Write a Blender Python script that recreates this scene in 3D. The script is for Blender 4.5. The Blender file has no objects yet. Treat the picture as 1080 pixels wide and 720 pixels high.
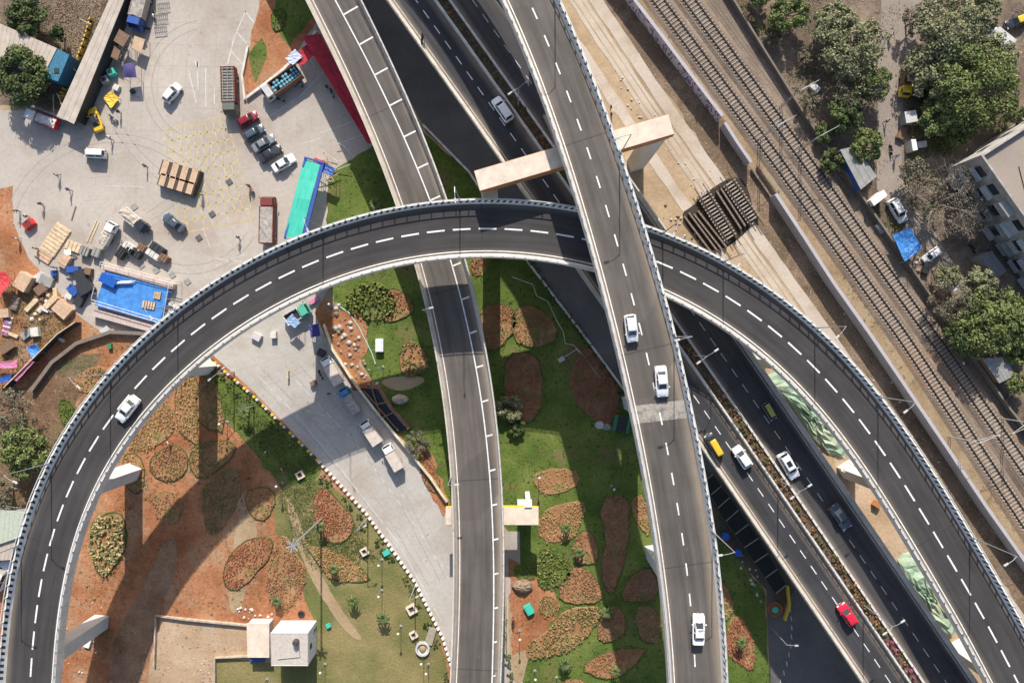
import bpy, math, random
import numpy as np
from mathutils import Vector, Matrix
D = bpy.data
SC = D.scenes[0] if not bpy.context.scene else bpy.context.scene
C = SC.collection
PI = math.pi
rad = math.radians
# ------------------------------------------------------------------ camera, sky, sun, exposure
H = 120.0          # drone altitude above the ground, metres
FPX = 720.0        # focal length in photo pixels (24 mm on a 36 mm sensor)
cam_d = D.cameras.new('camera'); cam = D.objects.new('camera', cam_d); C.objects.link(cam)
cam.location = (0, 0, H); cam.rotation_euler = (0, 0, 0)
cam_d.sensor_width = 36; cam_d.lens = 24; cam_d.sensor_fit = 'HORIZONTAL'
cam_d.clip_start = 1; cam_d.clip_end = 3000
SC.camera = cam
EL = rad(33.6)
w = D.worlds.new('World'); SC.world = w; w.use_nodes = True
nt = w.node_tree
sky = nt.nodes.new('ShaderNodeTexSky'); sky.sky_type = 'NISHITA'; sky.sun_disc = False
sky.sun_elevation = EL; sky.sun_rotation = 0; sky.air_density = 1.0; sky.dust_density = 2.0; sky.ozone_density = 1.0
bg = nt.nodes['Background']; bg.inputs[1].default_value = 0.112
nt.links.new(sky.outputs[0], bg.inputs[0])
sl = D.lights.new('sun', 'SUN'); sl.energy = 4.5; sl.angle = rad(0.5); sl.color = (1.0, 0.93, 0.83)
so = D.objects.new('sun', sl); C.objects.link(so); so.rotation_euler = (-(PI/2-EL), 0, 0); so.location = (0, 90, 90)
SC.view_settings.view_transform = 'Standard'; SC.view_settings.look = 'None'
SC.view_settings.exposure = 0.54; SC.view_settings.gamma = 1.0; SC.view_settings.use_curve_mapping = False

rng = random.Random(7)
NR = np.random.RandomState(11)

def W(px, py, z=0.0):
    """photo pixel at real height z -> metric position"""
    s = (H - z) / FPX
    return Vector(((px - 540) * s, (360 - py) * s, z))
def W2(px, py, z=0.0):
    p = W(px, py, z); return (p.x, p.y)

# ------------------------------------------------------------------ materials
MC = {}
def _new(name):
    m = D.materials.new(name); m.use_nodes = True
    return m, m.node_tree, m.node_tree.nodes['Principled BSDF']
def _noise(t, vec, scale, detail=5, rough=.6):
    n = t.nodes.new('ShaderNodeTexNoise'); n.inputs['Scale'].default_value = scale
    n.inputs['Detail'].default_value = detail; n.inputs['Roughness'].default_value = rough
    t.links.new(vec, n.inputs['Vector']); return n.outputs['Fac']
def _ramp(t, fac, stops):
    r = t.nodes.new('ShaderNodeValToRGB'); e = r.color_ramp.elements
    e[0].position = stops[0][0]; e[0].color = (*stops[0][1], 1)
    e[1].position = stops[-1][0]; e[1].color = (*stops[-1][1], 1)
    for p, c in stops[1:-1]:
        q = e.new(p); q.color = (*c, 1)
    t.links.new(fac, r.inputs[0]); return r.outputs[0]
def _mix(t, fac, a, b, mode='MIX'):
    m = t.nodes.new('ShaderNodeMix'); m.data_type = 'RGBA'; m.blend_type = mode
    if isinstance(fac, (int, float)): m.inputs[0].default_value = fac
    else: t.links.new(fac, m.inputs[0])
    for s, i in ((a, 6), (b, 7)):
        if isinstance(s, tuple): m.inputs[i].default_value = (*s, 1)
        else: t.links.new(s, m.inputs[i])
    return m.outputs[2]
def _math(t, op, a, b=None, c=None, clamp=False):
    m = t.nodes.new('ShaderNodeMath'); m.operation = op; m.use_clamp = clamp
    for i, s in enumerate((a, b, c)):
        if s is None: continue
        if isinstance(s, (int, float)): m.inputs[i].default_value = s
        else: t.links.new(s, m.inputs[i])
    return m.outputs[0]
def _bump(t, b, h, strength, dist=.1):
    n = t.nodes.new('ShaderNodeBump'); n.inputs['Strength'].default_value = strength; n.inputs['Distance'].default_value = dist
    t.links.new(h, n.inputs['Height']); t.links.new(n.outputs[0], b.inputs['Normal'])

def flat(name, col, rough=.6, metal=0.0, var=.12, scale=3.0, spec=.5):
    """painted / plain surface with slight wear"""
    k = ('flat', name)
    if k in MC: return MC[k]
    m, t, b = _new(name); tc = t.nodes.new('ShaderNodeTexCoord')
    n = _noise(t, tc.outputs['Object'], scale, 4)
    lo = tuple(max(0, c*(1-var*1.6)) for c in col); hi = tuple(min(1, c*(1+var)) for c in col)
    t.links.new(_ramp(t, n, [(.3, lo), (.7, hi)]), b.inputs['Base Color'])
    b.inputs['Roughness'].default_value = rough; b.inputs['Metallic'].default_value = metal
    b.inputs['Specular IOR Level'].default_value = spec
    MC[k] = m; return m

def ground(name, stops, scale=.12, fine=2.5, famp=.25, patch=None, pscale=.05, pth=(.5, .6), rough=.95, bump=.4, speck=None, sth=(.66, .72), sscale=4.0):
    """layered earth: big noise ramp, fine grain, optional patches and specks"""
    k = ('g', name)
    if k in MC: return MC[k]
    m, t, b = _new(name); tc = t.nodes.new('ShaderNodeTexCoord'); v = tc.outputs['Object']
    n1 = _noise(t, v, scale, 9, .65)
    col = _ramp(t, n1, stops)
    if patch:
        n2 = _noise(t, v, pscale, 7, .6)
        f = _ramp(t, n2, [(pth[0], (0, 0, 0)), (pth[1], (1, 1, 1))])
        col = _mix(t, f, col, patch)
    if speck:
        n4 = _noise(t, v, sscale, 2, .5)
        f = _ramp(t, n4, [(sth[0], (0, 0, 0)), (sth[1], (1, 1, 1))])
        col = _mix(t, f, col, speck)
    n3 = _noise(t, v, fine, 6, .75)
    g = _ramp(t, n3, [(.25, (1-famp,)*3), (.75, (1+famp*.6,)*3)])
    col = _mix(t, 1.0, col, g, 'MULTIPLY')
    t.links.new(col, b.inputs['Base Color'])
    b.inputs['Roughness'].default_value = rough; b.inputs['Specular IOR Level'].default_value = .2
    if bump: _bump(t, b, n3, bump, .15)
    MC[k] = m; return m

def leafy(name, cols, rough=.7):
    k = ('l', name)
    if k in MC: return MC[k]
    m, t, b = _new(name); g = t.nodes.new('ShaderNodeNewGeometry'); tc = t.nodes.new('ShaderNodeTexCoord')
    n = len(cols)
    n1 = _noise(t, tc.outputs['Object'], .9, 3)
    a = _math(t, 'MULTIPLY', g.outputs['Random Per Island'], .6)
    f = _math(t, 'MULTIPLY_ADD', n1, .8, a); f = _math(t, 'SUBTRACT', f, .2, clamp=True)
    t.links.new(_ramp(t, f, [(i/(n-1), c) for i, c in enumerate(cols)]), b.inputs['Base Color'])
    b.inputs['Roughness'].default_value = rough; b.inputs['Specular IOR Level'].default_value = .25
    MC[k] = m; return m

def roadmat(name, base, dust, width, dustw=1.1, damp=.75, vary=.25, tracks=()):
    """asphalt on a ribbon with UV in metres (u along, v across): dusty margins, tyre-polished lines, patches"""
    m, t, b = _new(name); uv = t.nodes.new('ShaderNodeUVMap'); uv.uv_map = 'UVMap'
    sp = t.nodes.new('ShaderNodeSeparateXYZ'); t.links.new(uv.outputs[0], sp.inputs[0])
    u, v = sp.outputs[0], sp.outputs[1]
    cb = t.nodes.new('ShaderNodeCombineXYZ'); t.links.new(_math(t, 'MULTIPLY', u, .07), cb.inputs[0]); t.links.new(_math(t, 'MULTIPLY', v, 1.0), cb.inputs[1])
    streak = _noise(t, cb.outputs[0], 1.3, 5, .6)
    big = _noise(t, uv.outputs[0], .12, 6, .6); fine = _noise(t, uv.outputs[0], 5.0, 4, .7)
    f = _math(t, 'ADD', _math(t, 'MULTIPLY', streak, .55), _math(t, 'MULTIPLY', big, .45))
    lo = tuple(c*(1-vary*1.3) for c in base); hi = tuple(c*(1+vary*1.3) for c in base)
    col = _ramp(t, f, [(.35, lo), (.65, hi)])
    e = _math(t, 'MINIMUM', v, _math(t, 'SUBTRACT', width, v))
    ef = _math(t, 'DIVIDE', _math(t, 'SUBTRACT', dustw, e), dustw, clamp=True)
    ef = _math(t, 'MULTIPLY', _math(t, 'POWER', ef, 1.3), _math(t, 'MULTIPLY_ADD', big, 1.4, .15), clamp=True)
    ef = _math(t, 'MULTIPLY', ef, damp, clamp=True)
    col = _mix(t, ef, col, dust)
    # pale scuffs
    sc = _noise(t, uv.outputs[0], .35, 8, .75)
    sf = _ramp(t, sc, [(.64, (0, 0, 0)), (.8, (.45,)*3)])
    col = _mix(t, sf, col, dust)
    g = _ramp(t, fine, [(.3, (.86,)*3), (.7, (1.1,)*3)])
    col = _mix(t, 1.0, col, g, 'MULTIPLY')
    dk = _noise(t, cb.outputs[0], 3.1, 6, .7); df = _ramp(t, dk, [(.6, (0, 0, 0)), (.74, (.55,)*3)])
    col = _mix(t, df, col, tuple(c*.45 for c in base))
    pn = _noise(t, uv.outputs[0], .055, 2, .4); pf = _ramp(t, pn, [(.60, (0, 0, 0)), (.612, (.4,)*3)])
    col = _mix(t, pf, col, tuple(c*.7 for c in base))
    # transverse joints
    j = _math(t, 'LESS_THAN', _math(t, 'FRACT', _math(t, 'DIVIDE', u, 30.5)), .006)
    col = _mix(t, _math(t, 'MULTIPLY', j, .5), col, (.03, .03, .03))
    t.links.new(col, b.inputs['Base Color']); b.inputs['Roughness'].default_value = .85
    b.inputs['Specular IOR Level'].default_value = .3
    _bump(t, b, fine, .15, .02)
    return m

def stripemat(name, a, bcol, period, slant=.6, duty=.5, dirt=(.45, .42, .38)):
    m, t, b = _new(name); uv = t.nodes.new('ShaderNodeUVMap'); uv.uv_map = 'UVMap'
    sp = t.nodes.new('ShaderNodeSeparateXYZ'); t.links.new(uv.outputs[0], sp.inputs[0])
    s = _math(t, 'MULTIPLY_ADD', sp.outputs[1], slant, sp.outputs[0])
    f = _math(t, 'GREATER_THAN', _math(t, 'FRACT', _math(t, 'DIVIDE', s, period)), duty)
    col = _mix(t, f, a, bcol)
    n = _noise(t, uv.outputs[0], 1.2, 7, .7)
    d = _ramp(t, n, [(.5, (0, 0, 0)), (.75, (.6,)*3)])
    col = _mix(t, d, col, dirt)
    t.links.new(col, b.inputs['Base Color']); b.inputs['Roughness'].default_value = .75
    return m

def concmat(name, c, dirt, scale=.8, th=(.45, .7), amt=.7):
    m, t, b = _new(name); tc = t.nodes.new('ShaderNodeTexCoord'); v = tc.outputs['Object']
    n = _noise(t, v, scale, 8, .7); n2 = _noise(t, v, 6, 4, .7)
    f = _ramp(t, n, [(th[0], (0, 0, 0)), (th[1], (amt,)*3)])
    col = _mix(t, f, c, dirt)
    g = _ramp(t, n2, [(.3, (.85,)*3), (.7, (1.08,)*3)])
    col = _mix(t, 1.0, col, g, 'MULTIPLY')
    t.links.new(col, b.inputs['Base Color']); b.inputs['Roughness'].default_value = .85
    _bump(t, b, n2, .2, .03)
    return m

# ------------------------------------------------------------------ mesh builder
class MB:
    def __init__(s): s.v = []; s.f = []; s.m = []; s.uv = []
    def face(s, pts, m=0, uv=None):
        i = len(s.v); s.v += [tuple(p) for p in pts]; s.f.append(tuple(range(i, i+len(pts)))); s.m.append(m); s.uv.append(uv)
    def grid(s, rings, m=0, close=True, cap=True, uvs=None):
        """loft: list of rings (same count)"""
        n = len(rings[0]); b = len(s.v)
        for r in rings: s.v += [tuple(p) for p in r]
        for i in range(len(rings)-1):
            for j in range(n if close else n-1):
                k = (j+1) % n
                s.f.append((b+i*n+j, b+i*n+k, b+(i+1)*n+k, b+(i+1)*n+j)); s.m.append(m)
                if uvs:
                    U, V = uvs
                    s.uv.append([(U[i], V[j]), (U[i], V[j+1]), (U[i+1], V[j+1]), (U[i+1], V[j])])
                else: s.uv.append(None)
        if close and cap:
            s.f.append(tuple(b+j for j in reversed(range(n)))); s.m.append(m); s.uv.append(None)
            e = b+(len(rings)-1)*n
            s.f.append(tuple(e+j for j in range(n))); s.m.append(m); s.uv.append(None)
    def box(s, c, d, rz=0.0, m=0, top=None, ry=0.0, rx=0.0):
        """c centre of the base, d size; top = scale of upper face"""
        x, y, z = d[0]/2, d[1]/2, d[2]; tx = ty = 1.0
        if top: tx, ty = top
        R = Matrix.Rotation(rz, 3, 'Z') @ Matrix.Rotation(ry, 3, 'Y') @ Matrix.Rotation(rx, 3, 'X')
        c = Vector(c)
        lo = [c+R@Vector(p) for p in ((-x, -y, 0), (x, -y, 0), (x, y, 0), (-x, y, 0))]
        hi = [c+R@Vector(p) for p in ((-x*tx, -y*ty, z), (x*tx, -y*ty, z), (x*tx, y*ty, z), (-x*tx, y*ty, z))]
        s.grid([lo, hi], m)
    def prism(s, poly, z0, z1, m=0):
        a = sum(poly[i-1][0]*poly[i][1]-poly[i][0]*poly[i-1][1] for i in range(len(poly)))
        if a < 0: poly = poly[::-1]
        s.grid([[(p[0], p[1], z0) for p in poly], [(p[0], p[1], z1) for p in poly]], m)
    def tube(s, p0, p1, r0, r1=None, n=6, m=0):
        p0 = Vector(p0); p1 = Vector(p1); r1 = r0 if r1 is None else r1
        d = (p1-p0).normalized(); a = Vector((0, 0, 1)) if abs(d.z) < .9 else Vector((1, 0, 0))
        u = d.cross(a).normalized(); v = d.cross(u)
        R = []
        for p, r in ((p0, r0), (p1, r1)):
            R.append([p+(u*math.cos(2*PI*k/n)+v*math.sin(2*PI*k/n))*r for k in range(n)][::-1])
        s.grid(R, m)
    def lathe(s, c, prof, n=12, m=0):
        c = Vector(c)
        s.grid([[c+Vector((r*math.cos(2*PI*k/n), r*math.sin(2*PI*k/n), z)) for k in range(n)] for r, z in prof], m)
    def build(s, name, mats, parent=None, org=None, smooth=False, loc=None, auto=None):
        if not s.f: return None
        if not isinstance(mats, (list, tuple)): mats = [mats]
        me = D.meshes.new(name)
        vs = s.v
        if org is not None:
            vs = [(a-org[0], b-org[1], c-org[2]) for a, b, c in vs]
        me.from_pydata(vs, [], s.f)
        for mt in mats: me.materials.append(mt)
        me.polygons.foreach_set('material_index', s.m)
        if any(u is not None for u in s.uv):
            l = me.uv_layers.new(name='UVMap'); arr = []
            for f, u in zip(s.f, s.uv):
                arr += [c for q in (u if u else [(0, 0)]*len(f)) for c in q]
            l.data.foreach_set('uv', arr)
        if smooth: me.polygons.foreach_set('use_smooth', [True]*len(s.f))
        if smooth and auto: me.set_sharp_from_angle(angle=rad(auto))
        me.update()
        o = D.objects.new(name, me); C.objects.link(o)
        if parent: o.parent = parent
        if loc is not None: o.location = loc
        return o

def tag(o, label=None, cat=None, group=None, kind=None):
    if label: o['label'] = label
    if cat: o['category'] = cat
    if group: o['group'] = group
    if kind: o['kind'] = kind
    return o
def thing(name, label, cat, loc, rz=0.0, group=None):
    o = D.objects.new(name, None); C.objects.link(o); o.location = loc; o.rotation_euler = (0, 0, rz)
    o.empty_display_size = .5
    return tag(o, label, cat, group)
def children(o): return [c for c in D.objects if c.parent == o]
KIDS = {}
def kids(o):
    if o.name not in KIDS: KIDS[o.name] = [(c, kids(c)) for c in children(o)]
    return KIDS[o.name]
def _cp(o, ks, parent):
    c = o.copy(); C.objects.link(c); c.parent = parent
    for k, kk in ks: _cp(k, kk, c)
    return c
def dup(o, loc, rz=0.0, label=None, sc=None):
    c = _cp(o, kids(o), None); c.location = loc; c.rotation_euler = (0, 0, rz)
    if label: c['label'] = label
    if sc is not None: c.scale = (sc, sc, sc) if isinstance(sc, (int, float)) else sc
    return c
ORD = ['first', 'second', 'third', 'fourth', 'fifth', 'sixth', 'seventh', 'eighth', 'ninth', 'tenth', 'eleventh', 'twelfth', 'thirteenth',
       'fourteenth', 'fifteenth', 'sixteenth', 'seventeenth', 'eighteenth', 'nineteenth', 'twentieth', 'twenty-first', 'twenty-second', 'twenty-third', 'twenty-fourth', 'twenty-fifth', 'twenty-sixth', 'twenty-seventh', 'twenty-eighth']
def heading(dx, dy): return math.atan2(-dy, dx)

# ------------------------------------------------------------------ base palette
WHITE = flat('white_paint', (.80, .80, .78), .6)
OFFW = flat('weathered_white', (.62, .60, .56), .75, var=.2, scale=1.2)
CREAM = flat('cream_concrete', (.66, .56, .46), .85, var=.12, scale=.7)
STEEL = flat('galvanised_steel', (.45, .47, .48), .45, .6)
DARK = flat('dark_metal', (.035, .037, .04), .5)
BLACK = flat('black_rubber', (.02, .02, .02), .85)
GLASS = flat('car_glass', (.02, .03, .035), .12, 0, .05, spec=.6)
YELLOW = flat('yellow_paint', (.75, .5, .05), .6)
ORANGE = flat('orange_brown_paint', (.42, .17, .06), .7)
RED = flat('red_paint', (.55, .03, .03), .5)
DRED = flat('maroon_paint', (.18, .03, .025), .6)
BLUE = flat('blue_paint', (.03, .09, .35), .5)
SKYB = flat('blue_tarpaulin', (.06, .24, .62), .55, var=.2, scale=1.1)
TEAL = flat('teal_sheet', (.05, .5, .38), .6, var=.08, scale=.5)
GREEN = flat('green_paint', (.04, .22, .1), .6)
WOOD = flat('bare_plywood', (.52, .36, .24), .8, var=.15, scale=1.5)
WOOD2 = flat('pale_timber', (.6, .46, .3), .8, var=.2, scale=2)
BROWN = flat('brown_board', (.2, .12, .075), .85, var=.2)
GREY = flat('grey_sheet', (.28, .28, .27), .8, var=.15, scale=1.0)
LGREY = flat('pale_grey', (.5, .5, .5), .75, var=.1, scale=1.0)
ROOFB = flat('beige_roof_sheet', (.46, .40, .34), .85, var=.12, scale=.6)
PURPLE = flat('purple_cloth', (.06, .045, .16), .8)
PINK = flat('pink_cloth', (.6, .2, .35), .8)
BARK = flat('bark', (.12, .085, .06), .9, var=.3, scale=4)
MARK = flat('road_marking_white', (.74, .74, .72), .7, var=.15, scale=1.5)
FADED = flat('faded_marking_white', (.52, .52, .50), .8, var=.2, scale=1.0)
FYEL = flat('faded_marking_yellow', (.52, .41, .19), .8, var=.2, scale=1.0)
REDCLOTH = flat('red_cloth', (.44, .025, .045), .85, var=.2, scale=.8)
HEADL = flat('headlight_glass', (.7, .72, .74), .15)
TAILL = flat('taillight_red', (.4, .01, .01), .25)
RIMM = flat('wheel_rim', (.4, .4, .41), .35, .7)
LEAF_D = leafy('leaves_deep_green', [(.022, .04, .012), (.055, .085, .025), (.11, .14, .045), (.2, .215, .1)])
LEAF_M = leafy('leaves_mid_green', [(.035, .055, .016), (.09, .125, .034), (.165, .195, .065), (.28, .285, .14)])
LEAF_O = leafy('leaves_olive', [(.055, .068, .03), (.14, .155, .075), (.25, .25, .14), (.38, .365, .23)])
LEAF_G = leafy('leaves_dusty_grey', [(.06, .06, .04), (.12, .115, .075), (.2, .18, .12), (.28, .25, .18)])
TWIG = leafy('twigs_bare', [(.08, .065, .05), (.15, .125, .1), (.22, .19, .15), (.3, .26, .2)])
# ------------------------------------------------------------------ ground and surfaces
Z1 = 0.015
_lay = [0]
def sheet(name, poly, mat, z=None, kind='structure', label=None, cat=None, group=None, px=True, zr=0.0):
    """flat sheet on the ground; poly in photo pixels at ground height"""
    _lay[0] += 1
    if z is None: z = .01 + .0016*_lay[0]
    b = MB(); pts = [W2(*p) if px else p for p in poly]
    a = sum(pts[i-1][0]*pts[i][1]-pts[i][0]*pts[i-1][1] for i in range(len(pts)))
    if a < 0: pts = pts[::-1]
    b.face([(x, y, z+zr) for x, y in pts])
    o = b.build(name, mat)
    return tag(o, label, cat, group, kind)
def smooth(poly, n=2):
    for _ in range(n):
        q = []
        for i in range(len(poly)):
            a, b = poly[i], poly[(i+1) % len(poly)]
            q += [(a[0]*.75+b[0]*.25, a[1]*.75+b[1]*.25), (a[0]*.25+b[0]*.75, a[1]*.25+b[1]*.75)]
        poly = q
    return poly
def wob(poly, amp=2.0, step=9, seed=1):
    """subdivide a pixel polygon and wobble its outline"""
    r = random.Random(seed); out = []
    for i in range(len(poly)):
        a, b = poly[i], poly[(i+1) % len(poly)]
        n = max(1, int(math.hypot(b[0]-a[0], b[1]-a[1])/step))
        for k in range(n):
            t = k/n; out.append((a[0]+(b[0]-a[0])*t+r.uniform(-amp, amp)*(k > 0), a[1]+(b[1]-a[1])*t+r.uniform(-amp, amp)*(k > 0)))
    return out

G_TAN = ground('dry_tan_soil', [(.3, (.30, .215, .135)), (.5, (.42, .31, .20)), (.7, (.50, .385, .26))], .09, 1.6, .3, patch=(.26, .18, .12), pth=(.52, .68), speck=(.6, .55, .48), sth=(.72, .76), sscale=3)
G_ORANGE = ground('orange_earth', [(.3, (.225, .088, .04)), (.45, (.35, .145, .068)), (.58, (.44, .205, .105)), (.7, (.51, .30, .175))], .1, 1.9, .42, patch=(.40, .27, .17), pscale=.11, pth=(.5, .66), speck=(.16, .10, .05), sth=(.62, .72), sscale=1.3, bump=.8)
G_LAWN = ground('lawn_green', [(.3, (.06, .10, .018)), (.45, (.10, .15, .03)), (.6, (.15, .195, .045)), (.7, (.21, .23, .07))], .16, 3.0, .45, patch=(.20, .155, .075), pscale=.13, pth=(.55, .7), speck=(.04, .065, .015), sth=(.6, .7), sscale=1.6, bump=1.0)
G_LAWNY = ground('lawn_yellowish', [(.3, (.16, .15, .055)), (.5, (.25, .21, .09)), (.7, (.34, .27, .13))], .08, 2.5, .3, patch=(.14, .15, .05), pscale=.07, pth=(.45, .62), speck=(.17, .15, .06), sth=(.64, .74), sscale=1.5, bump=1.0)
G_CONC = ground('concrete_paving', [(.3, (.36, .315, .275)), (.5, (.43, .385, .34)), (.7, (.49, .44, .39))], .07, 1.4, .16, patch=(.34, .27, .215), pscale=.09, pth=(.5, .72), rough=.9, bump=.1, speck=(.30, .27, .24), sth=(.68, .78), sscale=.8)
G_ROADC = ground('concrete_road', [(.3, (.36, .335, .305)), (.5, (.44, .415, .38)), (.7, (.50, .475, .44))], .08, 1.5, .16, patch=(.37, .31, .255), pscale=.1, pth=(.5, .7), speck=(.28, .255, .23), sth=(.68, .78), sscale=.9, rough=.9, bump=.1)
G_SLIP = ground('old_asphalt', [(.3, (.10, .098, .1)), (.5, (.135, .132, .132)), (.7, (.175, .168, .16))], .1, 2.5, .2, patch=(.16, .14, .12), pth=(.6, .75), bump=.15)
G_BALL = ground('ballast', [(.3, (.17, .133, .104)), (.5, (.245, .193, .15)), (.7, (.33, .262, .205))], .12, 3.5, .45, patch=(.30, .195, .13), pscale=.07, pth=(.5, .65), bump=1.0)
G_DARK = ground('damp_dark_soil', [(.3, (.085, .062, .045)), (.5, (.13, .095, .068)), (.7, (.18, .135, .1))], .12, 2.0, .3)
G_GREYB = ground('grey_brown_yard', [(.3, (.095, .072, .053)), (.42, (.165, .124, .093)), (.55, (.245, .186, .14)), (.7, (.35, .272, .21))], .12, 1.8, .42, patch=(.10, .085, .065), pscale=.1, pth=(.52, .68), speck=(.4, .36, .32), sth=(.72, .76), sscale=1.7, bump=.9)
G_SAND = ground('smooth_sand', [(.3, (.34, .23, .145)), (.5, (.45, .32, .21)), (.7, (.54, .41, .29))], .14, 2.0, .25, patch=(.38, .35, .32), pscale=.1, pth=(.55, .68), speck=(.3, .2, .13), sth=(.64, .72), sscale=1.2, bump=.6)
G_PATH = ground('worn_path', [(.3, (.30, .21, .12)), (.5, (.38, .28, .17)), (.7, (.44, .34, .22))], .1, 2.0, .2)
G_TRACKC = ground('pale_concrete_track', [(.3, (.42, .355, .29)), (.5, (.50, .43, .36)), (.7, (.56, .49, .42))], .08, 2.0, .15, patch=(.38, .3, .22), pscale=.12, pth=(.5, .68), bump=.2)
G_WEED = ground('dry_verge_grass', [(.3, (.22, .15, .085)), (.5, (.32, .235, .145)), (.7, (.39, .31, .21))], .2, 3.0, .45, patch=(.17, .15, .075), pscale=.2, pth=(.6, .7))
G_RUBBLE = ground('stony_rubble', [(.3, (.18, .14, .11)), (.5, (.27, .21, .17)), (.7, (.37, .3, .25))], .5, 4.0, .5, bump=1.2)

b = MB(); b.face([(-900, -900, 0), (900, -900, 0), (900, 900, 0), (-900, 900, 0)])
tag(b.build('ground', G_TAN), kind='structure')

sheet('orange_ground', wob([(-160, 330), (-20, 205), (14, 196), (14, 235), (30, 272), (52, 296), (80, 330), (110, 352), (190, 352), (320, 310), (350, 320), (380, 400), (480, 520), (560, 760), (560, 860), (-200, 860)], 3, 10, 3), G_ORANGE)
sheet('plaza', wob([(-200, 112), (60, 118), (82, 128), (140, 0), (175, -90), (470, -90), (430, 160), (350, 300), (300, 380), (240, 372), (190, 352), (110, 352), (80, 330), (52, 296), (30, 272), (14, 235), (14, 196), (-20, 205), (-200, 220)], 1.2, 10, 4), G_CONC)
sheet('dirt_yard', wob([(-200, -120), (150, -120), (128, 0), (78, 118), (40, 112), (-200, 108)], 1, 10, 5), G_GREYB)
sheet('brown_ground', wob([(-60, 395), (20, 410), (50, 392), (84, 372), (110, 372), (90, 410), (60, 470), (30, 540), (-60, 560)], 3, 8, 55), ground('dull_brown_earth', [(.3, (.13, .075, .045)), (.5, (.22, .135, .085)), (.7, (.34, .225, .15))], .15, 2, .45, patch=(.13, .12, .06), pscale=.15, pth=(.52, .66), speck=(.4, .34, .27), sth=(.7, .74), sscale=2, bump=.8))
# brown garden island at the top
sheet('grass', wob([(284, -60), (330, -60), (334, 22), (300, 74), (260, 104), (255, 84), (264, 48)], 1.5, 8, 6), G_ORANGE, kind='structure')
bpy.data.objects['grass'].name = 'island_soil'
def grass(poly, mat, label, seed=1, amp=2.0):
    o = sheet('grass', wob(poly, amp, 8, seed), mat, kind='stuff'); o['label'] = label; o['category'] = 'grass'; return o
grass([(288, -60), (326, -60), (330, 18), (306, 50), (290, 30)], G_LAWN, 'green turf on the small island beside the curved parking area', 7)
grass([(262, 58), (276, 40), (282, 60), (270, 88)], G_LAWN, 'strip of turf on the lower left of the planted island', 8)
# lawns
grass([(345, 190), (352, 180), (400, 150), (446, 140), (495, 180), (557, 275), (622, 360), (655, 405), (720, 490), (760, 560), (806, 622), (812, 720), (815, 860), (530, 860), (536, 560), (490, 520), (475, 545), (430, 470), (378, 400), (352, 318), (345, 262)], G_LAWN, 'large green lawn under the flyovers', 9, 1.5)
grass([(226, 392), (262, 412), (340, 492), (330, 515), (300, 520), (262, 470), (228, 432)], G_LAWN, 'green lawn left of the grey side road', 10)
grass([(288, 520), (340, 505), (385, 540), (435, 610), (465, 670), (474, 720), (474, 860), (228, 860), (228, 690), (332, 690), (330, 650), (310, 600), (290, 560)], G_LAWNY, 'yellowish dry lawn with the white hut', 11)
# concrete service road through the loop
ROADP = [(222, 330), (222, 372), (270, 415), (337, 485), (387, 540), (437, 610), (467, 670), (480, 720), (500, 860), (560, 860), (534, 690), (520, 600), (470, 530), (430, 470), (378, 405), (347, 362), (322, 310), (330, 260)]
sheet('concrete_road', ROADP, G_ROADC)
sheet('side_pavement', [(533, 560), (548, 560), (552, 760), (536, 760)], G_CONC)
# slip road on the ground between ramp and highway
SLIP = [(300, -160), (378, 0), (450, 140), (495, 180), (557, 275), (622, 360), (655, 405), (720, 490), (780, 570), (808, 620), (812, 720), (815, 860), (1100, 860), (860, 560), (560, 130), (430, -120)]
sheet('slip_road', SLIP, G_SLIP)
sheet('verge', [(735, 482), (800, 566), (838, 622), (825, 640), (760, 570), (722, 500)], G_DARK)
# rail corridor
RC = [(560, -160), (672, 0), (760, 120), (818, 205), (880, 300), (950, 400), (1060, 560), (1160, 700)]
def band(name, line, d0, d1, mat, amp=1.0, seed=1, z=None, kind='structure'):
    """strip along a pixel polyline, d = horizontal pixel offset"""
    L = [(x+d0, y) for x, y in line]; R = [(x+d1, y) for x, y in line]
    return sheet(name, wob(L+R[::-1], amp, 12, seed), mat, z, kind)
band('rail_bed', RC, 4, 190, G_BALL, 1, 21)
band('verge', RC, 0, 24, G_WEED, 2, 22)
band('rail_bed', RC, 96, 150, G_DARK, 2, 23)
band('stone_drain', RC, 116, 120, G_RUBBLE, .4, 23)
TL = [(600, -60), (610, 0), (700, 130), (765, 225), (900, 420), (1010, 580), (1110, 725)]
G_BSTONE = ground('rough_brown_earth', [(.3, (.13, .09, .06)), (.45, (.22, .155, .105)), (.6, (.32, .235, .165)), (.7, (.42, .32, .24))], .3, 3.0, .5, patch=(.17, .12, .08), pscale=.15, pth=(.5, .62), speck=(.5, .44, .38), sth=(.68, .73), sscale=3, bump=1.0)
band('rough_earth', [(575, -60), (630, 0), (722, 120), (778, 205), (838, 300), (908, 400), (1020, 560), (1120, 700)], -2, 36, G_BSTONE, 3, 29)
band('dirt_track', [(560, -60), (602, 0), (672, 105), (755, 225), (860, 372), (975, 545), (1100, 728)], -3, 16, G_TRACKC, .6, 24)
band('dirt_track', [(585, 0), (640, 82), (705, 178), (760, 258), (800, 318), (900, 466), (1000, 620), (1080, 740)], -16, -2, G_TRACKC, .8, 25)
band('dirt_track', [(602, 0), (672, 105), (755, 225), (860, 372), (975, 545), (1100, 728)], 19, 34, G_TRACKC, .6, 26)
for dd in (2, 10):
    band('wheel_rut', [(602, 0), (672, 105), (755, 225), (860, 372), (975, 545), (1100, 728)], dd, dd+1.6, G_TAN, .3, 27+dd)
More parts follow.
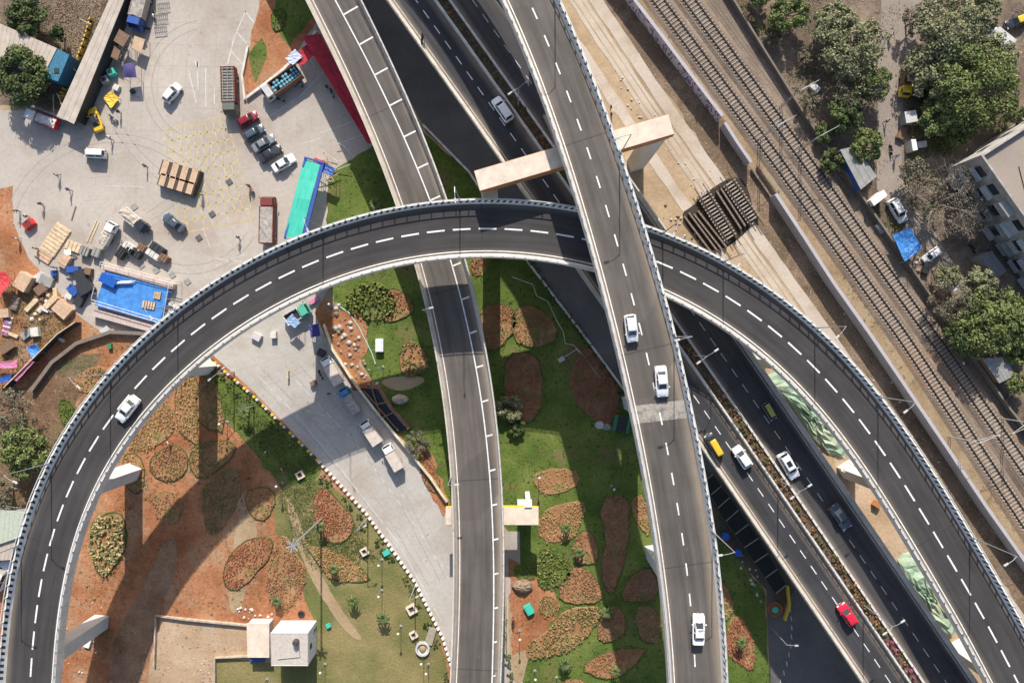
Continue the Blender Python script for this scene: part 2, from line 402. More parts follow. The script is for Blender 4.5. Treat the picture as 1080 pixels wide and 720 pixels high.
# right side yards and lane
sheet('dirt_yard', wob([(800, -120), (1300, -120), (1300, 700), (1170, 700), (1100, 560), (990, 390), (900, 250), (850, 150), (800, 60)], 2, 12, 31), G_GREYB)
sheet('lane', wob([(932, -60), (985, -60), (975, 40), (955, 80), (950, 150), (955, 210), (990, 250), (1060, 370), (1045, 372), (975, 260), (925, 200), (925, 100)], 1, 12, 32), ground('dusty_lane', [(.3, (.24, .2, .17)), (.7, (.33, .285, .245))], .1, 2, .15))
sheet('sand_ground', wob([(880, 480), (905, 500), (990, 600), (965, 640), (905, 560), (870, 520)], 1.5, 10, 33), G_SAND)
sheet('sand_ground', wob([(810, 355), (850, 380), (880, 430), (850, 410)], 1.5, 10, 34), G_SAND)
sheet('sand_court', [(166, 648), (262, 660), (290, 664), (300, 700), (228, 692), (228, 760), (152, 760), (158, 700)], G_SAND)
sheet('worn_ground', wob(smooth([(176, 560), (190, 575), (176, 630), (156, 700), (130, 730), (112, 720), (120, 670), (150, 620)]), 3, 5, 35), ground('trampled_earth', [(.3, (.2, .105, .06)), (.5, (.30, .18, .115)), (.7, (.40, .27, .18))], .25, 3, .45, speck=(.45, .38, .3), sth=(.7, .74), bump=1.0))
def path(poly, seed): sheet('footpath', wob(smooth(poly), .7, 5, seed), G_PATH)
path([(300, 528), (307, 524), (330, 590), (365, 650), (385, 676), (370, 672), (345, 640), (318, 590)], 41)
path([(250, 545), (258, 540), (275, 560), (262, 585), (258, 640), (240, 650), (245, 590)], 42)
path([(352, 320), (357, 318), (362, 345), (395, 405), (392, 412), (365, 370)], 43)
path([(536, 620), (570, 618), (583, 640), (570, 665), (556, 695), (552, 720), (540, 720), (536, 660)], 44)
path([(395, 400), (440, 395), (452, 402), (420, 415)], 45)
sheet('mud_heap_ground', wob([(345, 330), (372, 325), (388, 345), (388, 368), (378, 385), (405, 412), (372, 412), (352, 370)], 2, 6, 46), G_ORANGE)
sheet('soil_patch', wob([(536, 588), (575, 608), (590, 640), (570, 680), (540, 690)], 2, 6, 47), G_ORANGE)
sheet('soil_patch', wob([(440, 470), (455, 478), (475, 530), (468, 545), (452, 515)], 2, 6, 48), G_ORANGE)
# faint road marks: one painted thing per kind of mark
def marks(name, label, cat, mat, quads, z=.9):
    b = MB()
    for (x0, y0, x1, y1, wd) in quads:
        p, q = W(x0, y0), W(x1, y1); d = (q-p).normalized(); n = Vector((-d.y, d.x, 0))*wd/2
        b.face([(p-n)+Vector((0, 0, z)), (q-n)+Vector((0, 0, z)), (q+n)+Vector((0, 0, z)), (p+n)+Vector((0, 0, z))])
    o = b.build(name, mat); o['kind'] = 'structure'; return o
ZM = .0165; ZM2 = .030; ZM3 = .034
q = []
for i in range(10):
    u = i/9; q.append((172+u*66, 138-u*16, 190+u*78, 246-u*14, .17))
for i in range(10):
    u = i/9; q.append((172+u*18, 138+u*108, 238+u*30, 122+u*110, .17))
marks('yellow_box_marking', '', '', FYEL, q, ZM)
q = [(199, 75, 207, 108, .2), (208, 65, 209, 95, .2), (217, 72, 217, 112, .2), (226, 92, 226, 110, .2), (259, 12, 247, 40, .22), (247, 40, 240, 68, .22), (258, 12, 268, 24, .2), (250, 34, 260, 46, .2), (244, 54, 256, 68, .2),
     (277, 108, 283, 124, .16), (283, 124, 322, 98, .16), (318, 100, 345, 72, .16), (338, 140, 374, 128, .14), (318, 152, 338, 146, .14), (355, 152, 384, 142, .14), (325, 60, 332, 72, .16), (352, 140, 372, 165, .14),
     (206, 64, 209, 71, .5), (113, 196, 151, 197, .12), (222, 272, 258, 276, .12), (214, 240, 222, 262, .12), (228, 280, 258, 268, .12)]
marks('white_lane_marking', '', '', FADED, q, ZM+.003)
q = []
for (x0, y0, x1, y1) in ((268, 400, 342, 478), (342, 478, 402, 560), (402, 560, 452, 640)):
    n = 7
    for k in range(n):
        t0, t1 = k/n, (k+.45)/n
        q.append((x0+34+(x1-x0)*t0, y0+(y1-y0)*t0-10, x0+34+(x1-x0)*t1, y0+(y1-y0)*t1-10, .15))
q += [(322, 432, 350, 440, .12), (330, 440, 352, 452, .12), (272, 396, 318, 443, .15), (318, 443, 368, 505, .15), (368, 505, 420, 572, .15), (420, 572, 466, 655, .15)]
marks('white_lane_marking', '', '', FADED, q, ZM2+.003)
q = []
for k in range(9):
    t = k/9; q.append((833+1.5*k - k*k*.35, 640+k*9.5, 833+1.5*(k+.5)-k*k*.35, 645+k*9.5, .16))
marks('white_lane_marking', '', '', FADED, q, ZM3)
# slab joints and tyre marks on the concrete
JOINT = flat('slab_joint', (.33, .30, .265), .9); TYRE = flat('tyre_mark', (.335, .30, .265), .85, var=.2)
q = []
for k in range(13):
    u = k/12; q.append((226+u*236, 372+u*240, 330+u*168, 345+u*200, .05))
for f_ in (.3, .62): q += [(232+f_*95, 378-f_*20, 337+f_*95, 487-f_*25, .05), (337+f_*95, 487-f_*25, 387+f_*90, 545-f_*20, .05), (387+f_*90, 545-f_*20, 437+f_*60, 612-f_*10, .05)]
marks('slab_joints', '', '', JOINT, q, ZM2)
q = []
for k in range(17): q.append((95+k*15, 10+abs(k-8)*6, 85+k*15, 200-k*2, .05))
for k in range(9): q.append((88, 20+k*24, 330-k*8, 30+k*21, .05))
marks('slab_joints', '', '', JOINT, q, ZM-.0012)
def arc(cx, cy, r, a0, a1, wd, n=14): return [(cx+r*math.cos(rad(a0+(a1-a0)*i/n)), cy+r*math.sin(rad(a0+(a1-a0)*i/n)), cx+r*math.cos(rad(a0+(a1-a0)*(i+1.02)/n)), cy+r*math.sin(rad(a0+(a1-a0)*(i+1.02)/n)), wd) for i in range(n)]
q = []
for (cx, cy, r, a0, a1) in ((120, 260, 110, 200, 330), (260, 60, 150, 100, 170), (200, 210, 70, 30, 150), (60, 60, 190, 5, 60), (220, 90, 60, 120, 260)):
    q += arc(cx, cy, r, a0, a1, .16)+arc(cx, cy, r+9, a0, a1, .16)
marks('tyre_marks', '', '', TYRE, q, ZM-.0022)
q = []
for off in (0, 9, 24, 32):
    q += [(262+off*1.6, 392-off*.3, 330+off*1.4, 462-off*.4, .2), (330+off*1.4, 462-off*.4, 390+off*1.2, 535-off*.4, .2), (390+off*1.2, 535-off*.4, 445+off*.8, 620-off*.3, .2)]
marks('tyre_marks', '', '', flat('road_tyre_mark', (.38, .35, .32), .85, var=.2), q, ZM2-.0012)

# ------------------------------------------------------------------ elevated roads
cheb = np.polynomial.chebyshev
class Path:
    def __init__(s, edge, deg, width, zs, side, ext=70.0, step=1.0):
        p = np.array(edge, float); c = np.r_[0, np.cumsum(np.hypot(*np.diff(p, axis=0).T))]; T = 2*c/c[-1]-1
        cx = cheb.chebfit(T, p[:, 0], deg); cy = cheb.chebfit(T, p[:, 1], deg)
        n = int(c[-1]/5); t = np.linspace(-1, 1, n); u = (t+1)/2
        X = cheb.chebval(t, cx); Y = cheb.chebval(t, cy)
        wpx = np.interp(u, [a for a, b in width], [b for a, b in width]); z = np.interp(u, [a for a, b in zs], [b for a, b in zs])
        k = (H-z)/FPX
        L = np.c_[(X-540)*k, (360-Y)*k, z]; wd = wpx*k
        # linear extensions
        def extend(P, Wd, sgn):
            a, b = (P[0], P[1]) if sgn < 0 else (P[-1], P[-2])
            d = (a-b); d[2] = 0; d /= np.linalg.norm(d); m = int(ext/2)
            E = np.array([a+d*2*(i+1) for i in range(m)]); EW = np.full(m, Wd[0] if sgn < 0 else Wd[-1])
            return (np.r_[E[::-1], P], np.r_[EW[::-1], Wd]) if sgn < 0 else (np.r_[P, E], np.r_[Wd, EW])
        L, wd = extend(L, wd, -1); L, wd = extend(L, wd, 1)
        sd = np.r_[0, np.cumsum(np.linalg.norm(np.diff(L, axis=0), axis=1))]
        m = int(sd[-1]/step); ss = np.linspace(0, sd[-1], m)
        s.L = np.c_[np.interp(ss, sd, L[:, 0]), np.interp(ss, sd, L[:, 1]), np.interp(ss, sd, L[:, 2])]
        ker = np.ones(9)/9
        for kk in range(3):
            col = s.L[:, kk]; pad = np.r_[2*col[0]-col[4:0:-1], col, 2*col[-1]-col[-2:-6:-1]]; s.L[:, kk] = np.convolve(pad, ker, 'valid')
        s.w = np.interp(ss, sd, wd); s.s = ss
        T = np.gradient(s.L[:, :2], axis=0); T /= np.linalg.norm(T, axis=1)[:, None]
        s.T = T; s.N = side*np.c_[T[:, 1], -T[:, 0]]; s.n = m
    def pt(s, i, d, dz=0.0):
        return (s.L[i, 0]+s.N[i, 0]*d, s.L[i, 1]+s.N[i, 1]*d, s.L[i, 2]+dz)
    def at(s, dist, d, dz=0.0):
        i = np.interp(dist, s.s, np.arange(s.n)); a = int(min(i, s.n-2)); f = i-a
        p = np.array(s.pt(a, d, dz)); q_ = np.array(s.pt(a+1, d, dz)); return Vector(p*(1-f)+q_*f)
    def ang(s, dist):
        i = int(np.interp(dist, s.s, np.arange(s.n))); return math.atan2(s.T[i, 1], s.T[i, 0])
    def nearest(s, x, y):
        i = int(np.argmin((s.L[:, 0]-x)**2+(s.L[:, 1]-y)**2)); return s.s[i], i
    def sweep(s, sec, far=False, m=0, mb=None, closed=True, every=1):
        """sec: list of (d, dz); far=True measures d from the far edge"""
        mb = mb or MB(); rings = []; U = []
        V = [0]
        for a, b_ in zip(sec, sec[1:]+sec[:1]): V.append(V[-1]+math.hypot(a[0]-b_[0], a[1]-b_[1]))
        for i in list(range(0, s.n, every))+([s.n-1] if (s.n-1) % every else []):
            rings.append([s.pt(i, (s.w[i]-d) if far else d, dz) for d, dz in sec]); U.append(s.s[i])
        mb.grid(rings, m, close=closed, cap=closed, uvs=(U, V)); return mb
    def ribbon(s, f0, f1, dz, mb=None, m=0):
        """f0,f1: functions of width"""
        mb = mb or MB()
        for i in range(s.n-1):
            a, b_, c_, d_ = s.pt(i, f0(s.w[i]), dz), s.pt(i+1, f0(s.w[i+1]), dz), s.pt(i+1, f1(s.w[i+1]), dz), s.pt(i, f1(s.w[i]), dz)
            w0, w1 = f1(s.w[i])-f0(s.w[i]), f1(s.w[i+1])-f0(s.w[i+1])
            u0, u1 = s.s[i], s.s[i+1]
            mb.face([a, b_, c_, d_], m, [(u0, 0), (u1, 0), (u1, w1), (u0, w0)])
        return mb
    def line(s, f, wd, dz=.02, dash=None, d0=0, d1=None, mb=None, off=0):
        mb = mb or MB(); d1 = d1 or s.s[-1]; x = d0+off
        on, per = dash if dash else (1.5, 1.5)
        while x+on < d1:
            w0 = np.interp(x, s.s, s.w); w1 = np.interp(x+on, s.s, s.w)
            a = s.at(x, f(w0)-wd/2, dz); b_ = s.at(x+on, f(w1)-wd/2, dz); c_ = s.at(x+on, f(w1)+wd/2, dz); d_ = s.at(x, f(w0)+wd/2, dz)
            mb.face([a, b_, c_, d_]); x += per
        return mb

LOOP = [(2,715),(12,615),(28,555),(52,485),(82,442),(115,392),(148,360),(175,335),(222,302),(270,271),(345,240),(405,221),(470,211),(507,210),(540,211),(607,221),(682,239),(727,254),(765,277),(810,304),(873,360),(920,405),(960,465),(1006,537),(1035,585),(1060,627),(1080,665)]
FLY = [(415,-180),(462,-110),(502,-50),(531,0),(540,22),(565,82),(585,145),(594,180),(610,230),(625,282),(640,330),(647,360),(662,410),(672,465),(683,540),(692,602),(700,660),(705,720)]
RAMP = [(321,0),(345,45),(365,82),(382,125),(402,180),(417,217),(437,275),(447,315),(457,360),(467,410),(475,485),(477,540),(477,615),(475,720)]
HWY = [(405,0),(460,70),(530,172),(739,470),(780,535),(810,577),(910,720)]
ZL, ZF, ZR, ZH = 17.4, 24.5, 8.8, 11.0
pL = Path(LOOP, 9, [(0, 60), (.3, 60), (.5, 61), (.75, 62), (1, 62)], [(0, ZL), (1, ZL)], +1)
pF = Path(FLY, 5, [(0, 55), (.22, 55), (.4, 59), (.62, 64), (.85, 64), (1, 61)], [(0, 22.3), (.22, 22.5), (.44, 24), (.7, ZF), (1, 23.6)], -1)
pR = Path(RAMP, 4, [(0, 53), (1, 54)], [(0, ZR), (1, ZR)], -1)
pH = Path(HWY, 2, [(0, 100), (1, 101)], [(0, ZH), (1, ZH)], -1)

STRIPE = stripemat('black_white_parapet_paint', (.70, .72, .72), (.02, .025, .03), .93, .45, .52)
STRIPE2 = stripemat('notched_parapet_paint', (.72, .73, .72), (.03, .05, .065), .98, .7, .66)
PARW = concmat('parapet_white_paint', (.72, .70, .66), (.46, .38, .30), .6, (.4, .72), .75)
PARC = concmat('parapet_bare_concrete', (.60, .55, .48), (.36, .30, .24), .5, (.35, .7), .8)
CONC = concmat('pier_concrete', (.60, .60, .58), (.42, .4, .37), .3, (.45, .75), .6)
GIRD = concmat('girder_concrete', (.42, .42, .41), (.3, .29, .27), .3, (.45, .75), .6)
RAILM = flat('painted_rail', (.55, .56, .55), .6)

def elevated(name, label, P, base, dust, wmat, near, far, zbase, piers, lane, postgap=1.86, girder=(.52, 1.7), sx=(0, 1)):
    loc = Vector(P.at(P.s[-1]*.5, 4, 0)); loc.z = 0
    t = thing(name, label, 'flyover' if 'ramp' not in name else 'ramp', loc)
    W0 = float(np.mean(P.w)); pw = .55
    rm = roadmat(name+'_asphalt', base, dust, W0-2*pw)
    P.ribbon(lambda w_: pw-.02, lambda w_: w_-pw+.02, 0).build('road_surface', rm, t, loc)
    # slab and box girder
    sb = MB()
    rings = []
    for i in range(0, P.n, 2):
        w_ = P.w[i]; rings.append([P.pt(i, .25, -.02), P.pt(i, w_-.25, -.02), P.pt(i, w_-.25, -.28), P.pt(i, w_*.76, -.55), P.pt(i, w_*.72, -girder[1]), P.pt(i, w_*.28, -girder[1]), P.pt(i, w_*.24, -.55), P.pt(i, .25, -.28)])
    sb.grid(rings); sb.build('deck', GIRD, t, loc)
    for side, mat, rail in ((False, near[0], near[1]), (True, far[0], far[1])):
        sec = [(0, -.75), (0, .86), (.22, .9), (.22, .9), (.42, .86), (.5, .25), (.62, .0), (.62, -.1), (.2, -.75)]
        # split: painted inner side and plain rest
        m = MB()
        P.sweep([(.0, -.75), (.0, .88), (.24, .9)], side, 0, m, closed=False)
        a_, b2_ = sx
        P.sweep([(.24, .9), (.24+.2*a_, .9-.56*a_)], side, 0, m, closed=False)
        P.sweep([(.24+.2*a_, .9-.56*a_), (.24+.2*b2_, .9-.56*b2_)], side, 1, m, closed=False)
        P.sweep([(.24+.2*b2_, .9-.56*b2_), (.44, .34)], side, 0, m, closed=False) if b2_ < 1 else None
        P.sweep([(.44, .34), (.62, .003)], side, 0, m, closed=False)
        P.sweep([(.0, -.75), (.26, -.75), (.26, -.3)], side, 0, m, closed=False)
        m.build('parapet', [PARW if mat is not PARC else PARC, mat], t, loc)
        if rail:
            r = MB()
            for hz in rail:
                P.sweep([(.10, hz), (.10, hz+.11), (.2, hz+.11), (.2, hz)], side, 0, r)
            x = .7
            while x < P.s[-1]-1:
                w_ = float(np.interp(x, P.s, P.w)); d = (w_-.15) if side else .15
                p = P.at(x, d, .88); a = P.ang(x)
                r.box(p, (.14, .16, rail[-1]-.88), a); r.box(P.at(x, (w_-.08) if side else .08, .6), (.22, .16, .34), a)
                x += postgap
            r.build('railing', RAILM, t, loc)
    lane(P, t, loc)
    for (bx, by, rz, kind) in piers:
        g = W(bx, by, 0); sdist, i = P.nearest(g.x, g.y); w_ = P.w[i]; top = P.L[i, 2]-girder[1]
        a = P.ang(sdist)
        pm = MB(); pm.box((g.x, g.y, -.2), (2.2, 2.5, top-1.4+.2), a); 
        pr = pm.build('pier', CONC, t, loc)
        if kind == 'cap':
            cm = MB(); ce = P.at(sdist, w_/2, 0); ce.z = 0
            cc = Vector((g.x, g.y, 0))*.5+ce*.5
            cm.box((cc.x, cc.y, top-1.45), (2.4, w_*.45, 1.44), a, top=(1, 1.35)); cm.build('pier_cap', CONC, pr, loc)
    return t, loc

def lane_loop(P, t, loc):
    m = P.line(lambda w_: w_*.5, .25, .02, (2.85, 4.15)); m.build('lane_marking', MARK, t, loc)
    m = P.line(lambda w_: w_-1.0, .14, .02); m.build('edge_line', MARK, t, loc)
def lane_fly(P, t, loc):
    m = P.line(lambda w_: w_*.485, .2, .02, (1.75, 4.25)); m.build('lane_marking', MARK, t, loc)
    m = P.line(lambda w_: .95, .14, .02); m.build('edge_line', MARK, t, loc)
def lane_ramp(P, t, loc):
    s0 = P.nearest(*W2(345, 45, ZR))[0]; 
    fr = lambda x: float(np.interp(x, [P.nearest(*W2(*p, ZR))[0] for p in ((321, 0), (382, 125), (437, 275), (467, 410), (476, 720))], [.52, .60, .70, .74, .82]))
    m = MB(); x = 0; 
    while x < P.s[-1]-1.5:
        w_ = float(np.interp(x, P.s, P.w))
        a, b_ = P.at(x, w_*fr(x)-.1, .02), P.at(x+1.5, w_*fr(x+1.5)-.1, .02); c_, d_ = P.at(x+1.5, w_*fr(x+1.5)+.1, .02), P.at(x, w_*fr(x)+.1, .02)
        m.face([a, b_, c_, d_]); x += 1.5
    x = 4
    while x < P.s[-1]-2:
        w_ = float(np.interp(x, P.s, P.w)); f = w_*fr(x)+.13; e = w_-.95
        a, b_, c_, d_ = P.at(x, f, .02), P.at(x+.26, f, .02), P.at(x+.1, e, .02), P.at(x-.16, e, .02); m.face([a, b_, c_, d_]); x += 5.45
    m.build('lane_marking', MARK, t, loc)
    m = P.line(lambda w_: 1.05, .14, .02); m.build('edge_line', MARK, t, loc)

loopT, _ = elevated('curved_flyover', 'long curved flyover with dashed centre line sweeping around the gardens', pL, (.050, .047, .048), (.24, .20, .16), .55, (STRIPE, (1.5,)), (PARW, (1.15,)), 0,
    [(141, 497, 0, 'cap'), (107, 655, 0, 'cap'), (220, 385, 0, 'cap'), (342, 290, 0, 'cap'), (521, 257, 0, 'cap'), (797, 377, 0, 'cap'), (892, 494, 0, 'cap'), (1008, 682, 0, 'cap')], lane_loop)
flyT, _ = elevated('straight_flyover', 'highest flyover running top to bottom with four white cars', pF, (.105, .094, .085), (.32, .26, .20), .55, (PARW, (1.15,)), (STRIPE2, (1.5,)), 0,
    [(688, 581, 0, 'cap'), (664, 423, 0, 'cap'), (566, 50, 0, 'cap')], lane_fly, sx=(0, .75))
rampT, _ = elevated('ramp_flyover', 'lower ramp with hatched shoulder passing beneath the curved flyover', pR, (.112, .099, .089), (.38, .31, .24), .55, (PARC, None), (PARC, (1.2,)), 0,
    [(372, 30, 0, 'cap'), (430, 160, 0, 'cap'), (468, 270, 0, 'cap'), (494, 400, 0, 'cap'), (503, 680, 0, 'cap')], lane_ramp, postgap=2.2, girder=(.5, 1.2))

# pale resurfaced strip across the straight flyover
def fly_patch():
    s0 = pF.nearest(*W2(672, 430, ZF))[0]; m = MB()
    for k in range(6):
        x = s0+k*.42+.2; m.face([pF.at(x-.21+.002, .62, .012), pF.at(x+.21, .62, .012), pF.at(x+.95, 8.4, .012), pF.at(x+.53+.002, 8.4, .012)])
    m.build('joint_repair_strip', concmat('worn_pale_patch', (.36, .33, .29), (.16, .145, .13), .9, (.45, .65), 1.0), flyT, flyT.location)
fly_patch()

# portal frame carrying the straight flyover
def portal(name, label, a, b_, zt, wd, ht, legs, face_m, top_m, legm, z0=0, band_side=False):
    A, B = W(a[0], a[1], zt), W(b_[0], b_[1], zt); d = B-A; L = d.length; rz = math.atan2(d.y, d.x); M_ = (A+B)/2
    t = thing(name, label, 'pier', (M_.x, M_.y, 0), rz)
    m = MB()
    hw = wd/2; x = L/2
    # beam with haunched ends
    rings = []
    for xx, hh in ((-x, ht*.55), (-x+2.2, ht), (x-2.2, ht), (x, ht*.55)):
        rings.append([(xx, -hw, zt-hh), (xx, hw, zt-hh), (xx, hw, zt), (xx, -hw, zt)])
    m.grid(rings); m.build('beam', face_m, t)
    m = MB(); m.box((0, 0, zt), (L-.06, wd-.14, .05)); m.build('beam_top', top_m, t)
    for lx in legs:
        m = MB(); m.box((lx, 0, -.2), (2.4, 2.2, zt-ht+.2)); m.build('leg', legm, t)
    return t
portal('portal_pier', 'wide cream portal beam with orange sides crossing under the highest flyover', (503, 191), (708, 131), 21.0, 3.1, 2.0, (-13.2, 13.2), ORANGE, CREAM, CONC)
portal('portal_pier', 'shorter yellow and cream crossbeam under the lower ramp', (470, 544), (568, 544), 7.4, 3.0, 1.2, (-5.0, 5.4), YELLOW, CREAM, CONC)
b = MB(); p = W(557, 530, 7.4); b.box((0, 0, 0), (1.2, 1.1, .8)); tag(b.build('bearing_block', WHITE, loc=W(557, 530, 6.9)), 'small white concrete block behind the yellow crossbeam', 'block')
b2 = MB(); b2.box((0, 0, 0), (.8, .8, 6.9-.0)); 
o = b2.build('leg', CONC, D.objects['bearing_block']); o.location = (0, 0, -6.9)

# ------------------------------------------------------------------ highway viaduct
def highway():
    P = pH; loc = Vector(P.at(P.s[-1]*.5, 8, 0)); loc.z = 0
    t = thing('highway_viaduct', 'dark asphalt highway viaduct with planted median running diagonally', 'highway', loc)
    W0 = float(np.mean(P.w)); fm = .475   # median centre fraction
    rm = roadmat('highway_asphalt', (.045, .045, .050), (.33, .26, .19), W0*fm-1.7, 1.3, .95)
    P.ribbon(lambda w_: .55, lambda w_: w_*fm-1.1, 0).build('road_surface', rm, t, loc)
    rm2 = roadmat('highway_asphalt_far', (.056, .054, .058), (.33, .26, .20), W0*(1-fm)-1.7, 1.0, .8)
    P.ribbon(lambda w_: w_*fm+1.1, lambda w_: w_-.55, 0).build('road_surface', rm2, t, loc)
    sb = MB(); rings = []
    for i in range(0, P.n, 2):
        w_ = P.w[i]; rings.append([P.pt(i, .2, -.02), P.pt(i, w_-.2, -.02), P.pt(i, w_-.2, -.3), P.pt(i, w_*.85, -.6), P.pt(i, w_*.82, -1.6), P.pt(i, w_*.18, -1.6), P.pt(i, w_*.15, -.6), P.pt(i, .2, -.3)])
    sb.grid(rings); sb.build('deck', GIRD, t, loc)
    for side in (False, True):
        m = MB()
        P.sweep([(.0, -.75), (.0, .75), (.16, .78)], side, 0, m, closed=False)
        P.sweep([(.16, .78), (.26, .76), (.28, .5), (.5, .3), (.62, .003)], side, 1, m, closed=False)
        P.sweep([(.0, -.75), (.22, -.75), (.22, -.3)], side, 0, m, closed=False)
        m.build('parapet', [PARC, PARC], t, loc)
        r = MB(); P.sweep([(.05, .95), (.05, 1.02), (.12, 1.02), (.12, .95)], side, 0, r)
        x = 1
        while x < P.s[-1]-1:
            w_ = float(np.interp(x, P.s, P.w)); r.box(P.at(x, (w_-.09) if side else .09, .7), (.1, .1, .3), P.ang(x)); x += 2.5
        r.build('railing', RAILM, t, loc)
    # median: two kerb walls and soil
    md = MB()
    for sg in (-1, 1):
        rings = []; U = []
        for i in range(P.n):
            c_ = P.w[i]*fm; rings.append([P.pt(i, c_+sg*1.1, 0), P.pt(i, c_+sg*1.02, .62), P.pt(i, c_+sg*.74, .62), P.pt(i, c_+sg*.72, 0)]); U.append(P.s[i])
        md.grid(rings)
    md.build('median_kerb', PARW, t, loc)
    P.ribbon(lambda w_: w_*fm-.73, lambda w_: w_*fm+.73, .3).build('median_soil', G_DARK, t, loc)
    rl = MB()
    for sg in (-1, 1):
        rings = []
        for i in range(0, P.n, 3):
            c_ = P.w[i]*fm+sg*.94; rings.append([P.pt(i, c_-.04, .98), P.pt(i, c_+.04, .98), P.pt(i, c_+.04, 1.05), P.pt(i, c_-.04, 1.05)])
        rl.grid(rings)
        x = 1
        while x < P.s[-1]-1:
            w_ = float(np.interp(x, P.s, P.w)); rl.box(P.at(x, w_*fm+sg*.94, .6), (.09, .09, .4), P.ang(x)); x += 1.5
    rl.build('median_railing', flat('white_rail', (.62, .62, .6), .5), t, loc)
    m = P.line(lambda w_: w_*fm*.53, .14, .02, (1.6, 3.0)); m.build('lane_marking', MARK, t, loc)
    m = P.line(lambda w_: w_*(fm+.5*(1-fm)), .12, .02, (1.6, 3.0)); m.build('lane_marking', FADED, t, loc)
    m = P.line(lambda w_: .95, .12, .02); m = P.line(lambda w_: w_-.95, .12, .02, mb=m); m.build('edge_line', FADED, t, loc)
    x = 20
    while x < P.s[-1]-10:
        w_ = float(np.interp(x, P.s, P.w)); c_ = P.at(x, w_*.5, 0); a = P.ang(x)
        pm = MB(); pm.box((c_.x, c_.y, -.2), (2.0, 3.4, ZH-1.6-1.3+.2), a); pr = pm.build('pier', CONC, t, loc)
        cm = MB(); cm.box((c_.x, c_.y, ZH-1.6-1.3), (2.2, w_*.5, 1.29), a, top=(1, 1.4)); cm.build('pier_cap', CONC, pr, loc)
        x += 27
    return t
hwT = highway()
# ------------------------------------------------------------------ vegetation
def quads(P_, Nrm, size, rs, m=0, aspect=.7):
    """numpy: quads at P_ facing about Nrm"""
    n = len(P_); a = rs.normal(size=(n, 3)); a -= (a*Nrm).sum(1)[:, None]*Nrm; a /= np.linalg.norm(a, axis=1)[:, None]+1e-9
    b_ = np.cross(Nrm, a); s = size[:, None]
    V = np.stack([P_-a*s, P_-b_*s*aspect, P_+a*s, P_+b_*s*aspect], 1).reshape(-1, 3)
    return V
def leafmesh(name, V, mat):
    n = len(V)//4; me = D.meshes.new(name); me.vertices.add(len(V)); me.vertices.foreach_set('co', V.astype(np.float32).ravel())
    me.loops.add(n*4); me.loops.foreach_set('vertex_index', np.arange(n*4, dtype=np.int32))
    me.polygons.add(n); me.polygons.foreach_set('loop_start', np.arange(0, n*4, 4, dtype=np.int32))
    me.materials.append(mat); me.update(calc_edges=True); me.validate(); return me
def crown_mesh(name, mat, R, hz, nclump, per, leaf, seed, fill=.55, open_=0.0):
    rs = np.random.RandomState(seed); Vs = []
    k = 0
    for i in range(nclump):
        th = rs.uniform(0, 2*PI); rr = R*math.sqrt(rs.uniform(.02, 1))*rs.uniform(.78, 1.0)
        top = math.sqrt(max(0, 1-(rr/R)**2))
        zz = hz*(rs.uniform(.15, 1.0)*top) + rs.normal()*hz*.06
        cr = R*rs.uniform(.14, .27)
        c = np.array([rr*math.cos(th), rr*math.sin(th), zz])
        d = rs.normal(size=(per, 3)); d /= np.linalg.norm(d, axis=1)[:, None]; d[:, 2] = np.abs(d[:, 2])*1.0-.25
        P_ = c+d*cr*rs.uniform(.55, 1.15, size=(per, 1))*np.array([1, 1, .75])
        N_ = d*.7+rs.normal(size=(per, 3))*.45+np.array([0, 0, .45]); N_ /= np.linalg.norm(N_, axis=1)[:, None]
        Vs.append(quads(P_, N_, rs.uniform(.6, 1.25, per)*leaf, rs))
    return leafmesh(name, np.concatenate(Vs), mat)
def trunk_mb(R, h, rs, limbs=6, bare=False, base=.28):
    b = MB(); b.tube((0, 0, -.1), (rs.uniform(-.2, .2), rs.uniform(-.2, .2), h*.45), base, base*.7, 8)
    for k in range(limbs):
        a = 2*PI*k/limbs+rs.uniform(-.3, .3); r1 = R*rs.uniform(.3, .45); z1 = h*rs.uniform(.6, .8)
        p1 = Vector((r1*math.cos(a), r1*math.sin(a), z1)); b.tube((0, 0, h*.42), p1, base*.6, base*.35, 6)
        for q_ in range(3):
            a2 = a+rs.uniform(-.6, .6); r2 = R*rs.uniform(.65, .95); p2 = Vector((r2*math.cos(a2), r2*math.sin(a2), h*rs.uniform(.8, 1.05)))
            b.tube(p1, p2, base*.3, base*.1, 5)
            if bare:
                for _ in range(9):
                    f = rs.uniform(.2, 1); m_ = p1.lerp(p2, f); e = m_+Vector((rs.uniform(-1, 1), rs.uniform(-1, 1), rs.uniform(-.1, .8)))*R*.28
                    b.tube(m_, e, base*.1, base*.03, 3)
                    for __ in range(3):
                        g_ = m_.lerp(e, rs.uniform(.3, 1)); b.tube(g_, g_+Vector((rs.uniform(-1, 1), rs.uniform(-1, 1), rs.uniform(-.1, .6)))*R*.14, base*.05, base*.02, 3)
    return b
_tn = [0]
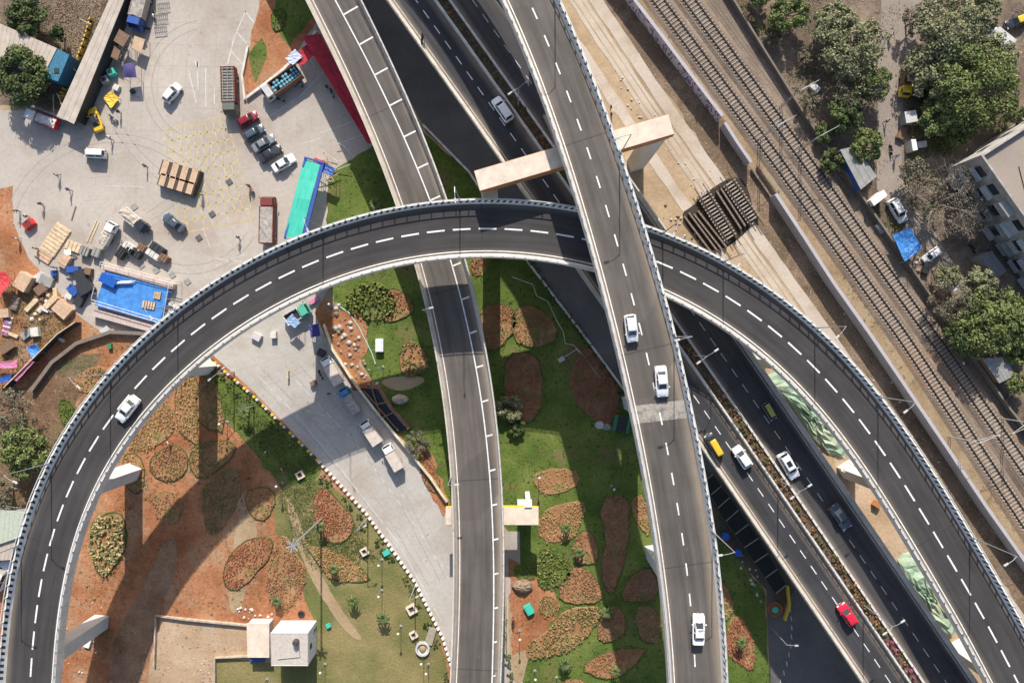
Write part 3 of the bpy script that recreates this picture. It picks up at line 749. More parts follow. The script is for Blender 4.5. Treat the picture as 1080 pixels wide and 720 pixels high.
def tree(px, py, rpx, kind, label, name='tree', hgt=None, group='trees'):
    _tn[0] += 1; seed = _tn[0]*13+5; rs = random.Random(seed)
    h = hgt or (2.2+rpx*.12)            # height of crown base + dome
    z = h*.7; p = W(px, py, z); R = rpx*(H-z)/FPX
    t = thing(name, label, 'tree' if 'bush' not in name and 'shrub' not in name else 'bush', (p.x, p.y, 0), rs.uniform(0, 6), group)
    mat, n, per, leaf, = {'D': (LEAF_D, 60, 120, .25), 'M': (LEAF_M, 56, 120, .25), 'O': (LEAF_O, 62, 95, .24), 'G': (LEAF_G, 40, 50, .2), 'B': (TWIG, 60, 22, .12)}[kind]
    f = max(.35, min(1.6, (R/5)**1.1))
    n = int(n*f)+8
    me = crown_mesh('crown', mat, R, h*.5, int(n*1.05), per, leaf*(.85 if R > 2.5 else .7), seed)
    o = D.objects.new('crown', me); C.objects.link(o); o.parent = t; o.location = (0, 0, h*.5)
    tb = trunk_mb(R, h*.85, rs, 6 if R > 2 else 3, bare=(kind in 'BG'), base=.12+.03*R)
    tb.build('trunk', BARK if kind != 'B' else flat('pale_bark', (.22, .18, .14), .9, var=.2, scale=4), t)
    return t
tree(27, 16, 21, 'D', 'dark green tree at the top left corner above the long shed')
tree(22, 80, 30, 'D', 'large deep green tree covering the end of the beige shed roof')
tree(60, 35, 8, 'D', 'small dark bush between the top left tree and the yellow barricades', 'shrub')
tree(832, 12, 22, 'M', 'open green tree at the top edge left of the dusty lane')
tree(800, -8, 14, 'M', 'small tree cut by the top edge beside the railway yard')
tree(900, 50, 36, 'O', 'big pale olive tree left of the lane')
tree(908, 92, 28, 'G', 'dark thin crowned tree directly below the pale olive tree')
tree(915, 153, 18, 'M', 'bright green leafy tree beside the blue roofed shack')
tree(1000, 32, 42, 'O', 'large dusty olive tree at the top right of the lane')
tree(1030, 88, 46, 'M', 'largest rich green tree on the right of the lane')
tree(988, 124, 21, 'M', 'round smaller green tree at the foot of the large green tree')
tree(1072, 118, 15, 'D', 'dark green tree at the right edge above the concrete building')
tree(996, 212, 46, 'B', 'wide bare grey tree between the lane and the building')
tree(975, 205, 24, 'G', 'sparse dusty tree on the left side of the bare tree')
tree(1050, 340, 38, 'M', 'broad green tree at the right edge beside the railway')
tree(1005, 318, 26, 'G', 'thin dusty tree beside the railway left of the broad green tree')
tree(1000, 290, 14, 'O', 'small olive tree above the white water tank')
tree(1074, 404, 13, 'M', 'small green tree at the right edge beside the grey shack roof')
tree(8, 432, 24, 'G', 'dusty grey tree at the left edge')
tree(24, 476, 29, 'M', 'green tree against the outer edge of the curved flyover')
tree(2, 520, 16, 'G', 'dull grey tree low on the left edge')
tree(440, 466, 13, 'G', 'round grey green bush beside the service road railing', 'bush', 2.2)
tree(538, 430, 15, 'O', 'round olive bush in the shadow right of the lower ramp', 'bush', 2.6)
tree(545, 451, 9, 'D', 'small dark bush just below the olive bush', 'bush', 1.5)
tree(5, 548, 12, 'D', 'dark hedge bush at the left edge beside the pale roof', 'bush', 2)
tree(880, 170, 14, 'D', 'dark scrub bush beside the railway fence', 'bush', 2.5)
tree(850, 60, 10, 'G', 'small dusty shrub in the bare yard by the railway', 'shrub', 2)
tree(1092, 446, 14, 'D', 'low dark bush at the foot of the right edge wall', 'bush', 2)
tree(880, 25, 22, 'O', 'olive tree at the top edge beside the pale olive tree')
tree(915, 85, 24, 'M', 'green tree filling the lower side of the pale olive tree')
tree(893, 118, 20, 'D', 'dark leafy tree below the thin crowned tree')
tree(985, 75, 30, 'O', 'olive tree on the lane side of the big green clump')
tree(1050, 60, 26, 'O', 'dusty tree on the right side of the big green clump')
tree(1010, 128, 24, 'D', 'dark green tree at the lower end of the big green clump')
tree(1035, 12, 22, 'O', 'dusty olive tree at the top edge right of the lane')
tree(965, 20, 16, 'G', 'thin grey tree hanging over the lane at the top')
tree(1025, 225, 30, 'B', 'bare grey tree touching the building balconies')
tree(965, 180, 18, 'G', 'sparse tree above the bare grey tree')
tree(1020, 352, 22, 'D', 'dark green tree on the railway side of the broad green tree')
tree(1076, 368, 18, 'M', 'green tree at the right edge below the broad green tree')
tree(1035, 300, 18, 'O', 'olive tree at the foot of the building annex')
tree(855, 108, 13, 'G', 'small thin tree beside the railway mast at the top')
tree(870, 140, 12, 'D', 'dark small tree in the yard beside the boundary wall', 'bush', 2.4)
tree(815, 40, 12, 'G', 'dusty shrub beside the boundary wall near the top', 'shrub', 2)
tree(745, 340, 9, 'O', 'small shrub growing between the highway and the curved flyover', 'bush', 2)

# planted beds
def inpoly(x, y, poly):
    c = np.zeros(len(x), bool); n = len(poly)
    for i in range(n):
        x1, y1 = poly[i]; x2, y2 = poly[(i+1) % n]
        k = ((y1 > y) != (y2 > y)) & (x < (x2-x1)*(y-y1)/(y2-y1+1e-12)+x1); c ^= k
    return c
BEDM = {
 'brown': leafy('bed_leaves_brown', [(.15, .075, .038), (.26, .13, .065), (.37, .21, .11), (.14, .15, .045)]),
 'red': leafy('bed_leaves_red', [(.18, .055, .03), (.31, .10, .055), (.40, .16, .09), (.16, .14, .05)]),
 'gold': leafy('bed_leaves_gold', [(.2, .125, .045), (.34, .22, .085), (.46, .32, .15), (.2, .19, .06)]),
 'green': leafy('bed_leaves_green', [(.05, .075, .015), (.1, .135, .03), (.19, .2, .06), (.29, .25, .1)]),
 'mixed': leafy('bed_leaves_mixed', [(.08, .105, .025), (.17, .17, .05), (.32, .22, .1), (.42, .3, .16)]),
 'pale': leafy('bed_leaves_pale', [(.12, .15, .04), (.28, .26, .1), (.42, .36, .18), (.5, .44, .28)]),
}
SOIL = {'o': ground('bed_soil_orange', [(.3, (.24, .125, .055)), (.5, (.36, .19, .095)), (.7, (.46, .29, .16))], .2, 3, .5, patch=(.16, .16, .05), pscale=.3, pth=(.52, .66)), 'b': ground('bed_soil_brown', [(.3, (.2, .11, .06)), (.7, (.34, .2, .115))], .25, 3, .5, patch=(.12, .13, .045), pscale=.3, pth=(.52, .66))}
_bn = [0]
G_HEDGE = ground('low_green_border', [(.3, (.04, .07, .02)), (.5, (.085, .125, .035)), (.7, (.17, .16, .07))], .8, 4, .4, bump=1.0)
def bed(poly, kind, label, sp=.42, size=.13, hgt=.22, soil='o', edge=False, ang=.3):
    _bn[0] += 1; rs = np.random.RandomState(100+_bn[0])
    mx = sum(p[0] for p in poly)/len(poly); my = sum(p[1] for p in poly)/len(poly); poly = [(mx+(x-mx)*1.06, my+(y-my)*1.06) for x, y in poly]; poly = wob(smooth(poly, 1), 1.2, 6, 60+_bn[0])
    pts = [W2(*p) for p in poly]; cx = sum(p[0] for p in pts)/len(pts); cy = sum(p[1] for p in pts)/len(pts)
    t = thing('flower_bed', label, 'flower bed', (cx, cy, 0), 0, 'planted beds in the gardens')
    loc = pts; z = .10
    b = MB(); pl = [(x-cx, y-cy) for x, y in pts]
    a = sum(pl[i-1][0]*pl[i][1]-pl[i][0]*pl[i-1][1] for i in range(len(pl)))
    if a < 0: pl = pl[::-1]
    n = len(pl); inner = [(x*.97, y*.97) for x, y in pl]
    b.grid([[(x, y, .08) for x, y in pl], [(x, y, z+.06) for x, y in inner]], cap=True)
    b.build('soil', SOIL[soil] if kind != 'green' else G_LAWN, t)
    xs = [p[0] for p in pl]; ys = [p[1] for p in pl]; R = max(max(xs)-min(xs), max(ys)-min(ys))
    if _bn[0] % 3 != 1:
        bd = MB(); bd.grid([[(x*1.03, y*1.03, 0) for x, y in pl], [(x*1.02, y*1.02, .22) for x, y in pl], [(x*.985, y*.985, .24) for x, y in pl], [(x*.975, y*.975, .05) for x, y in pl]], cap=False)
        bd.build('border', G_HEDGE, t)
    sp = sp*.86
    gx, gy = np.meshgrid(np.arange(-R, R, sp), np.arange(-R, R, sp)); gx = gx.ravel(); gy = gy.ravel()
    X = gx*math.cos(ang)-gy*math.sin(ang)+rs.uniform(-.12, .12, len(gx)); Y = gx*math.sin(ang)+gy*math.cos(ang)+rs.uniform(-.12, .12, len(gx))
    ph = rs.uniform(0, 6, 4); nz = .5+.25*(np.sin(X*.9+ph[0]+np.sin(Y*.7+ph[1]))+np.sin(Y*1.1+ph[2]+1.3*np.sin(X*.5+ph[3]))); k = inpoly(X, Y, pl) & (rs.rand(len(X)) < .25+.8*nz); X = X[k]; Y = Y[k]
    m = 6; n = len(X)
    X = np.repeat(X, m)+rs.normal(size=n*m)*.09; Y = np.repeat(Y, m)+rs.normal(size=n*m)*.09
    Z = z+.08+rs.uniform(.05, 1, n*m)*hgt
    N_ = rs.normal(size=(n*m, 3))*.7+np.array([0, 0, .9]); N_ /= np.linalg.norm(N_, axis=1)[:, None]
    V = quads(np.c_[X, Y, Z], N_, rs.uniform(.6, 1.2, n*m)*size, rs)
    me = leafmesh('plants', V, BEDM[kind]); o = D.objects.new('plants', me); C.objects.link(o); o.parent = t
    return t
bed([(366, 312), (385, 298), (398, 298), (414, 308), (418, 322), (410, 335), (388, 338), (368, 325)], 'green', 'pale green leafy bed left of the lower ramp near the curved flyover', .5, .28, .6)
bed([(404, 308), (420, 304), (436, 322), (434, 330), (412, 340), (402, 334), (416, 322)], 'brown', 'brown tipped bed touching the pale green bed left of the lower ramp', .45)
bed([(424, 364), (436, 360), (450, 372), (452, 390), (430, 398), (422, 388)], 'mixed', 'mixed green and brown bed against the left side of the lower ramp', .45, .2)
bed([(498, 270), (512, 271), (514, 285), (504, 292), (496, 288)], 'brown', 'small brown bed just under the curved flyover right of the ramp', .4)
bed([(506, 328), (514, 322), (540, 322), (545, 345), (525, 368), (512, 366)], 'brown', 'long brown bed right of the ramp beside the round olive bush path', .45)
bed([(542, 326), (565, 322), (588, 345), (583, 362), (548, 365), (540, 345)], 'mixed', 'shaded leafy bed between the lower ramp and the highway', .45)
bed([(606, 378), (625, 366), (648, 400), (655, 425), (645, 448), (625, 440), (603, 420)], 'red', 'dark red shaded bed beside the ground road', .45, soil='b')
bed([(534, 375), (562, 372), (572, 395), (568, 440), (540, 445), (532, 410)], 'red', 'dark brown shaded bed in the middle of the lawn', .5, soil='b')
bed([(440, 478), (452, 482), (464, 505), (462, 520), (448, 512)], 'red', 'narrow reddish bed squeezed between the railing and the lower ramp', .4)
bed([(568, 541), (606, 528), (618, 532), (608, 560), (600, 570), (570, 570)], 'gold', 'golden bed right of the yellow crossbeam', .42)
bed([(568, 580), (585, 578), (602, 596), (600, 610), (575, 622), (566, 610)], 'green', 'yellow green bed right of the mud heap', .45, .22)
bed([(602, 598), (616, 598), (632, 615), (634, 634), (600, 636), (588, 626)], 'brown', 'brown bed adjoining the yellow green bed right of the mud heap', .42)
bed([(596, 642), (636, 640), (626, 662), (606, 682), (585, 690), (558, 695), (556, 680), (580, 664)], 'mixed', 'large mixed bed in the lower middle of the lawn', .45, .2)
bed([(612, 704), (640, 686), (682, 682), (672, 696), (655, 712), (635, 715)], 'brown', 'pointed oval brown bed at the bottom of the lawn', .42)
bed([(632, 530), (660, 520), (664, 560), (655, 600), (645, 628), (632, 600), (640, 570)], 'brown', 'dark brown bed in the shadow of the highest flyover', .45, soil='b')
bed([(666, 526), (680, 522), (686, 566), (676, 556), (668, 545)], 'gold', 'small golden bed beside the left edge of the highest flyover', .42)
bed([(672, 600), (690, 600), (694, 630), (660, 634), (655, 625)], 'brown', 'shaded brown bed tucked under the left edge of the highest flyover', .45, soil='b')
bed([(594, 716), (612, 714), (618, 722), (600, 724)], 'gold', 'tiny golden bed cut by the bottom edge of the lawn', .42)
bed([(765, 672), (776, 645), (792, 668), (796, 690), (792, 705), (778, 698), (766, 686)], 'red', 'leaf shaped reddish bed right of the highest flyover', .4)
bed([(758, 610), (768, 622), (775, 640), (764, 656), (758, 640)], 'gold', 'thin golden bed right of the highest flyover', .42)
bed([(604, 572), (618, 556), (630, 572), (630, 592), (616, 594), (606, 590)], 'brown', 'small brown bed left of the long shaded bed', .42)
bed([(570, 626), (586, 630), (592, 640), (578, 652), (568, 642)], 'mixed', 'small leafy bed wedged below the yellow green bed', .42)
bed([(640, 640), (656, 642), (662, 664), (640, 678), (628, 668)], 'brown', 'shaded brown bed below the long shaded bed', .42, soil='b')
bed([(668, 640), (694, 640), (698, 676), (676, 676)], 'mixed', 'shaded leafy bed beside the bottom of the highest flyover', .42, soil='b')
bed([(560, 500), (590, 492), (612, 500), (604, 516), (572, 522)], 'gold', 'faint golden bed above the yellow crossbeam bed', .6, .12)
bed([(258, 520), (280, 512), (292, 524), (282, 548), (266, 545)], 'brown', 'faint brown bed at the foot of the left lawn', .55)
bed([(130, 480), (146, 478), (154, 500), (146, 522), (132, 510)], 'gold', 'thin golden bed beside the upper bent pier', .5)
bed([(160, 520), (180, 516), (196, 530), (186, 552), (166, 548)], 'brown', 'faint brown bed between the bent piers', .55)
# left gardens
bed([(214, 392), (226, 394), (240, 455), (216, 450), (205, 430)], 'mixed', 'brown and green bed below the grey side pavement', .45)
bed([(190, 400), (210, 398), (206, 450), (212, 470), (190, 455), (184, 430)], 'gold', 'golden bed beside the shadow of the bent pier', .42)
bed([(150, 445), (172, 420), (180, 430), (184, 455), (165, 470), (148, 475), (135, 470)], 'gold', 'golden bed on the orange earth beside the inner edge of the curve', .42)
bed([(160, 480), (185, 468), (198, 480), (196, 498), (180, 508), (160, 500)], 'brown', 'round brown bed on the orange earth in the left gardens', .4)
bed([(205, 468), (240, 465), (250, 474), (230, 495), (212, 505), (200, 490)], 'mixed', 'leafy bed at the tip of the left lawn', .42)
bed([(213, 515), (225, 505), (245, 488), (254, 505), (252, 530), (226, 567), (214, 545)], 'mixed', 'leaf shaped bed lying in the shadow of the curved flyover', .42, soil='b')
bed([(100, 550), (118, 540), (130, 545), (134, 570), (125, 590), (110, 608), (100, 595), (96, 565)], 'pale', 'pale green and cream bed close to the inner edge of the curve', .5, .28, .6)
bed([(236, 612), (240, 590), (256, 572), (272, 567), (288, 570), (282, 590), (262, 612), (248, 622)], 'red', 'bright red bed with a curved green border in the left gardens', .4)
bed([(282, 608), (290, 580), (300, 562), (312, 585), (325, 605), (312, 632), (300, 644), (284, 632)], 'brown', 'large brown bed at the foot of the tall mast', .38)
bed([(330, 530), (340, 512), (356, 528), (374, 548), (368, 565), (356, 572), (338, 565)], 'red', 'reddish brown bed beside the base of the tall mast', .38)
bed([(322, 574), (340, 576), (368, 588), (382, 600), (390, 612), (350, 612), (338, 595)], 'gold', 'fan shaped golden bed in the middle of the dry lawn', .38, ang=.6)
bed([(75, 400), (100, 385), (118, 392), (112, 410), (85, 415)], 'mixed', 'scrubby bed outside the curved flyover on the left', .5)
bed([(62, 420), (78, 425), (80, 445), (68, 452)], 'green', 'small green weedy bed outside the curve', .45)
bed([(286, 12), (302, 10), (300, 30), (288, 34)], 'green', 'small shaded bed on the planted island at the top', .5)
bed([(540, 598), (558, 592), (566, 600), (562, 612), (545, 610)], 'green', 'small shaded green bed below the yellow crossbeam', .45)

# hedge line shrubs along the service road
def shrub_proto(name, mat, R, seed, n=7, per=40, leaf=.13, stem=True, gap=None):
    t = thing(name, 'x', 'shrub', (0, 0, 0)); me = crown_mesh('foliage', mat, R, R*1.1, n, per, leaf, seed)
    o = D.objects.new('foliage', me); C.objects.link(o); o.parent = t; o.location = (0, 0, .15)
    b = MB()
    for k in range(4): b.tube((0, 0, -.05), (R*.4*math.cos(k*1.6), R*.4*math.sin(k*1.6), .3+R*.4), .03, .015, 4)
    b.build('stem', BARK, t); return t
used = {}
def scatter(proto, pts, label, group, jitter=.3, z=0, seed=1):
    r = random.Random(seed)
    for k, (x, y) in enumerate(pts):
        loc = (x+r.uniform(-jitter, jitter), y+r.uniform(-jitter, jitter), z if not callable(z) else z(k))
        s = r.uniform(.75, 1.25)
        if proto.name not in used:
            used[proto.name] = 1; kids(proto); proto.location = loc; proto['label'] = label; proto['group'] = group; o = proto
        else: o = dup(proto, loc, r.uniform(0, 6), label, s); o['group'] = group
def along(px, step):
    P_ = [W(*p) for p in px]; out = []; acc = 0
    for a, b_ in zip(P_, P_[1:]):
        L = (b_-a).length; x = acc
        while x < L: p = a.lerp(b_, x/L); out.append((p.x, p.y)); x += step
        acc = x-L
    return out
KERB_L = [(203, 372), (222, 378), (270, 420), (300, 450), (337, 487), (387, 542), (437, 612), (467, 672), (482, 722)]
p1 = shrub_proto('shrub', LEAF_M, .62, 5)
pts = along([(x-5, y+5) for x, y in KERB_L[1:]], 1.9)
r_ = random.Random(3); pts = [p for p in pts if r_.random() < .75]
scatter(p1, pts, 'small round green shrub in the row behind the painted kerb blocks', 'green shrubs along the service road', .35, 0, 5)
p1 = shrub_proto('shrub', LEAF_D, .6, 6)
scatter(p1, along([(548, 255), (570, 292), (610, 348), (640, 392), (668, 432), (720, 500)], 2.0), 'dark round shrub in the row beside the ground road', 'dark shrubs along the ground road', .2, 0, 6)
p1 = shrub_proto('shrub', LEAF_M, .6, 7)
scatter(p1, along([(536, 690), (540, 722), (545, 760)], 1.6), 'green shrub beside the pavement right of the lower ramp', 'green shrubs beside the pavement', .2, 0, 7)
# bougainvillea on the highway median, every plant a thing
PINKL = leafy('bougainvillea_pink', [(.05, .09, .02), (.3, .05, .12), (.55, .16, .3), (.2, .2, .06)])
ORL = leafy('bougainvillea_orange', [(.05, .07, .02), (.16, .1, .04), (.32, .17, .08), (.42, .27, .19)])
OLL = leafy('median_leaves_olive', [(.04, .06, .015), (.1, .11, .03), (.22, .16, .07), (.3, .22, .1)])
s_a = pH.nearest(*W2(460, -4, ZH))[0]; s_b = pH.nearest(*W2(960, 722, ZH))[0]
protos = [shrub_proto('flowering_shrub', m_, .62, 20+i, 7, 34, .13) for i, m_ in enumerate((PINKL, ORL, OLL))]
LB = ['pink flowering shrub planted in the highway median', 'orange flowering shrub planted in the highway median', 'olive green shrub planted in the highway median']
r_ = random.Random(9); x = s_a; lists = [[], [], []]
while x < s_b:
    frac = (x-s_a)/(s_b-s_a); q_ = r_.random()
    k = 0 if (frac > .93 and q_ < .7) else (2 if q_ < (.85 if frac < .3 else .5) else 1)
    w_ = float(np.interp(x, pH.s, pH.w)); p = pH.at(x, w_*.475+r_.uniform(-.15, .15), .3); lists[k].append(p); x += 1.35
for k in range(3):
    scatter(protos[k], [(p.x, p.y) for p in lists[k]], LB[k], 'shrubs on the highway median', 0.05, ZH+.3, 30+k)

# small palms
def palm(px, py, label, R=1.5, h=2.4):
    p = W(px, py, h); t = thing('palm', label, 'palm', (p.x, p.y, 0), rng.uniform(0, 6), 'young palms on the lawns')
    b = MB(); b.tube((0, 0, -.1), (0, 0, h), .14, .09, 7); b.build('trunk', BARK, t)
    f = MB()
    for k in range(11):
        a = 2*PI*k/11+rng.uniform(-.2, .2); prev = None; L = R*rng.uniform(.8, 1.1)
        for j in range(5):
            u = j/4; c = Vector((math.cos(a)*L*u, math.sin(a)*L*u, h+.35*math.sin(u*2.6)*L-.3*u*u*L)); wd = .20*math.sin(.35+u*2.6)+.02
            n = Vector((-math.sin(a), math.cos(a), 0))*wd; cur = (c-n, c+n+Vector((0, 0, .0)), c+Vector((0, 0, .06)))
            if prev: f.face([prev[0], prev[2], cur[2], cur[0]]); f.face([prev[2], prev[1], cur[1], cur[2]])
            prev = cur
    f.build('fronds', LEAF_D, t); return t
PALMS = [(611, 583, 'young palm left of the highest flyover shadow'), (597, 557, 'young palm on the golden bed near the yellow crossbeam'), (596, 700, 'small palm at the bottom of the lawn'), (372, 634, 'double headed small palm in the middle of the dry lawn'),
         (352, 600, 'small palm on the fan shaped golden bed'), (292, 634, 'small palm on the brown bed above the white hut'), (396, 216, 'small palm on the shaded lawn between the curve and the lower ramp'), (404, 652, 'tiny palm right of the double headed palm'),
         (338, 556, 'small palm on the reddish bed by the mast'), (640, 646, 'young palm in the shadow of the highest flyover'), (782, 678, 'small palm on the leaf shaped red bed'), (258, 436, 'small palm on the left lawn near the kerb'), (649, 708, 'small palm on the pointed oval bed')]
for x, y, l in PALMS: palm(x, y, l, rng.uniform(1.0, 1.5), rng.uniform(1.4, 2.4))

# low weeds, litter and tufts nobody could count
def scatter_stuff(name, label, cat, polys, n, mat, size, seed, hgt=.18, m=5, spread=.16, clump=None):
    rs = np.random.RandomState(seed); VV = []
    for poly in polys:
        pts = [W2(*p) for p in poly]; xs = [p[0] for p in pts]; ys = [p[1] for p in pts]
        if clump:
            cx = rs.uniform(min(xs), max(xs), clump); cy = rs.uniform(min(ys), max(ys), clump); i = rs.randint(0, clump, n)
            X = cx[i]+rs.normal(size=n)*1.6; Y = cy[i]+rs.normal(size=n)*1.6
        else: X = rs.uniform(min(xs), max(xs), n); Y = rs.uniform(min(ys), max(ys), n)
        k = inpoly(X, Y, pts); X = np.repeat(X[k], m); Y = np.repeat(Y[k], m); c = len(X)
        X = X+rs.normal(size=c)*spread; Y = Y+rs.normal(size=c)*spread; Z = .06+rs.uniform(0, hgt, c)
        N_ = rs.normal(size=(c, 3))*.6+np.array([0, 0, .9]); N_ /= np.linalg.norm(N_, axis=1)[:, None]
        VV.append(quads(np.c_[X, Y, Z], N_, rs.uniform(.5, 1.3, c)*size, rs))
    me = leafmesh(name, np.concatenate(VV), mat); o = D.objects.new(name, me); C.objects.link(o); tag(o, label, cat, None, 'stuff'); return o
DRY = leafy('dry_litter', [(.09, .055, .03), (.2, .13, .075), (.32, .24, .15), (.42, .36, .27)])
WEEDL = leafy('weed_leaves', [(.05, .06, .02), (.1, .12, .035), (.18, .18, .06), (.3, .25, .12)])
OR_P = [[(60, 500), (130, 410), (220, 380), (330, 515), (340, 640), (150, 645), (120, 720), (50, 720)], [(0, 420), (80, 366), (150, 356), (60, 500), (20, 560), (0, 560)], [(0, 290), (50, 300), (80, 340), (20, 400), (0, 400)]]
scatter_stuff('ground_weeds', 'sparse dry weeds over the orange earth', 'weeds', OR_P, 1800, WEEDL, .09, 71, clump=60)
scatter_stuff('dry_litter', 'dry leaf litter over the orange earth', 'litter', OR_P, 2200, DRY, .07, 72, .06)
YD = [[(770, -20), (1090, -20), (1090, 130), (1000, 180), (1030, 240), (1080, 310), (1090, 460), (990, 340), (900, 200), (850, 120)], [(0, 0), (125, 0), (80, 118), (0, 100)]]
scatter_stuff('yard_litter', 'dry leaves and scraps littering the tree yard', 'litter', YD, 5200, DRY, .11, 73, .08, 4, .3, clump=150)
scatter_stuff('yard_scrub', 'low green and grey scrub under the yard trees', 'scrub', [[(770, 0), (840, 20), (905, 160), (1000, 330), (1080, 440), (1090, 470), (1040, 420), (940, 260), (880, 180), (840, 110)], [(955, 60), (1000, 70), (1010, 160), (960, 170)]], 1500, WEEDL, .14, 74, .4, 7, .3, clump=50)
scatter_stuff('verge_grass', 'dry grass tufts along the railway verge', 'grass', [[(676, 0), (696, 0), (780, 120), (850, 215), (905, 300), (985, 410), (1080, 545), (1080, 580), (1000, 468), (920, 352), (850, 248), (766, 120)]], 1600, WEEDL, .12, 75, .25, 5, .2, clump=70)
scatter_stuff('lawn_tufts', 'uneven darker tufts on the lawns', 'grass', [[(345, 190), (446, 140), (557, 275), (655, 405), (806, 622), (815, 720), (535, 720), (490, 520), (380, 400), (350, 300)], [(228, 395), (340, 492), (325, 515), (235, 435)], [(290, 520), (340, 505), (400, 590), (330, 600)]], 3000, leafy('tuft_leaves', [(.04, .055, .015), (.08, .105, .025), (.14, .15, .045)]), .1, 76, .1, 5, .2, clump=160)
scatter_stuff('dirt_specks', 'scraps and pebbles on the bare earth beside the dirt track', 'litter', [[(600, 40), (660, 60), (760, 190), (880, 340), (1000, 510), (1080, 640), (1060, 650), (840, 350), (700, 230), (650, 120)]], 1600, DRY, .08, 77, .05, 4, .3, clump=90)
# ------------------------------------------------------------------ vehicles
def paint(name, c): return flat('car_paint_'+name, c, .28, 0, .04, .5, spec=.6)
P_WHITE = paint('white', (.78, .79, .80)); P_RED = paint('red', (.62, .02, .05)); P_DRED = paint('wine_red', (.22, .012, .025)); P_GREY = paint('slate', (.07, .085, .105)); P_DARK = paint('dark', (.03, .035, .042)); P_BLUE = paint('blue_grey', (.065, .09, .125)); P_SILV = paint('silver', (.2, .22, .24)); P_MAR = paint('maroon', (.2, .02, .04)); P_YEL = paint('taxi_yellow', (.75, .48, .03))
def wheel(t, x, y, r=.31, w_=.2):
    m = MB(); m.tube((0, -w_/2, 0), (0, w_/2, 0), r, r, 14); o = m.build('wheel', BLACK, t, loc=(x, y, r))
    m = MB(); s = 1 if y > 0 else -1; m.tube((0, s*(w_/2-.01), 0), (0, s*(w_/2+.015), 0), r*.62, r*.55, 10); m.build('rim', RIMM, o)
SPEC = {  # length, width, height, hood end, windscreen top, roof rear, rear glass end (fractions from front), belt height
 'hatch': (3.85, 1.68, 1.52, .24, .40, .86, .96, .92),
 'sedan': (4.35, 1.72, 1.47, .26, .42, .70, .84, .92),
 'suv': (4.55, 1.85, 1.72, .25, .38, .90, .97, 1.02),
 'van': (3.75, 1.55, 1.80, .12, .24, .95, .99, 1.02)}
def ring(x, hw, zb, zt, rnd=.12, crown=.04):
    return [(x, -hw*.93, zb), (x, -hw, zb+(zt-zb)*.35), (x, -hw*.985, zt-rnd), (x, -hw+rnd*1.1, zt), (x, 0, zt+crown), (x, hw-rnd*1.1, zt), (x, hw*.985, zt-rnd), (x, hw, zb+(zt-zb)*.35), (x, hw*.93, zb)]
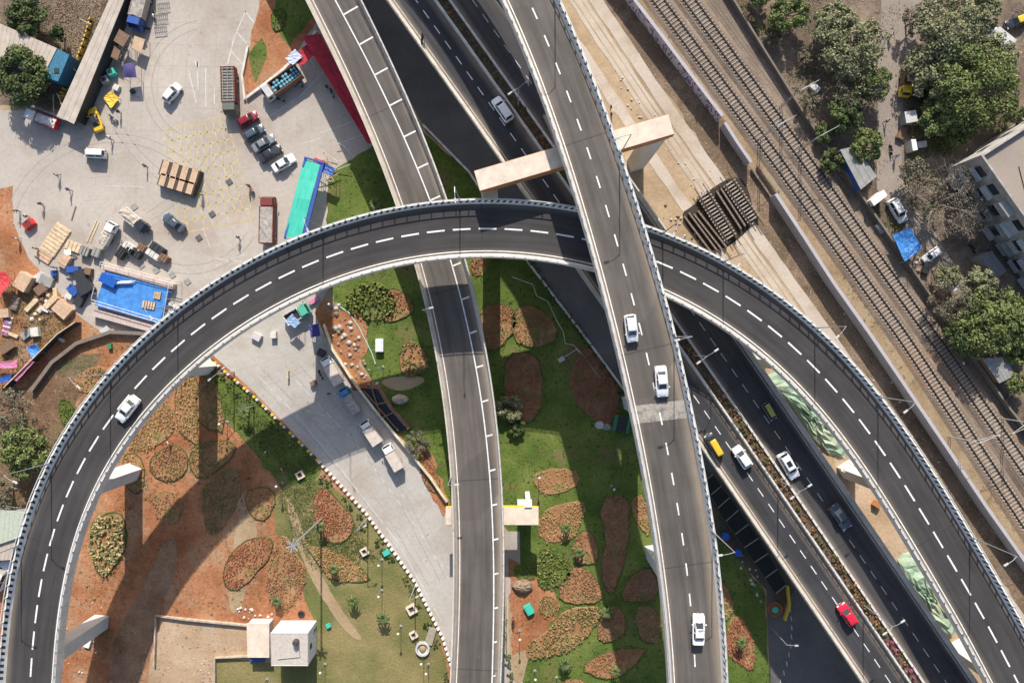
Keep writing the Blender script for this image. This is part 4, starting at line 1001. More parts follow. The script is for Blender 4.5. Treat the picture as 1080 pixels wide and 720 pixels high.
def car(px, py, z, dx, dy, kind, pm, label, group=None, cat='car', name='parked_car', roofm=None, rails=False, sunroof=False, scale=1.0):
    L, Wd, Ht, fh, fw, fr, fg, belt = SPEC[kind]
    p = W(px, py, z+.8); t = thing(name, label, cat, (p.x, p.y, z+.02), heading(dx, dy), group)
    t.scale = (scale,)*3
    X = lambda f: L/2-f*L; hw = Wd/2
    m = MB()
    tail = belt+.06 if kind != 'sedan' else belt+.05
    sec = [(0, .80, .30, .58), (.015, .87, .26, .66), (.06, .95, .22, .76), (.16, .99, .20, .83), (fh, 1, .20, belt), (.5, 1, .20, belt+.01), (fr, 1, .20, belt+.02), (fg, .985, .22, tail), (.975, .93, .26, tail-.06 if kind != 'sedan' else tail-.04), (.995, .86, .34, .72), (1.0, .80, .38, .60)]
    sec = sorted(sec)
    m.grid([ring(X(f), hw*a, zb, zt) for f, a, zb, zt in sec]); m.build('body', pm, t, smooth=True, auto=38)
    # glass house
    ih = hw-.16; th = hw-.30
    b0 = belt-.02; r0 = Ht-.06
    A = [X(fh-.015), X(fg)]; B = [X(fw), X(fr)]
    lo = [(A[0], -ih*.86, b0), (A[0]-.28, -ih-.03, b0), (A[1]+.2, -ih-.03, b0), (A[1], -ih*.86, b0), (A[1], ih*.86, b0), (A[1]+.2, ih+.03, b0), (A[0]-.28, ih+.03, b0), (A[0], ih*.86, b0)]
    hi = [(B[0], -th*.86, r0), (B[0]-.12, -th, r0), (B[1]+.1, -th, r0), (B[1], -th*.86, r0), (B[1], th*.86, r0), (B[1]+.1, th, r0), (B[0]-.12, th, r0), (B[0], th*.86, r0)]
    names = ['side_window']*3+['rear_window']+['side_window']*3+['windscreen']
    def quadpart(nm, idx):
        g = MB()
        for i in idx:
            j = (i+1) % 8; g.face([lo[j], lo[i], hi[i], hi[j]][::-1])
        return g.build(nm, GLASS, t)
    quadpart('windscreen', [7]); quadpart('rear_window', [3]); quadpart('side_window', [0, 1, 2]); quadpart('side_window', [4, 5, 6])
    # roof
    rf = MB(); e = .05
    R0 = [(x+(e if x > 0 else -e)*.6, y*1.06, r0-.01) for x, y, _ in hi]; R1 = [(x, y, r0+.035) for x, y, _ in hi]; R2 = [(x*.8+(B[0]+B[1])*.1, y*.72, r0+.06) for x, y, _ in hi]
    rf.grid([R0, R1, R2]); rf.build('roof', roofm or pm, t, smooth=True, auto=50)
    pl = MB()
    for i in (0, 1, 2, 3, 4, 5, 6, 7):
        if i in (1, 6, 2, 5, 0, 7, 3, 4): pl.tube(lo[i], hi[i], .035, .03, 4)
    mid = (B[0]+B[1])/2
    for s in (-1, 1): pl.tube((mid, s*(ih+.03), b0), (mid, s*th, r0), .045, .04, 4)
    pl.build('pillars', pm if kind != 'van' else pm, t)
    if rails:
        rr = MB()
        for s in (-1, 1): rr.tube((B[0]-.3, s*(th+.0), r0+.1), (B[1]+.3, s*(th+.0), r0+.1), .03, .03, 5)
        rr.build('roof_rail', DARK, t)
    if sunroof:
        g = MB(); g.box(((B[0]+B[1])/2+.15, 0, r0+.055), (.95, .75, .02)); g.build('sunroof', GLASS, t)
    for s in (-1, 1):
        g = MB(); g.box((X(.035), s*hw*.66, .58), (.28, .36, .13), 0, top=(.7, .9)); g.build('headlight', HEADL, t)
        g = MB(); g.box((X(.975), s*hw*.72, .68), (.16, .26, .2)); g.build('taillight', TAILL, t)
        g = MB(); g.box((X(fh+.055), s*(hw+.08), belt-.02), (.12, .2, .14)); g.build('mirror', pm, t)
        g = MB(); g.box((X(.5), s*(hw+.005), belt-.16), (.16, .03, .03)); g.box((X(.72), s*(hw+.005), belt-.16), (.16, .03, .03)); g.build('door_handle', STEEL, t)
        for f in (.19, .81): wheel(t, X(f), s*(hw-.10))
    g = MB(); g.box((X(.005)+.005, 0, .4), (.06, Wd*.5, .16)); g.build('grille', DARK, t)
    g = MB(); g.box((X(.998)-.01, 0, .6), (.03, .45, .12)); g.box((X(.0)+.03, 0, .3), (.03, .45, .1)); g.build('number_plate', LGREY, t)
    return t
car(181, 98, 0, .65, -.76, 'hatch', P_WHITE, 'white hatchback driving alone across the open plaza', name='car')
car(100, 162, 0, -1, -.05, 'van', P_WHITE, 'white van parked just below the black yellow taxi', cat='van', name='van')
car(183, 235, 0, -.8, -.62, 'sedan', P_BLUE, 'dark blue grey saloon standing alone below the wooden platform', name='car')
car(261, 126, 0, .85, -.52, 'hatch', P_DRED, 'dark red hatchback beside the maroon lorry', name='parked_car')
car(268, 140, 0, .85, -.52, 'hatch', P_BLUE, 'blue grey car parked next to the dark red hatchback', 'cars parked side by side')
car(278, 151, 0, .85, -.52, 'sedan', P_SILV, 'grey car in the middle of the parked row', 'cars parked side by side')
car(285, 162, 0, .85, -.52, 'sedan', P_DARK, 'darkest car in the parked row, next to the white one', 'cars parked side by side')
car(299, 172, 0, .85, -.52, 'sedan', P_WHITE, 'white saloon parked at the lower end of the row', 'cars parked side by side')
car(100, 126, 0, -.35, -.93, 'sedan', P_YEL, 'black roofed yellow taxi beside the long narrow shed', cat='taxi', name='taxi', roofm=P_DARK)
car(530, 115, ZH, -.55, -.8, 'suv', P_WHITE, 'white car on the upper part of the highway', name='car', scale=.95)
car(666, 346, ZF, .12, .99, 'hatch', P_WHITE, 'topmost of the white cars on the highest flyover', 'cars on the highest flyover', name='car', scale=1.0)
car(698, 402, ZF, .08, 1, 'sedan', P_WHITE, 'second white car on the highest flyover, just above the pale patch', 'cars on the highest flyover', name='car')
car(737, 664, 23.8, .02, -1, 'sedan', P_WHITE, 'white car near the bottom end of the highest flyover', 'cars on the highest flyover', name='car')
car(134, 431, ZL, -.62, .78, 'sedan', P_WHITE, 'white car driving on the curved flyover', name='car')
car(832, 491, ZH, .5, .86, 'suv', P_WHITE, 'white car with black sunroof on the right carriageway of the highway', name='car', sunroof=True)
car(783, 482, ZH, -.55, -.83, 'hatch', P_WHITE, 'white hatchback just right of the yellow roofed taxi on the highway', name='car')
car(753, 469, ZH, -.5, -.86, 'van', P_DARK, 'dark taxi with a long yellow roof on the highway', cat='taxi', name='taxi', roofm=P_YEL)
car(887, 545, ZH, .55, .83, 'sedan', P_BLUE, 'dark grey car in the shadow on the right carriageway', name='car')
car(894, 648, ZH, -.55, -.83, 'hatch', P_RED, 'bright red hatchback on the highway', name='car')
car(947, 222, 0, .5, .86, 'suv', P_WHITE, 'white car parked above the blue tarpaulin', rails=True)
car(983, 269, 0, -.8, .6, 'hatch', P_WHITE, 'partly hidden white car right of the blue tarpaulin', scale=.9)
car(1074, 22, 0, -.9, .35, 'sedan', P_DARK, 'black and yellow taxi at the top right edge', cat='taxi', name='taxi', roofm=P_YEL)
car(2, 606, 0, .4, -.9, 'suv', P_WHITE, 'white car at the left edge beside the curved flyover', scale=1.2)
car(812, 434, ZH, .5, .86, 'van', P_GREY, 'small auto rickshaw like van with a yellow green roof on the dark carriageway', cat='taxi', name='taxi', roofm=flat('yellow_green_roof', (.35, .36, .08), .5), scale=.8)
D.objects[-1 if False else 0]
def lorry(px, py, dx, dy, L, Wd, cabm, bodym, label, load=None, z=0, cabL=1.7, bedH=1.9, name='lorry', group=None, cat='lorry', covered=False):
    p = W(px, py, z+1.5); t = thing(name, label, cat, (p.x, p.y, z), heading(dx, dy), group)
    hw = Wd/2; x0 = L/2
    m = MB()
    hc = 2.3 if L > 5.5 else 1.9
    m.grid([[(x0, -hw*.92, .5), (x0, hw*.92, .5), (x0, hw*.92, 1.25), (x0, -hw*.92, 1.25)], [(x0-.08, -hw*.95, .45), (x0-.08, hw*.95, .45), (x0-.1, hw*.93, 1.35), (x0-.1, -hw*.93, 1.35)], [(x0-.5, -hw*.97, .45), (x0-.5, hw*.97, .45), (x0-.5, hw*.86, hc), (x0-.5, -hw*.86, hc)], [(x0-cabL, -hw*.97, .45), (x0-cabL, hw*.97, .45), (x0-cabL, hw*.86, hc), (x0-cabL, -hw*.86, hc)]])
    m.build('cab', cabm, t)
    g = MB(); g.face([(x0-.1+.005, -hw*.8, 1.42), (x0-.1+.005, hw*.8, 1.42), (x0-.44, hw*.76, hc-.12), (x0-.44, -hw*.76, hc-.12)]); 
    o = g.build('windscreen', GLASS, t); o.location = (.03, 0, .02)
    for s in (-1, 1):
        g = MB(); g.box((x0-.8, s*hw*.93, 1.3), (.7, .06, .5)); g.build('side_window', GLASS, t)
        g = MB(); g.box((x0-.02, s*hw*.7, .7), (.08, .25, .2)); g.build('headlight', HEADL, t)
        g = MB(); g.box((x0-.3, s*(hw+.18), 1.5), (.08, .22, .35)); g.build('mirror', DARK, t)
        for fx in (x0-.9, -x0+1.0) + ((-x0+2.0,) if L > 7 else ()): wheel(t, fx, s*(hw-.2), .42 if L > 5.5 else .33, .28)
    bl = L-cabL-.15; bx = -x0+bl/2
    m = MB(); m.box((bx, 0, .75), (bl, Wd, .18)); 
    th = .08
    if covered: m.box((bx, 0, .93), (bl, Wd, bedH))
    else:
        for s in (-1, 1): m.box((bx, s*(hw-th/2), .93), (bl, th, bedH-.6)); m.box((bx+s*(bl/2-th/2), 0, .93), (th, Wd-2*th-.004, bedH-.6))
        n = int(bl/.6)
        for k in range(n+1):
            for s in (-1, 1): m.box((bx-bl/2+.05+k*(bl-.1)/n, s*(hw+.02), .9), (.07, .06, bedH-.5))
    m.build('cargo_bed', bodym, t)
    m = MB(); m.box((0, 0, .45), (L*.92, Wd*.4, .29)); m.build('chassis', DARK, t)
    if load: load(t, bx, bl, Wd, .93, bedH)
    return t
TBOX = flat('cream_cargo_box', (.56, .49, .43), .7, var=.12, scale=1)
def load_sheet(mat, hh=.0):
    def f(t, bx, bl, Wd, z, bh):
        m = MB(); r = random.Random(int(bl*100)); nx, ny = 9, 5; base = z+bh-.75+hh
        P_ = [[(bx-bl/2+.1+(bl-.2)*i/(nx-1), -Wd/2+.1+(Wd-.2)*j/(ny-1), base+r.uniform(-.05, .12)+(.15 if 0 < j < ny-1 else 0)) for j in range(ny)] for i in range(nx)]
        for i in range(nx-1):
            for j in range(ny-1): m.face([P_[i][j], P_[i+1][j], P_[i+1][j+1], P_[i][j+1]])
        m.build('load_cover', mat, t)
    return f
def load_slats(mat):
    def f(t, bx, bl, Wd, z, bh):
        m = MB(); n = int(bl/.5)
        for k in range(n): m.box((bx-bl/2+.3+k*.5, 0, z+bh-.72), (.16, Wd-.3, .07))
        for s in (-.5, 0, .5): m.box((bx, s*Wd*.7, z+bh-.64), (bl-.2, .1, .07))
        m.box((bx, 0, z+.1), (bl-.2, Wd-.2, bh-.95)); m.build('load', mat, t)
    return f
def load_drums(t, bx, bl, Wd, z, bh):
    r = random.Random(4); m = MB()
    for i in range(int(bl/.62)):
        for j in range(3):
            if r.random() < .85: m.lathe((bx-bl/2+.45+i*.62, (j-1)*.62, z+.2), [(.27, 0), (.28, .4), (.28, .85), (.2, .9), (.0, .9)], 9)
    m.build('drums', flat('pale_blue_drum', (.14, .36, .45), .5, var=.3), t)
lorry(242, 96, .03, 1, 8.0, 2.4, flat('dull_green_cab', (.12, .14, .11), .5), DRED, 'maroon lorry with slatted grey load standing upright beside the island', load_slats(flat('grey_load', (.3, .28, .25), .8, var=.3)), group='maroon lorries')
lorry(282, 232, .02, -1, 8.2, 2.4, DRED, DRED, 'maroon lorry with a grey sheeted load left of the teal canopy', load_sheet(flat('dirty_grey_sheet', (.36, .33, .3), .85, var=.25)), group='maroon lorries')
lorry(297, 88, -.85, .6, 7.6, 2.4, LGREY, flat('rust_brown', (.26, .14, .09), .7), 'brown open lorry loaded with pale blue drums', load_drums, cabL=1.7)
lorry(147, 8, -.25, .97, 7.4, 2.4, BLUE, ROOFB, 'blue cabbed lorry at the top edge above the long shed', load_sheet(flat('dirty_grey_sheet', (.36, .33, .3))), covered=False)
lorry(43, 125, -.93, -.35, 5.6, 1.8, P_WHITE, RED, 'white pickup with a red bed in the shadow below the yellow barricades', load_sheet(OFFW), name='pickup', cat='pickup', bedH=1.3)
lorry(141, 232, .75, .62, 5.4, 1.8, P_DARK, OFFW, 'small dark cabbed truck with a beige flat load and white side', load_sheet(ROOFB, .1), name='pickup', cat='small truck', bedH=1.5)
lorry(113, 246, .45, -.85, 4.2, 1.6, P_WHITE, OFFW, 'white mini truck with tan load left of the small dark cabbed truck', load_sheet(ROOFB, .1), name='mini_truck', cat='small truck', bedH=1.4)
lorry(350, 391, -.5, -.86, 5.2, 1.9, P_WHITE, TBOX, 'topmost of the white tempo trucks by the service road railing', None, name='tempo_truck', group='tempo trucks on the service road', cat='small truck', bedH=1.15, covered=True, cabL=1.4)
lorry(369, 423, -.55, -.84, 5.2, 1.9, flat('bright_blue_cab', (.06, .2, .45), .4), GREY, 'blue cabbed truck with grey bed in the shadow on the service road', load_sheet(GREY, .2), name='tempo_truck', group='tempo trucks on the service road', cat='small truck', bedH=1.6, cabL=1.3)
lorry(391, 456, -.55, -.84, 4.6, 1.9, P_WHITE, TBOX, 'white tempo truck with square beige top, half in shadow', None, name='tempo_truck', group='tempo trucks on the service road', cat='small truck', bedH=1.15, covered=True, cabL=1.2)
lorry(414, 482, -.5, -.86, 4.8, 1.8, P_WHITE, TBOX, 'lowest white tempo truck standing in the sun', None, name='tempo_truck', group='tempo trucks on the service road', cat='small truck', bedH=1.15, covered=True, cabL=1.4)
lorry(957, 87, -.1, 1, 4.6, 1.8, P_YEL, BROWN, 'yellow mini truck piled with brown sacks in the lane', load_sheet(flat('brown_sacks', (.36, .26, .19), .9, var=.35), .5), name='mini_truck', cat='small truck')
lorry(1050, 40, -.75, -.6, 5.6, 2.2, P_WHITE, LGREY, 'white box van among the trees at the top right', None, name='box_van', cat='van', covered=True, bedH=1.7)
lorry(313, 331, .85, -.5, 4.6, 2.0, flat('teal_cab', (.08, .42, .3), .5), P_WHITE, 'white open truck with a teal cab beneath the curved flyover', load_sheet(DARK, -.6), name='tempo_truck', cat='small truck', bedH=1.3)

def bike(px, py, dx, dy, label, col, z=0):
    p = W(px, py, z+.5); t = thing('motorcycle', label, 'motorcycle', (p.x, p.y, z+.02), heading(dx, dy), 'motorcycles and scooters')
    for x in (.65, -.65):
        m = MB(); m.tube((0, -.06, 0), (0, .06, 0), .3, .3, 14); m.build('wheel', BLACK, t, loc=(x, 0, .3))
    m = MB(); m.tube((.62, 0, .35), (.42, 0, .95), .04, .035, 6); m.tube((-.6, 0, .35), (.3, 0, .45), .06, .05, 6); m.box((-.02, 0, .3), (.4, .24, .28)); m.build('frame', DARK, t)
    m = MB(); m.grid([[(x, -w_, .62), (x, w_, .62), (x, w_*.8, .62+h_), (x, -w_*.8, .62+h_)] for x, w_, h_ in ((.4, .06, .12), (.25, .14, .28), (.0, .13, .24), (-.1, .08, .14))]); m.build('tank', col, t, smooth=True)
    m = MB(); m.box((-.4, 0, .7), (.65, .24, .1), top=(.9, .8)); m.build('seat', BLACK, t)
    m = MB(); m.tube((.42, -.34, 1.0), (.42, .34, 1.0), .02, .02, 5); m.build('handlebar', STEEL, t)
    m = MB(); m.tube((.5, 0, .85), (.6, 0, .85), .09, .1, 8); m.build('headlight', HEADL, t); return t
bike(445, 41, .1, -1, 'motorcycle with rider on the highway shoulder at the top', DARK, ZH)
bike(162, 16, .3, .95, 'motorcycle parked right of the blue cabbed lorry', WHITE); bike(152, 31, -.9, .3, 'motorcycle parked below the blue cabbed lorry', BLUE)
bike(316, 87, .5, .86, 'dark motorcycle behind the loaded brown lorry', DARK); bike(295, 105, .9, .3, 'motorcycle lying in the shade below the loaded brown lorry', DARK)
bike(350, 98, .3, .9, 'dark motorcycle in the shade near the red canopy', DARK)
bike(119, 124, .8, .6, 'motorcycle below the yellow mat', DARK); bike(940, 158, .2, 1, 'motorcycle in the lane above the white scooter', P_DARK); bike(1071, 102, -.7, .5, 'motorcycle parked at the right edge of the trees', P_DARK)
bike(338, 395, .4, .9, 'motorcycle beside the topmost tempo truck', DARK)
bike(645, 116, .1, .9, 'yellow motorcycle beside the highest flyover on bare earth', YELLOW)
bike(265, 199, .5, .8, 'motorcycle with dark red tank left of the teal canopy', RED); bike(1026, 562-300, .5, .7, 'scooter parked near the concrete building', P_DARK)

# ------------------------------------------------------------------ people
def evaluated(o, name):
    dg = bpy.context.evaluated_depsgraph_get(); dg.update(); me = D.meshes.new_from_object(o.evaluated_get(dg)); me.name = name; return me
def skin(name, verts, edges, radii, lvl=1):
    me = D.meshes.new(name); me.from_pydata(verts, edges, []); o = D.objects.new(name, me); C.objects.link(o)
    sm = o.modifiers.new('Skin', 'SKIN')
    if not me.skin_vertices: 
        return None
    for i, r in enumerate(radii):
        sv = me.skin_vertices[0].data[i]; sv.radius = (r, r) if not isinstance(r, tuple) else r; sv.use_root = (i == 0)
    o.modifiers.new('Sub', 'SUBSURF').levels = lvl; o.modifiers['Sub'].render_levels = lvl
    m2 = evaluated(o, name); D.objects.remove(o); return m2
def pose(kind):
    # pelvis, chest, neck, head..., arms, legs
    a = {'stand': dict(al=(.0, .26, .82), ar=(.05, -.26, .82), el=(-.02, .27, 1.1), er=(0, -.27, 1.1), kl=(.02, .1, .5), kr=(0, -.1, .5), fl=(0, .11, .07), fr=(0, -.11, .07), lean=0),
         'walk': dict(al=(.24, .22, .9), ar=(-.22, -.24, .88), el=(.06, .27, 1.1), er=(-.1, -.27, 1.1), kl=(-.02, .09, .5), kr=(.2, -.09, .52), fl=(-.3, .1, .1), fr=(.28, -.1, .07), lean=.05),
         'reach': dict(al=(.5, .18, 1.15), ar=(.48, -.16, 1.1), el=(.24, .26, 1.12), er=(.22, -.26, 1.1), kl=(.08, .1, .5), kr=(.0, -.1, .5), fl=(.02, .13, .07), fr=(-.04, -.13, .07), lean=.14)}[kind]
    l = a['lean']; V = [(0, 0, .93), (l*.5, 0, 1.15), (l, 0, 1.38), (l*1.2, 0, 1.5), (l*1.3+.02, 0, 1.6), (l*1.3+.02, 0, 1.7),
         (l, .19, 1.4), a['el'], a['al'], tuple(np.array(a['al'])+np.array([.03, 0, -.09])),
         (l, -.19, 1.4), a['er'], a['ar'], tuple(np.array(a['ar'])+np.array([.03, 0, -.09])),
         (0, .1, .88), a['kl'], a['fl'], tuple(np.array(a['fl'])+np.array([.17, 0, -.03])),
         (0, -.1, .88), a['kr'], a['fr'], tuple(np.array(a['fr'])+np.array([.17, 0, -.03]))]
    return V
EDG = [(0, 1), (1, 2), (2, 3), (3, 4), (4, 5), (2, 6), (6, 7), (7, 8), (8, 9), (2, 10), (10, 11), (11, 12), (12, 13), (0, 14), (14, 15), (15, 16), (16, 17), (0, 18), (18, 19), (19, 20), (20, 21)]
RD = [.13, .12, .15, .055, .095, .08, .07, .045, .032, .035, .07, .045, .032, .035, .09, .06, .042, .04, .09, .06, .042, .04]
SKINC = flat('skin_brown', (.22, .12, .075), .6); HAIRM = flat('black_hair', (.015, .012, .01), .7)
BM = {}
for k in ('stand', 'walk', 'reach'):
    V = pose(k); body = skin('person_body', V, EDG, RD)
    sv = [V[0], V[1], V[2], V[6], V[7], V[10], V[11]]; shirt = skin('shirt', sv, [(0, 1), (1, 2), (2, 3), (3, 4), (2, 5), (5, 6)], [.15, .15, .175, .09, .065, .09, .065])
    tv = [V[0], V[14], V[15], tuple(np.array(V[16])+np.array([0, 0, .05])), V[18], V[19], tuple(np.array(V[20])+np.array([0, 0, .05]))]
    trou = skin('trousers', tv, [(0, 1), (1, 2), (2, 3), (0, 4), (4, 5), (5, 6)], [.15, .11, .08, .065, .11, .08, .065])
    hc = Vector(V[4])+Vector((-.02, 0, .05)); hm = MB(); hm.lathe(hc, [(.0, -.09), (.1, -.07), (.115, 0), (.1, .07), (.05, .115), (0, .125)], 10)
    ho = hm.build('hair', HAIRM, smooth=True); hme = ho.data; D.objects.remove(ho)
    for me in (body, shirt, trou):
        me.materials.clear(); me.materials.append(SKINC); me.polygons.foreach_set('use_smooth', [True]*len(me.polygons))
    BM[k] = (body, shirt, trou, hme)
def person(px, py, dx, dy, k, sm, tm, label, z=0):
    p = W(px, py, z+.8); o = D.objects.new('person', BM[k][0]); C.objects.link(o); o.location = (p.x, p.y, z+.02); o.rotation_euler = (0, 0, heading(dx, dy))
    tag(o, label, 'person', 'people')
    for nm, me, mt in (('shirt', BM[k][1], sm), ('trousers', BM[k][2], tm), ('hair', BM[k][3], HAIRM)):
        c = D.objects.new(nm, me); C.objects.link(c); c.parent = o; c.material_slots[0].link = 'OBJECT'; c.material_slots[0].material = mt
    return o
JEAN = flat('dark_trousers', (.04, .05, .08), .8); KHA = flat('khaki_trousers', (.3, .24, .16), .8)
PPL = [(116, 146, 'walk', WHITE, JEAN, 'person in white walking just above the white van'), (125, 118, 'stand', DARK, JEAN, 'person in black standing right of the yellow mat'), (153, 175, 'stand', KHA, JEAN, 'person in khaki standing left of the wooden platform'),
       (60, 185, 'walk', LGREY, JEAN, 'person in grey walking across the left of the plaza'), (72, 200, 'walk', BLUE, JEAN, 'person in blue above the wooden pallets'), (43, 215, 'walk', DARK, KHA, 'person in dark clothes on the edge of the orange earth'),
       (18, 222, 'reach', DARK, JEAN, 'person in black beside the dark red handcart'), (27, 228, 'reach', WHITE, JEAN, 'person in white pushing the dark red handcart'), (18, 252, 'walk', WHITE, KHA, 'person in white walking on the orange earth at far left'),
       (212, 205, 'stand', YELLOW, JEAN, 'person in yellow at the lower edge of the yellow box marking'), (251, 250, 'walk', LGREY, JEAN, 'person in grey left of the maroon lorry near the curve'), (262, 196, 'stand', PURPLE, JEAN, 'person in purple beside the motorcycle with dark red tank'),
       (73, 295, 'reach', BLUE, JEAN, 'person in blue beside the dark pile of goods'), (57, 282, 'stand', BLUE, JEAN, 'person standing between the pallets and the tan sheet'), (26, 345, 'stand', DARK, DARK, 'person in black near the pink striped mat'), (43, 330, 'walk', WHITE, JEAN, 'person in white among the scattered boards'),
       (178, 467, 'walk', WHITE, RED, 'person in a white shirt walking on the left garden soil'), (262, 504, 'walk', RED, DARK, 'person in red in the shadow of the curve'), (345, 92, 'stand', DARK, JEAN, 'person in black in the parking area shade'), (128, 60, 'reach', WHITE, JEAN, 'person in white beside the purple stall'),
       (133, 52, 'stand', DARK, JEAN, 'person in black under the brown panel'), (541, 702-50, 'stand', RED, JEAN, 'person in red beside the teal crate'), (298, 495, 'walk', PINK, JEAN, 'person in pink on the shaded lawn by the service road'), (280, 477, 'walk', WHITE, JEAN, 'person in white on the shaded lawn left of the kerb'),
       (935, 128, 'walk', WHITE, JEAN, 'person in white walking down the dusty lane'), (940, 37, 'walk', WHITE, JEAN, 'person in white high up in the lane'), (347, 415, 'stand', DARK, GREEN, 'person in dark clothes on the service road near the blue cabbed truck'), (736, 113, 'stand', DARK, DARK, 'person in black beside the painted railway wall'),
       (38, 262, 'stand', ORANGE, JEAN, 'person in orange brown beside the pallets'), (945, 165, 'walk', BLUE, JEAN, 'person in blue walking near the parked motorcycles'), (446, 39, 'reach', DARK, JEAN, 'rider in black on the motorcycle on the highway')]
for i, (x, y, k, s, t_, l) in enumerate(PPL):
    a = rng.uniform(0, 6.28); dx, dy = math.cos(a), math.sin(a); z = 0
    if 'rider' in l: dx, dy, z = .1, -1, ZH+.12
    person(x, y, dx, dy, k, s, t_, l, z)
# ------------------------------------------------------------------ railway
def polyline(px, step=.5, z=0, ext=60):
    P_ = np.array([W(*p)[:2] for p in px]); d0 = (P_[0]-P_[1]); d0 /= np.linalg.norm(d0); d1 = P_[-1]-P_[-2]; d1 /= np.linalg.norm(d1)
    P_ = np.r_[[P_[0]+d0*ext], P_, [P_[-1]+d1*ext]]
    c = np.r_[0, np.cumsum(np.linalg.norm(np.diff(P_, axis=0), axis=1))]; s = np.arange(0, c[-1], step)
    X = np.interp(s, c, P_[:, 0]); Y = np.interp(s, c, P_[:, 1]); k = int(8/step)|1; ker = np.ones(k)/k
    X[k:-k] = np.convolve(X, ker, 'same')[k:-k]; Y[k:-k] = np.convolve(Y, ker, 'same')[k:-k]
    T = np.c_[np.gradient(X), np.gradient(Y)]; T /= np.linalg.norm(T, axis=1)[:, None]
    return np.c_[X, Y], T, np.c_[-T[:, 1], T[:, 0]], s
RAILS = flat('rusty_rail', (.07, .05, .042), .5, .5)
SLP = flat('concrete_sleeper', (.33, .285, .24), .9, var=.25, scale=1.5)
def track(line, label):
    P_, T, N, s = polyline(line); mid = P_[len(P_)//2]; loc = (mid[0], mid[1], 0)
    t = thing('railway_track', label, 'railway track', loc)
    sh = MB(); sh.grid([[(P_[i][0]+N[i][0]*d, P_[i][1]+N[i][1]*d, z) for d, z in ((-2.3, .0), (-1.6, .28), (1.6, .28), (2.3, .0))] for i in range(0, len(P_), 8)]); sh.build('ballast_bed', G_BALL, t, loc)
    for sg in (-1, 1):
        r = MB(); r.grid([[(P_[i][0]+N[i][0]*(sg*.84+d), P_[i][1]+N[i][1]*(sg*.84+d), z) for d, z in ((-.06, .36), (-.05, .56), (.05, .56), (.06, .36))] for i in range(0, len(P_), 4)]); r.build('rail', RAILS, t, loc)
    # sleepers: the hundred nearest the middle of the picture are parts
    L = []; x = .3
    while x < s[-1]:
        i = min(int(x/.5), len(P_)-1); L.append((float(P_[i][0]+T[i][0]*(x-s[i])), float(P_[i][1]+T[i][1]*(x-s[i])), math.atan2(T[i][1], T[i][0]))); x += .68
    L.sort(key=lambda q_: math.hypot(q_[0]-60, q_[1]-12))
    one = MB(); one.box((0, 0, 0), (.27, 2.7, .16), top=(.8, .98)); first = None
    for (x, y, a) in L[:100]:
        if first is None: o = one.build('sleeper', SLP, t); first = o
        else: o = first.copy(); C.objects.link(o)
        o.parent = t; o.location = (x-loc[0], y-loc[1], .24); o.rotation_euler = (0, 0, a+random.uniform(-.01, .01))
    rest = MB()
    for (x, y, a) in L[100:]: rest.box((x, y, .24), (.27, 2.7, .16), a, top=(.8, .98))
    o = rest.build('sleepers', SLP, t, loc); o['kind'] = 'stuff'
track([(693, 0), (826, 180), (955, 360), (1062, 522), (1190, 715)], 'railway track nearer the long grey wall')
track([(726, 0), (857, 180), (986, 360), (1072, 482), (1230, 715)], 'railway track nearer the trees')
def girder_span(a, b_, wd, label, sleepers=True, beams=2):
    A, B = W(*a, .7), W(*b_, .7); d = B-A; L = d.length; M_ = (A+B)/2; t = thing('bridge_span', label, 'bridge', (M_.x, M_.y, 0), math.atan2(d.y, d.x), 'short spans over the culvert')
    for k in range(beams):
        y = (k/(beams-1)-.5)*wd; m = MB(); m.box((0, y, .2), (L, .22, .5)); m.box((0, y, .7), (L, .3, .05)); m.build('girder', flat('rusty_steel', (.19, .15, .12), .8, var=.3), t)
    if sleepers:
        n = int(L/.62)
        for k in range(n): m = MB(); m.box((-L/2+.3+k*.62, 0, .76), (.26, wd+.6, .14)); m.build('sleeper', SLP, t)
        for sg in (-1, 1): m = MB(); m.box((0, sg*.84, .91), (L+3, .1, .15)); m.build('rail', RAILS, t)
    return t
sheet('culvert_shade_bed', wob(smooth([(716, 226), (730, 218), (748, 200), (772, 186), (786, 190), (796, 225), (792, 240), (772, 258), (752, 266), (738, 258)]), 1.5, 5, 81), ground('ditch_shade', [(.3, (.03, .025, .02)), (.7, (.075, .06, .048))], .3, 3, .4))  # shade of the gaps under the spans, painted as a near-black bed
girder_span((724, 226), (754, 266), 1.0, 'bare steel beam pair at the left end of the culvert', False)
girder_span((734, 224), (764, 262), .9, 'bare steel beam pair next to the sleeper spans', False)
girder_span((741, 204), (772, 254), 1.9, 'left span with sleepers over the culvert')
girder_span((758, 200), (784, 240), .9, 'single brown beam pair between the two sleeper spans', False)
girder_span((768, 192), (796, 234), 1.9, 'right span with sleepers over the culvert')
girder_span((796, 176), (818, 208), 1.2, 'dark beam pair right of the culvert beside the wall end', False)

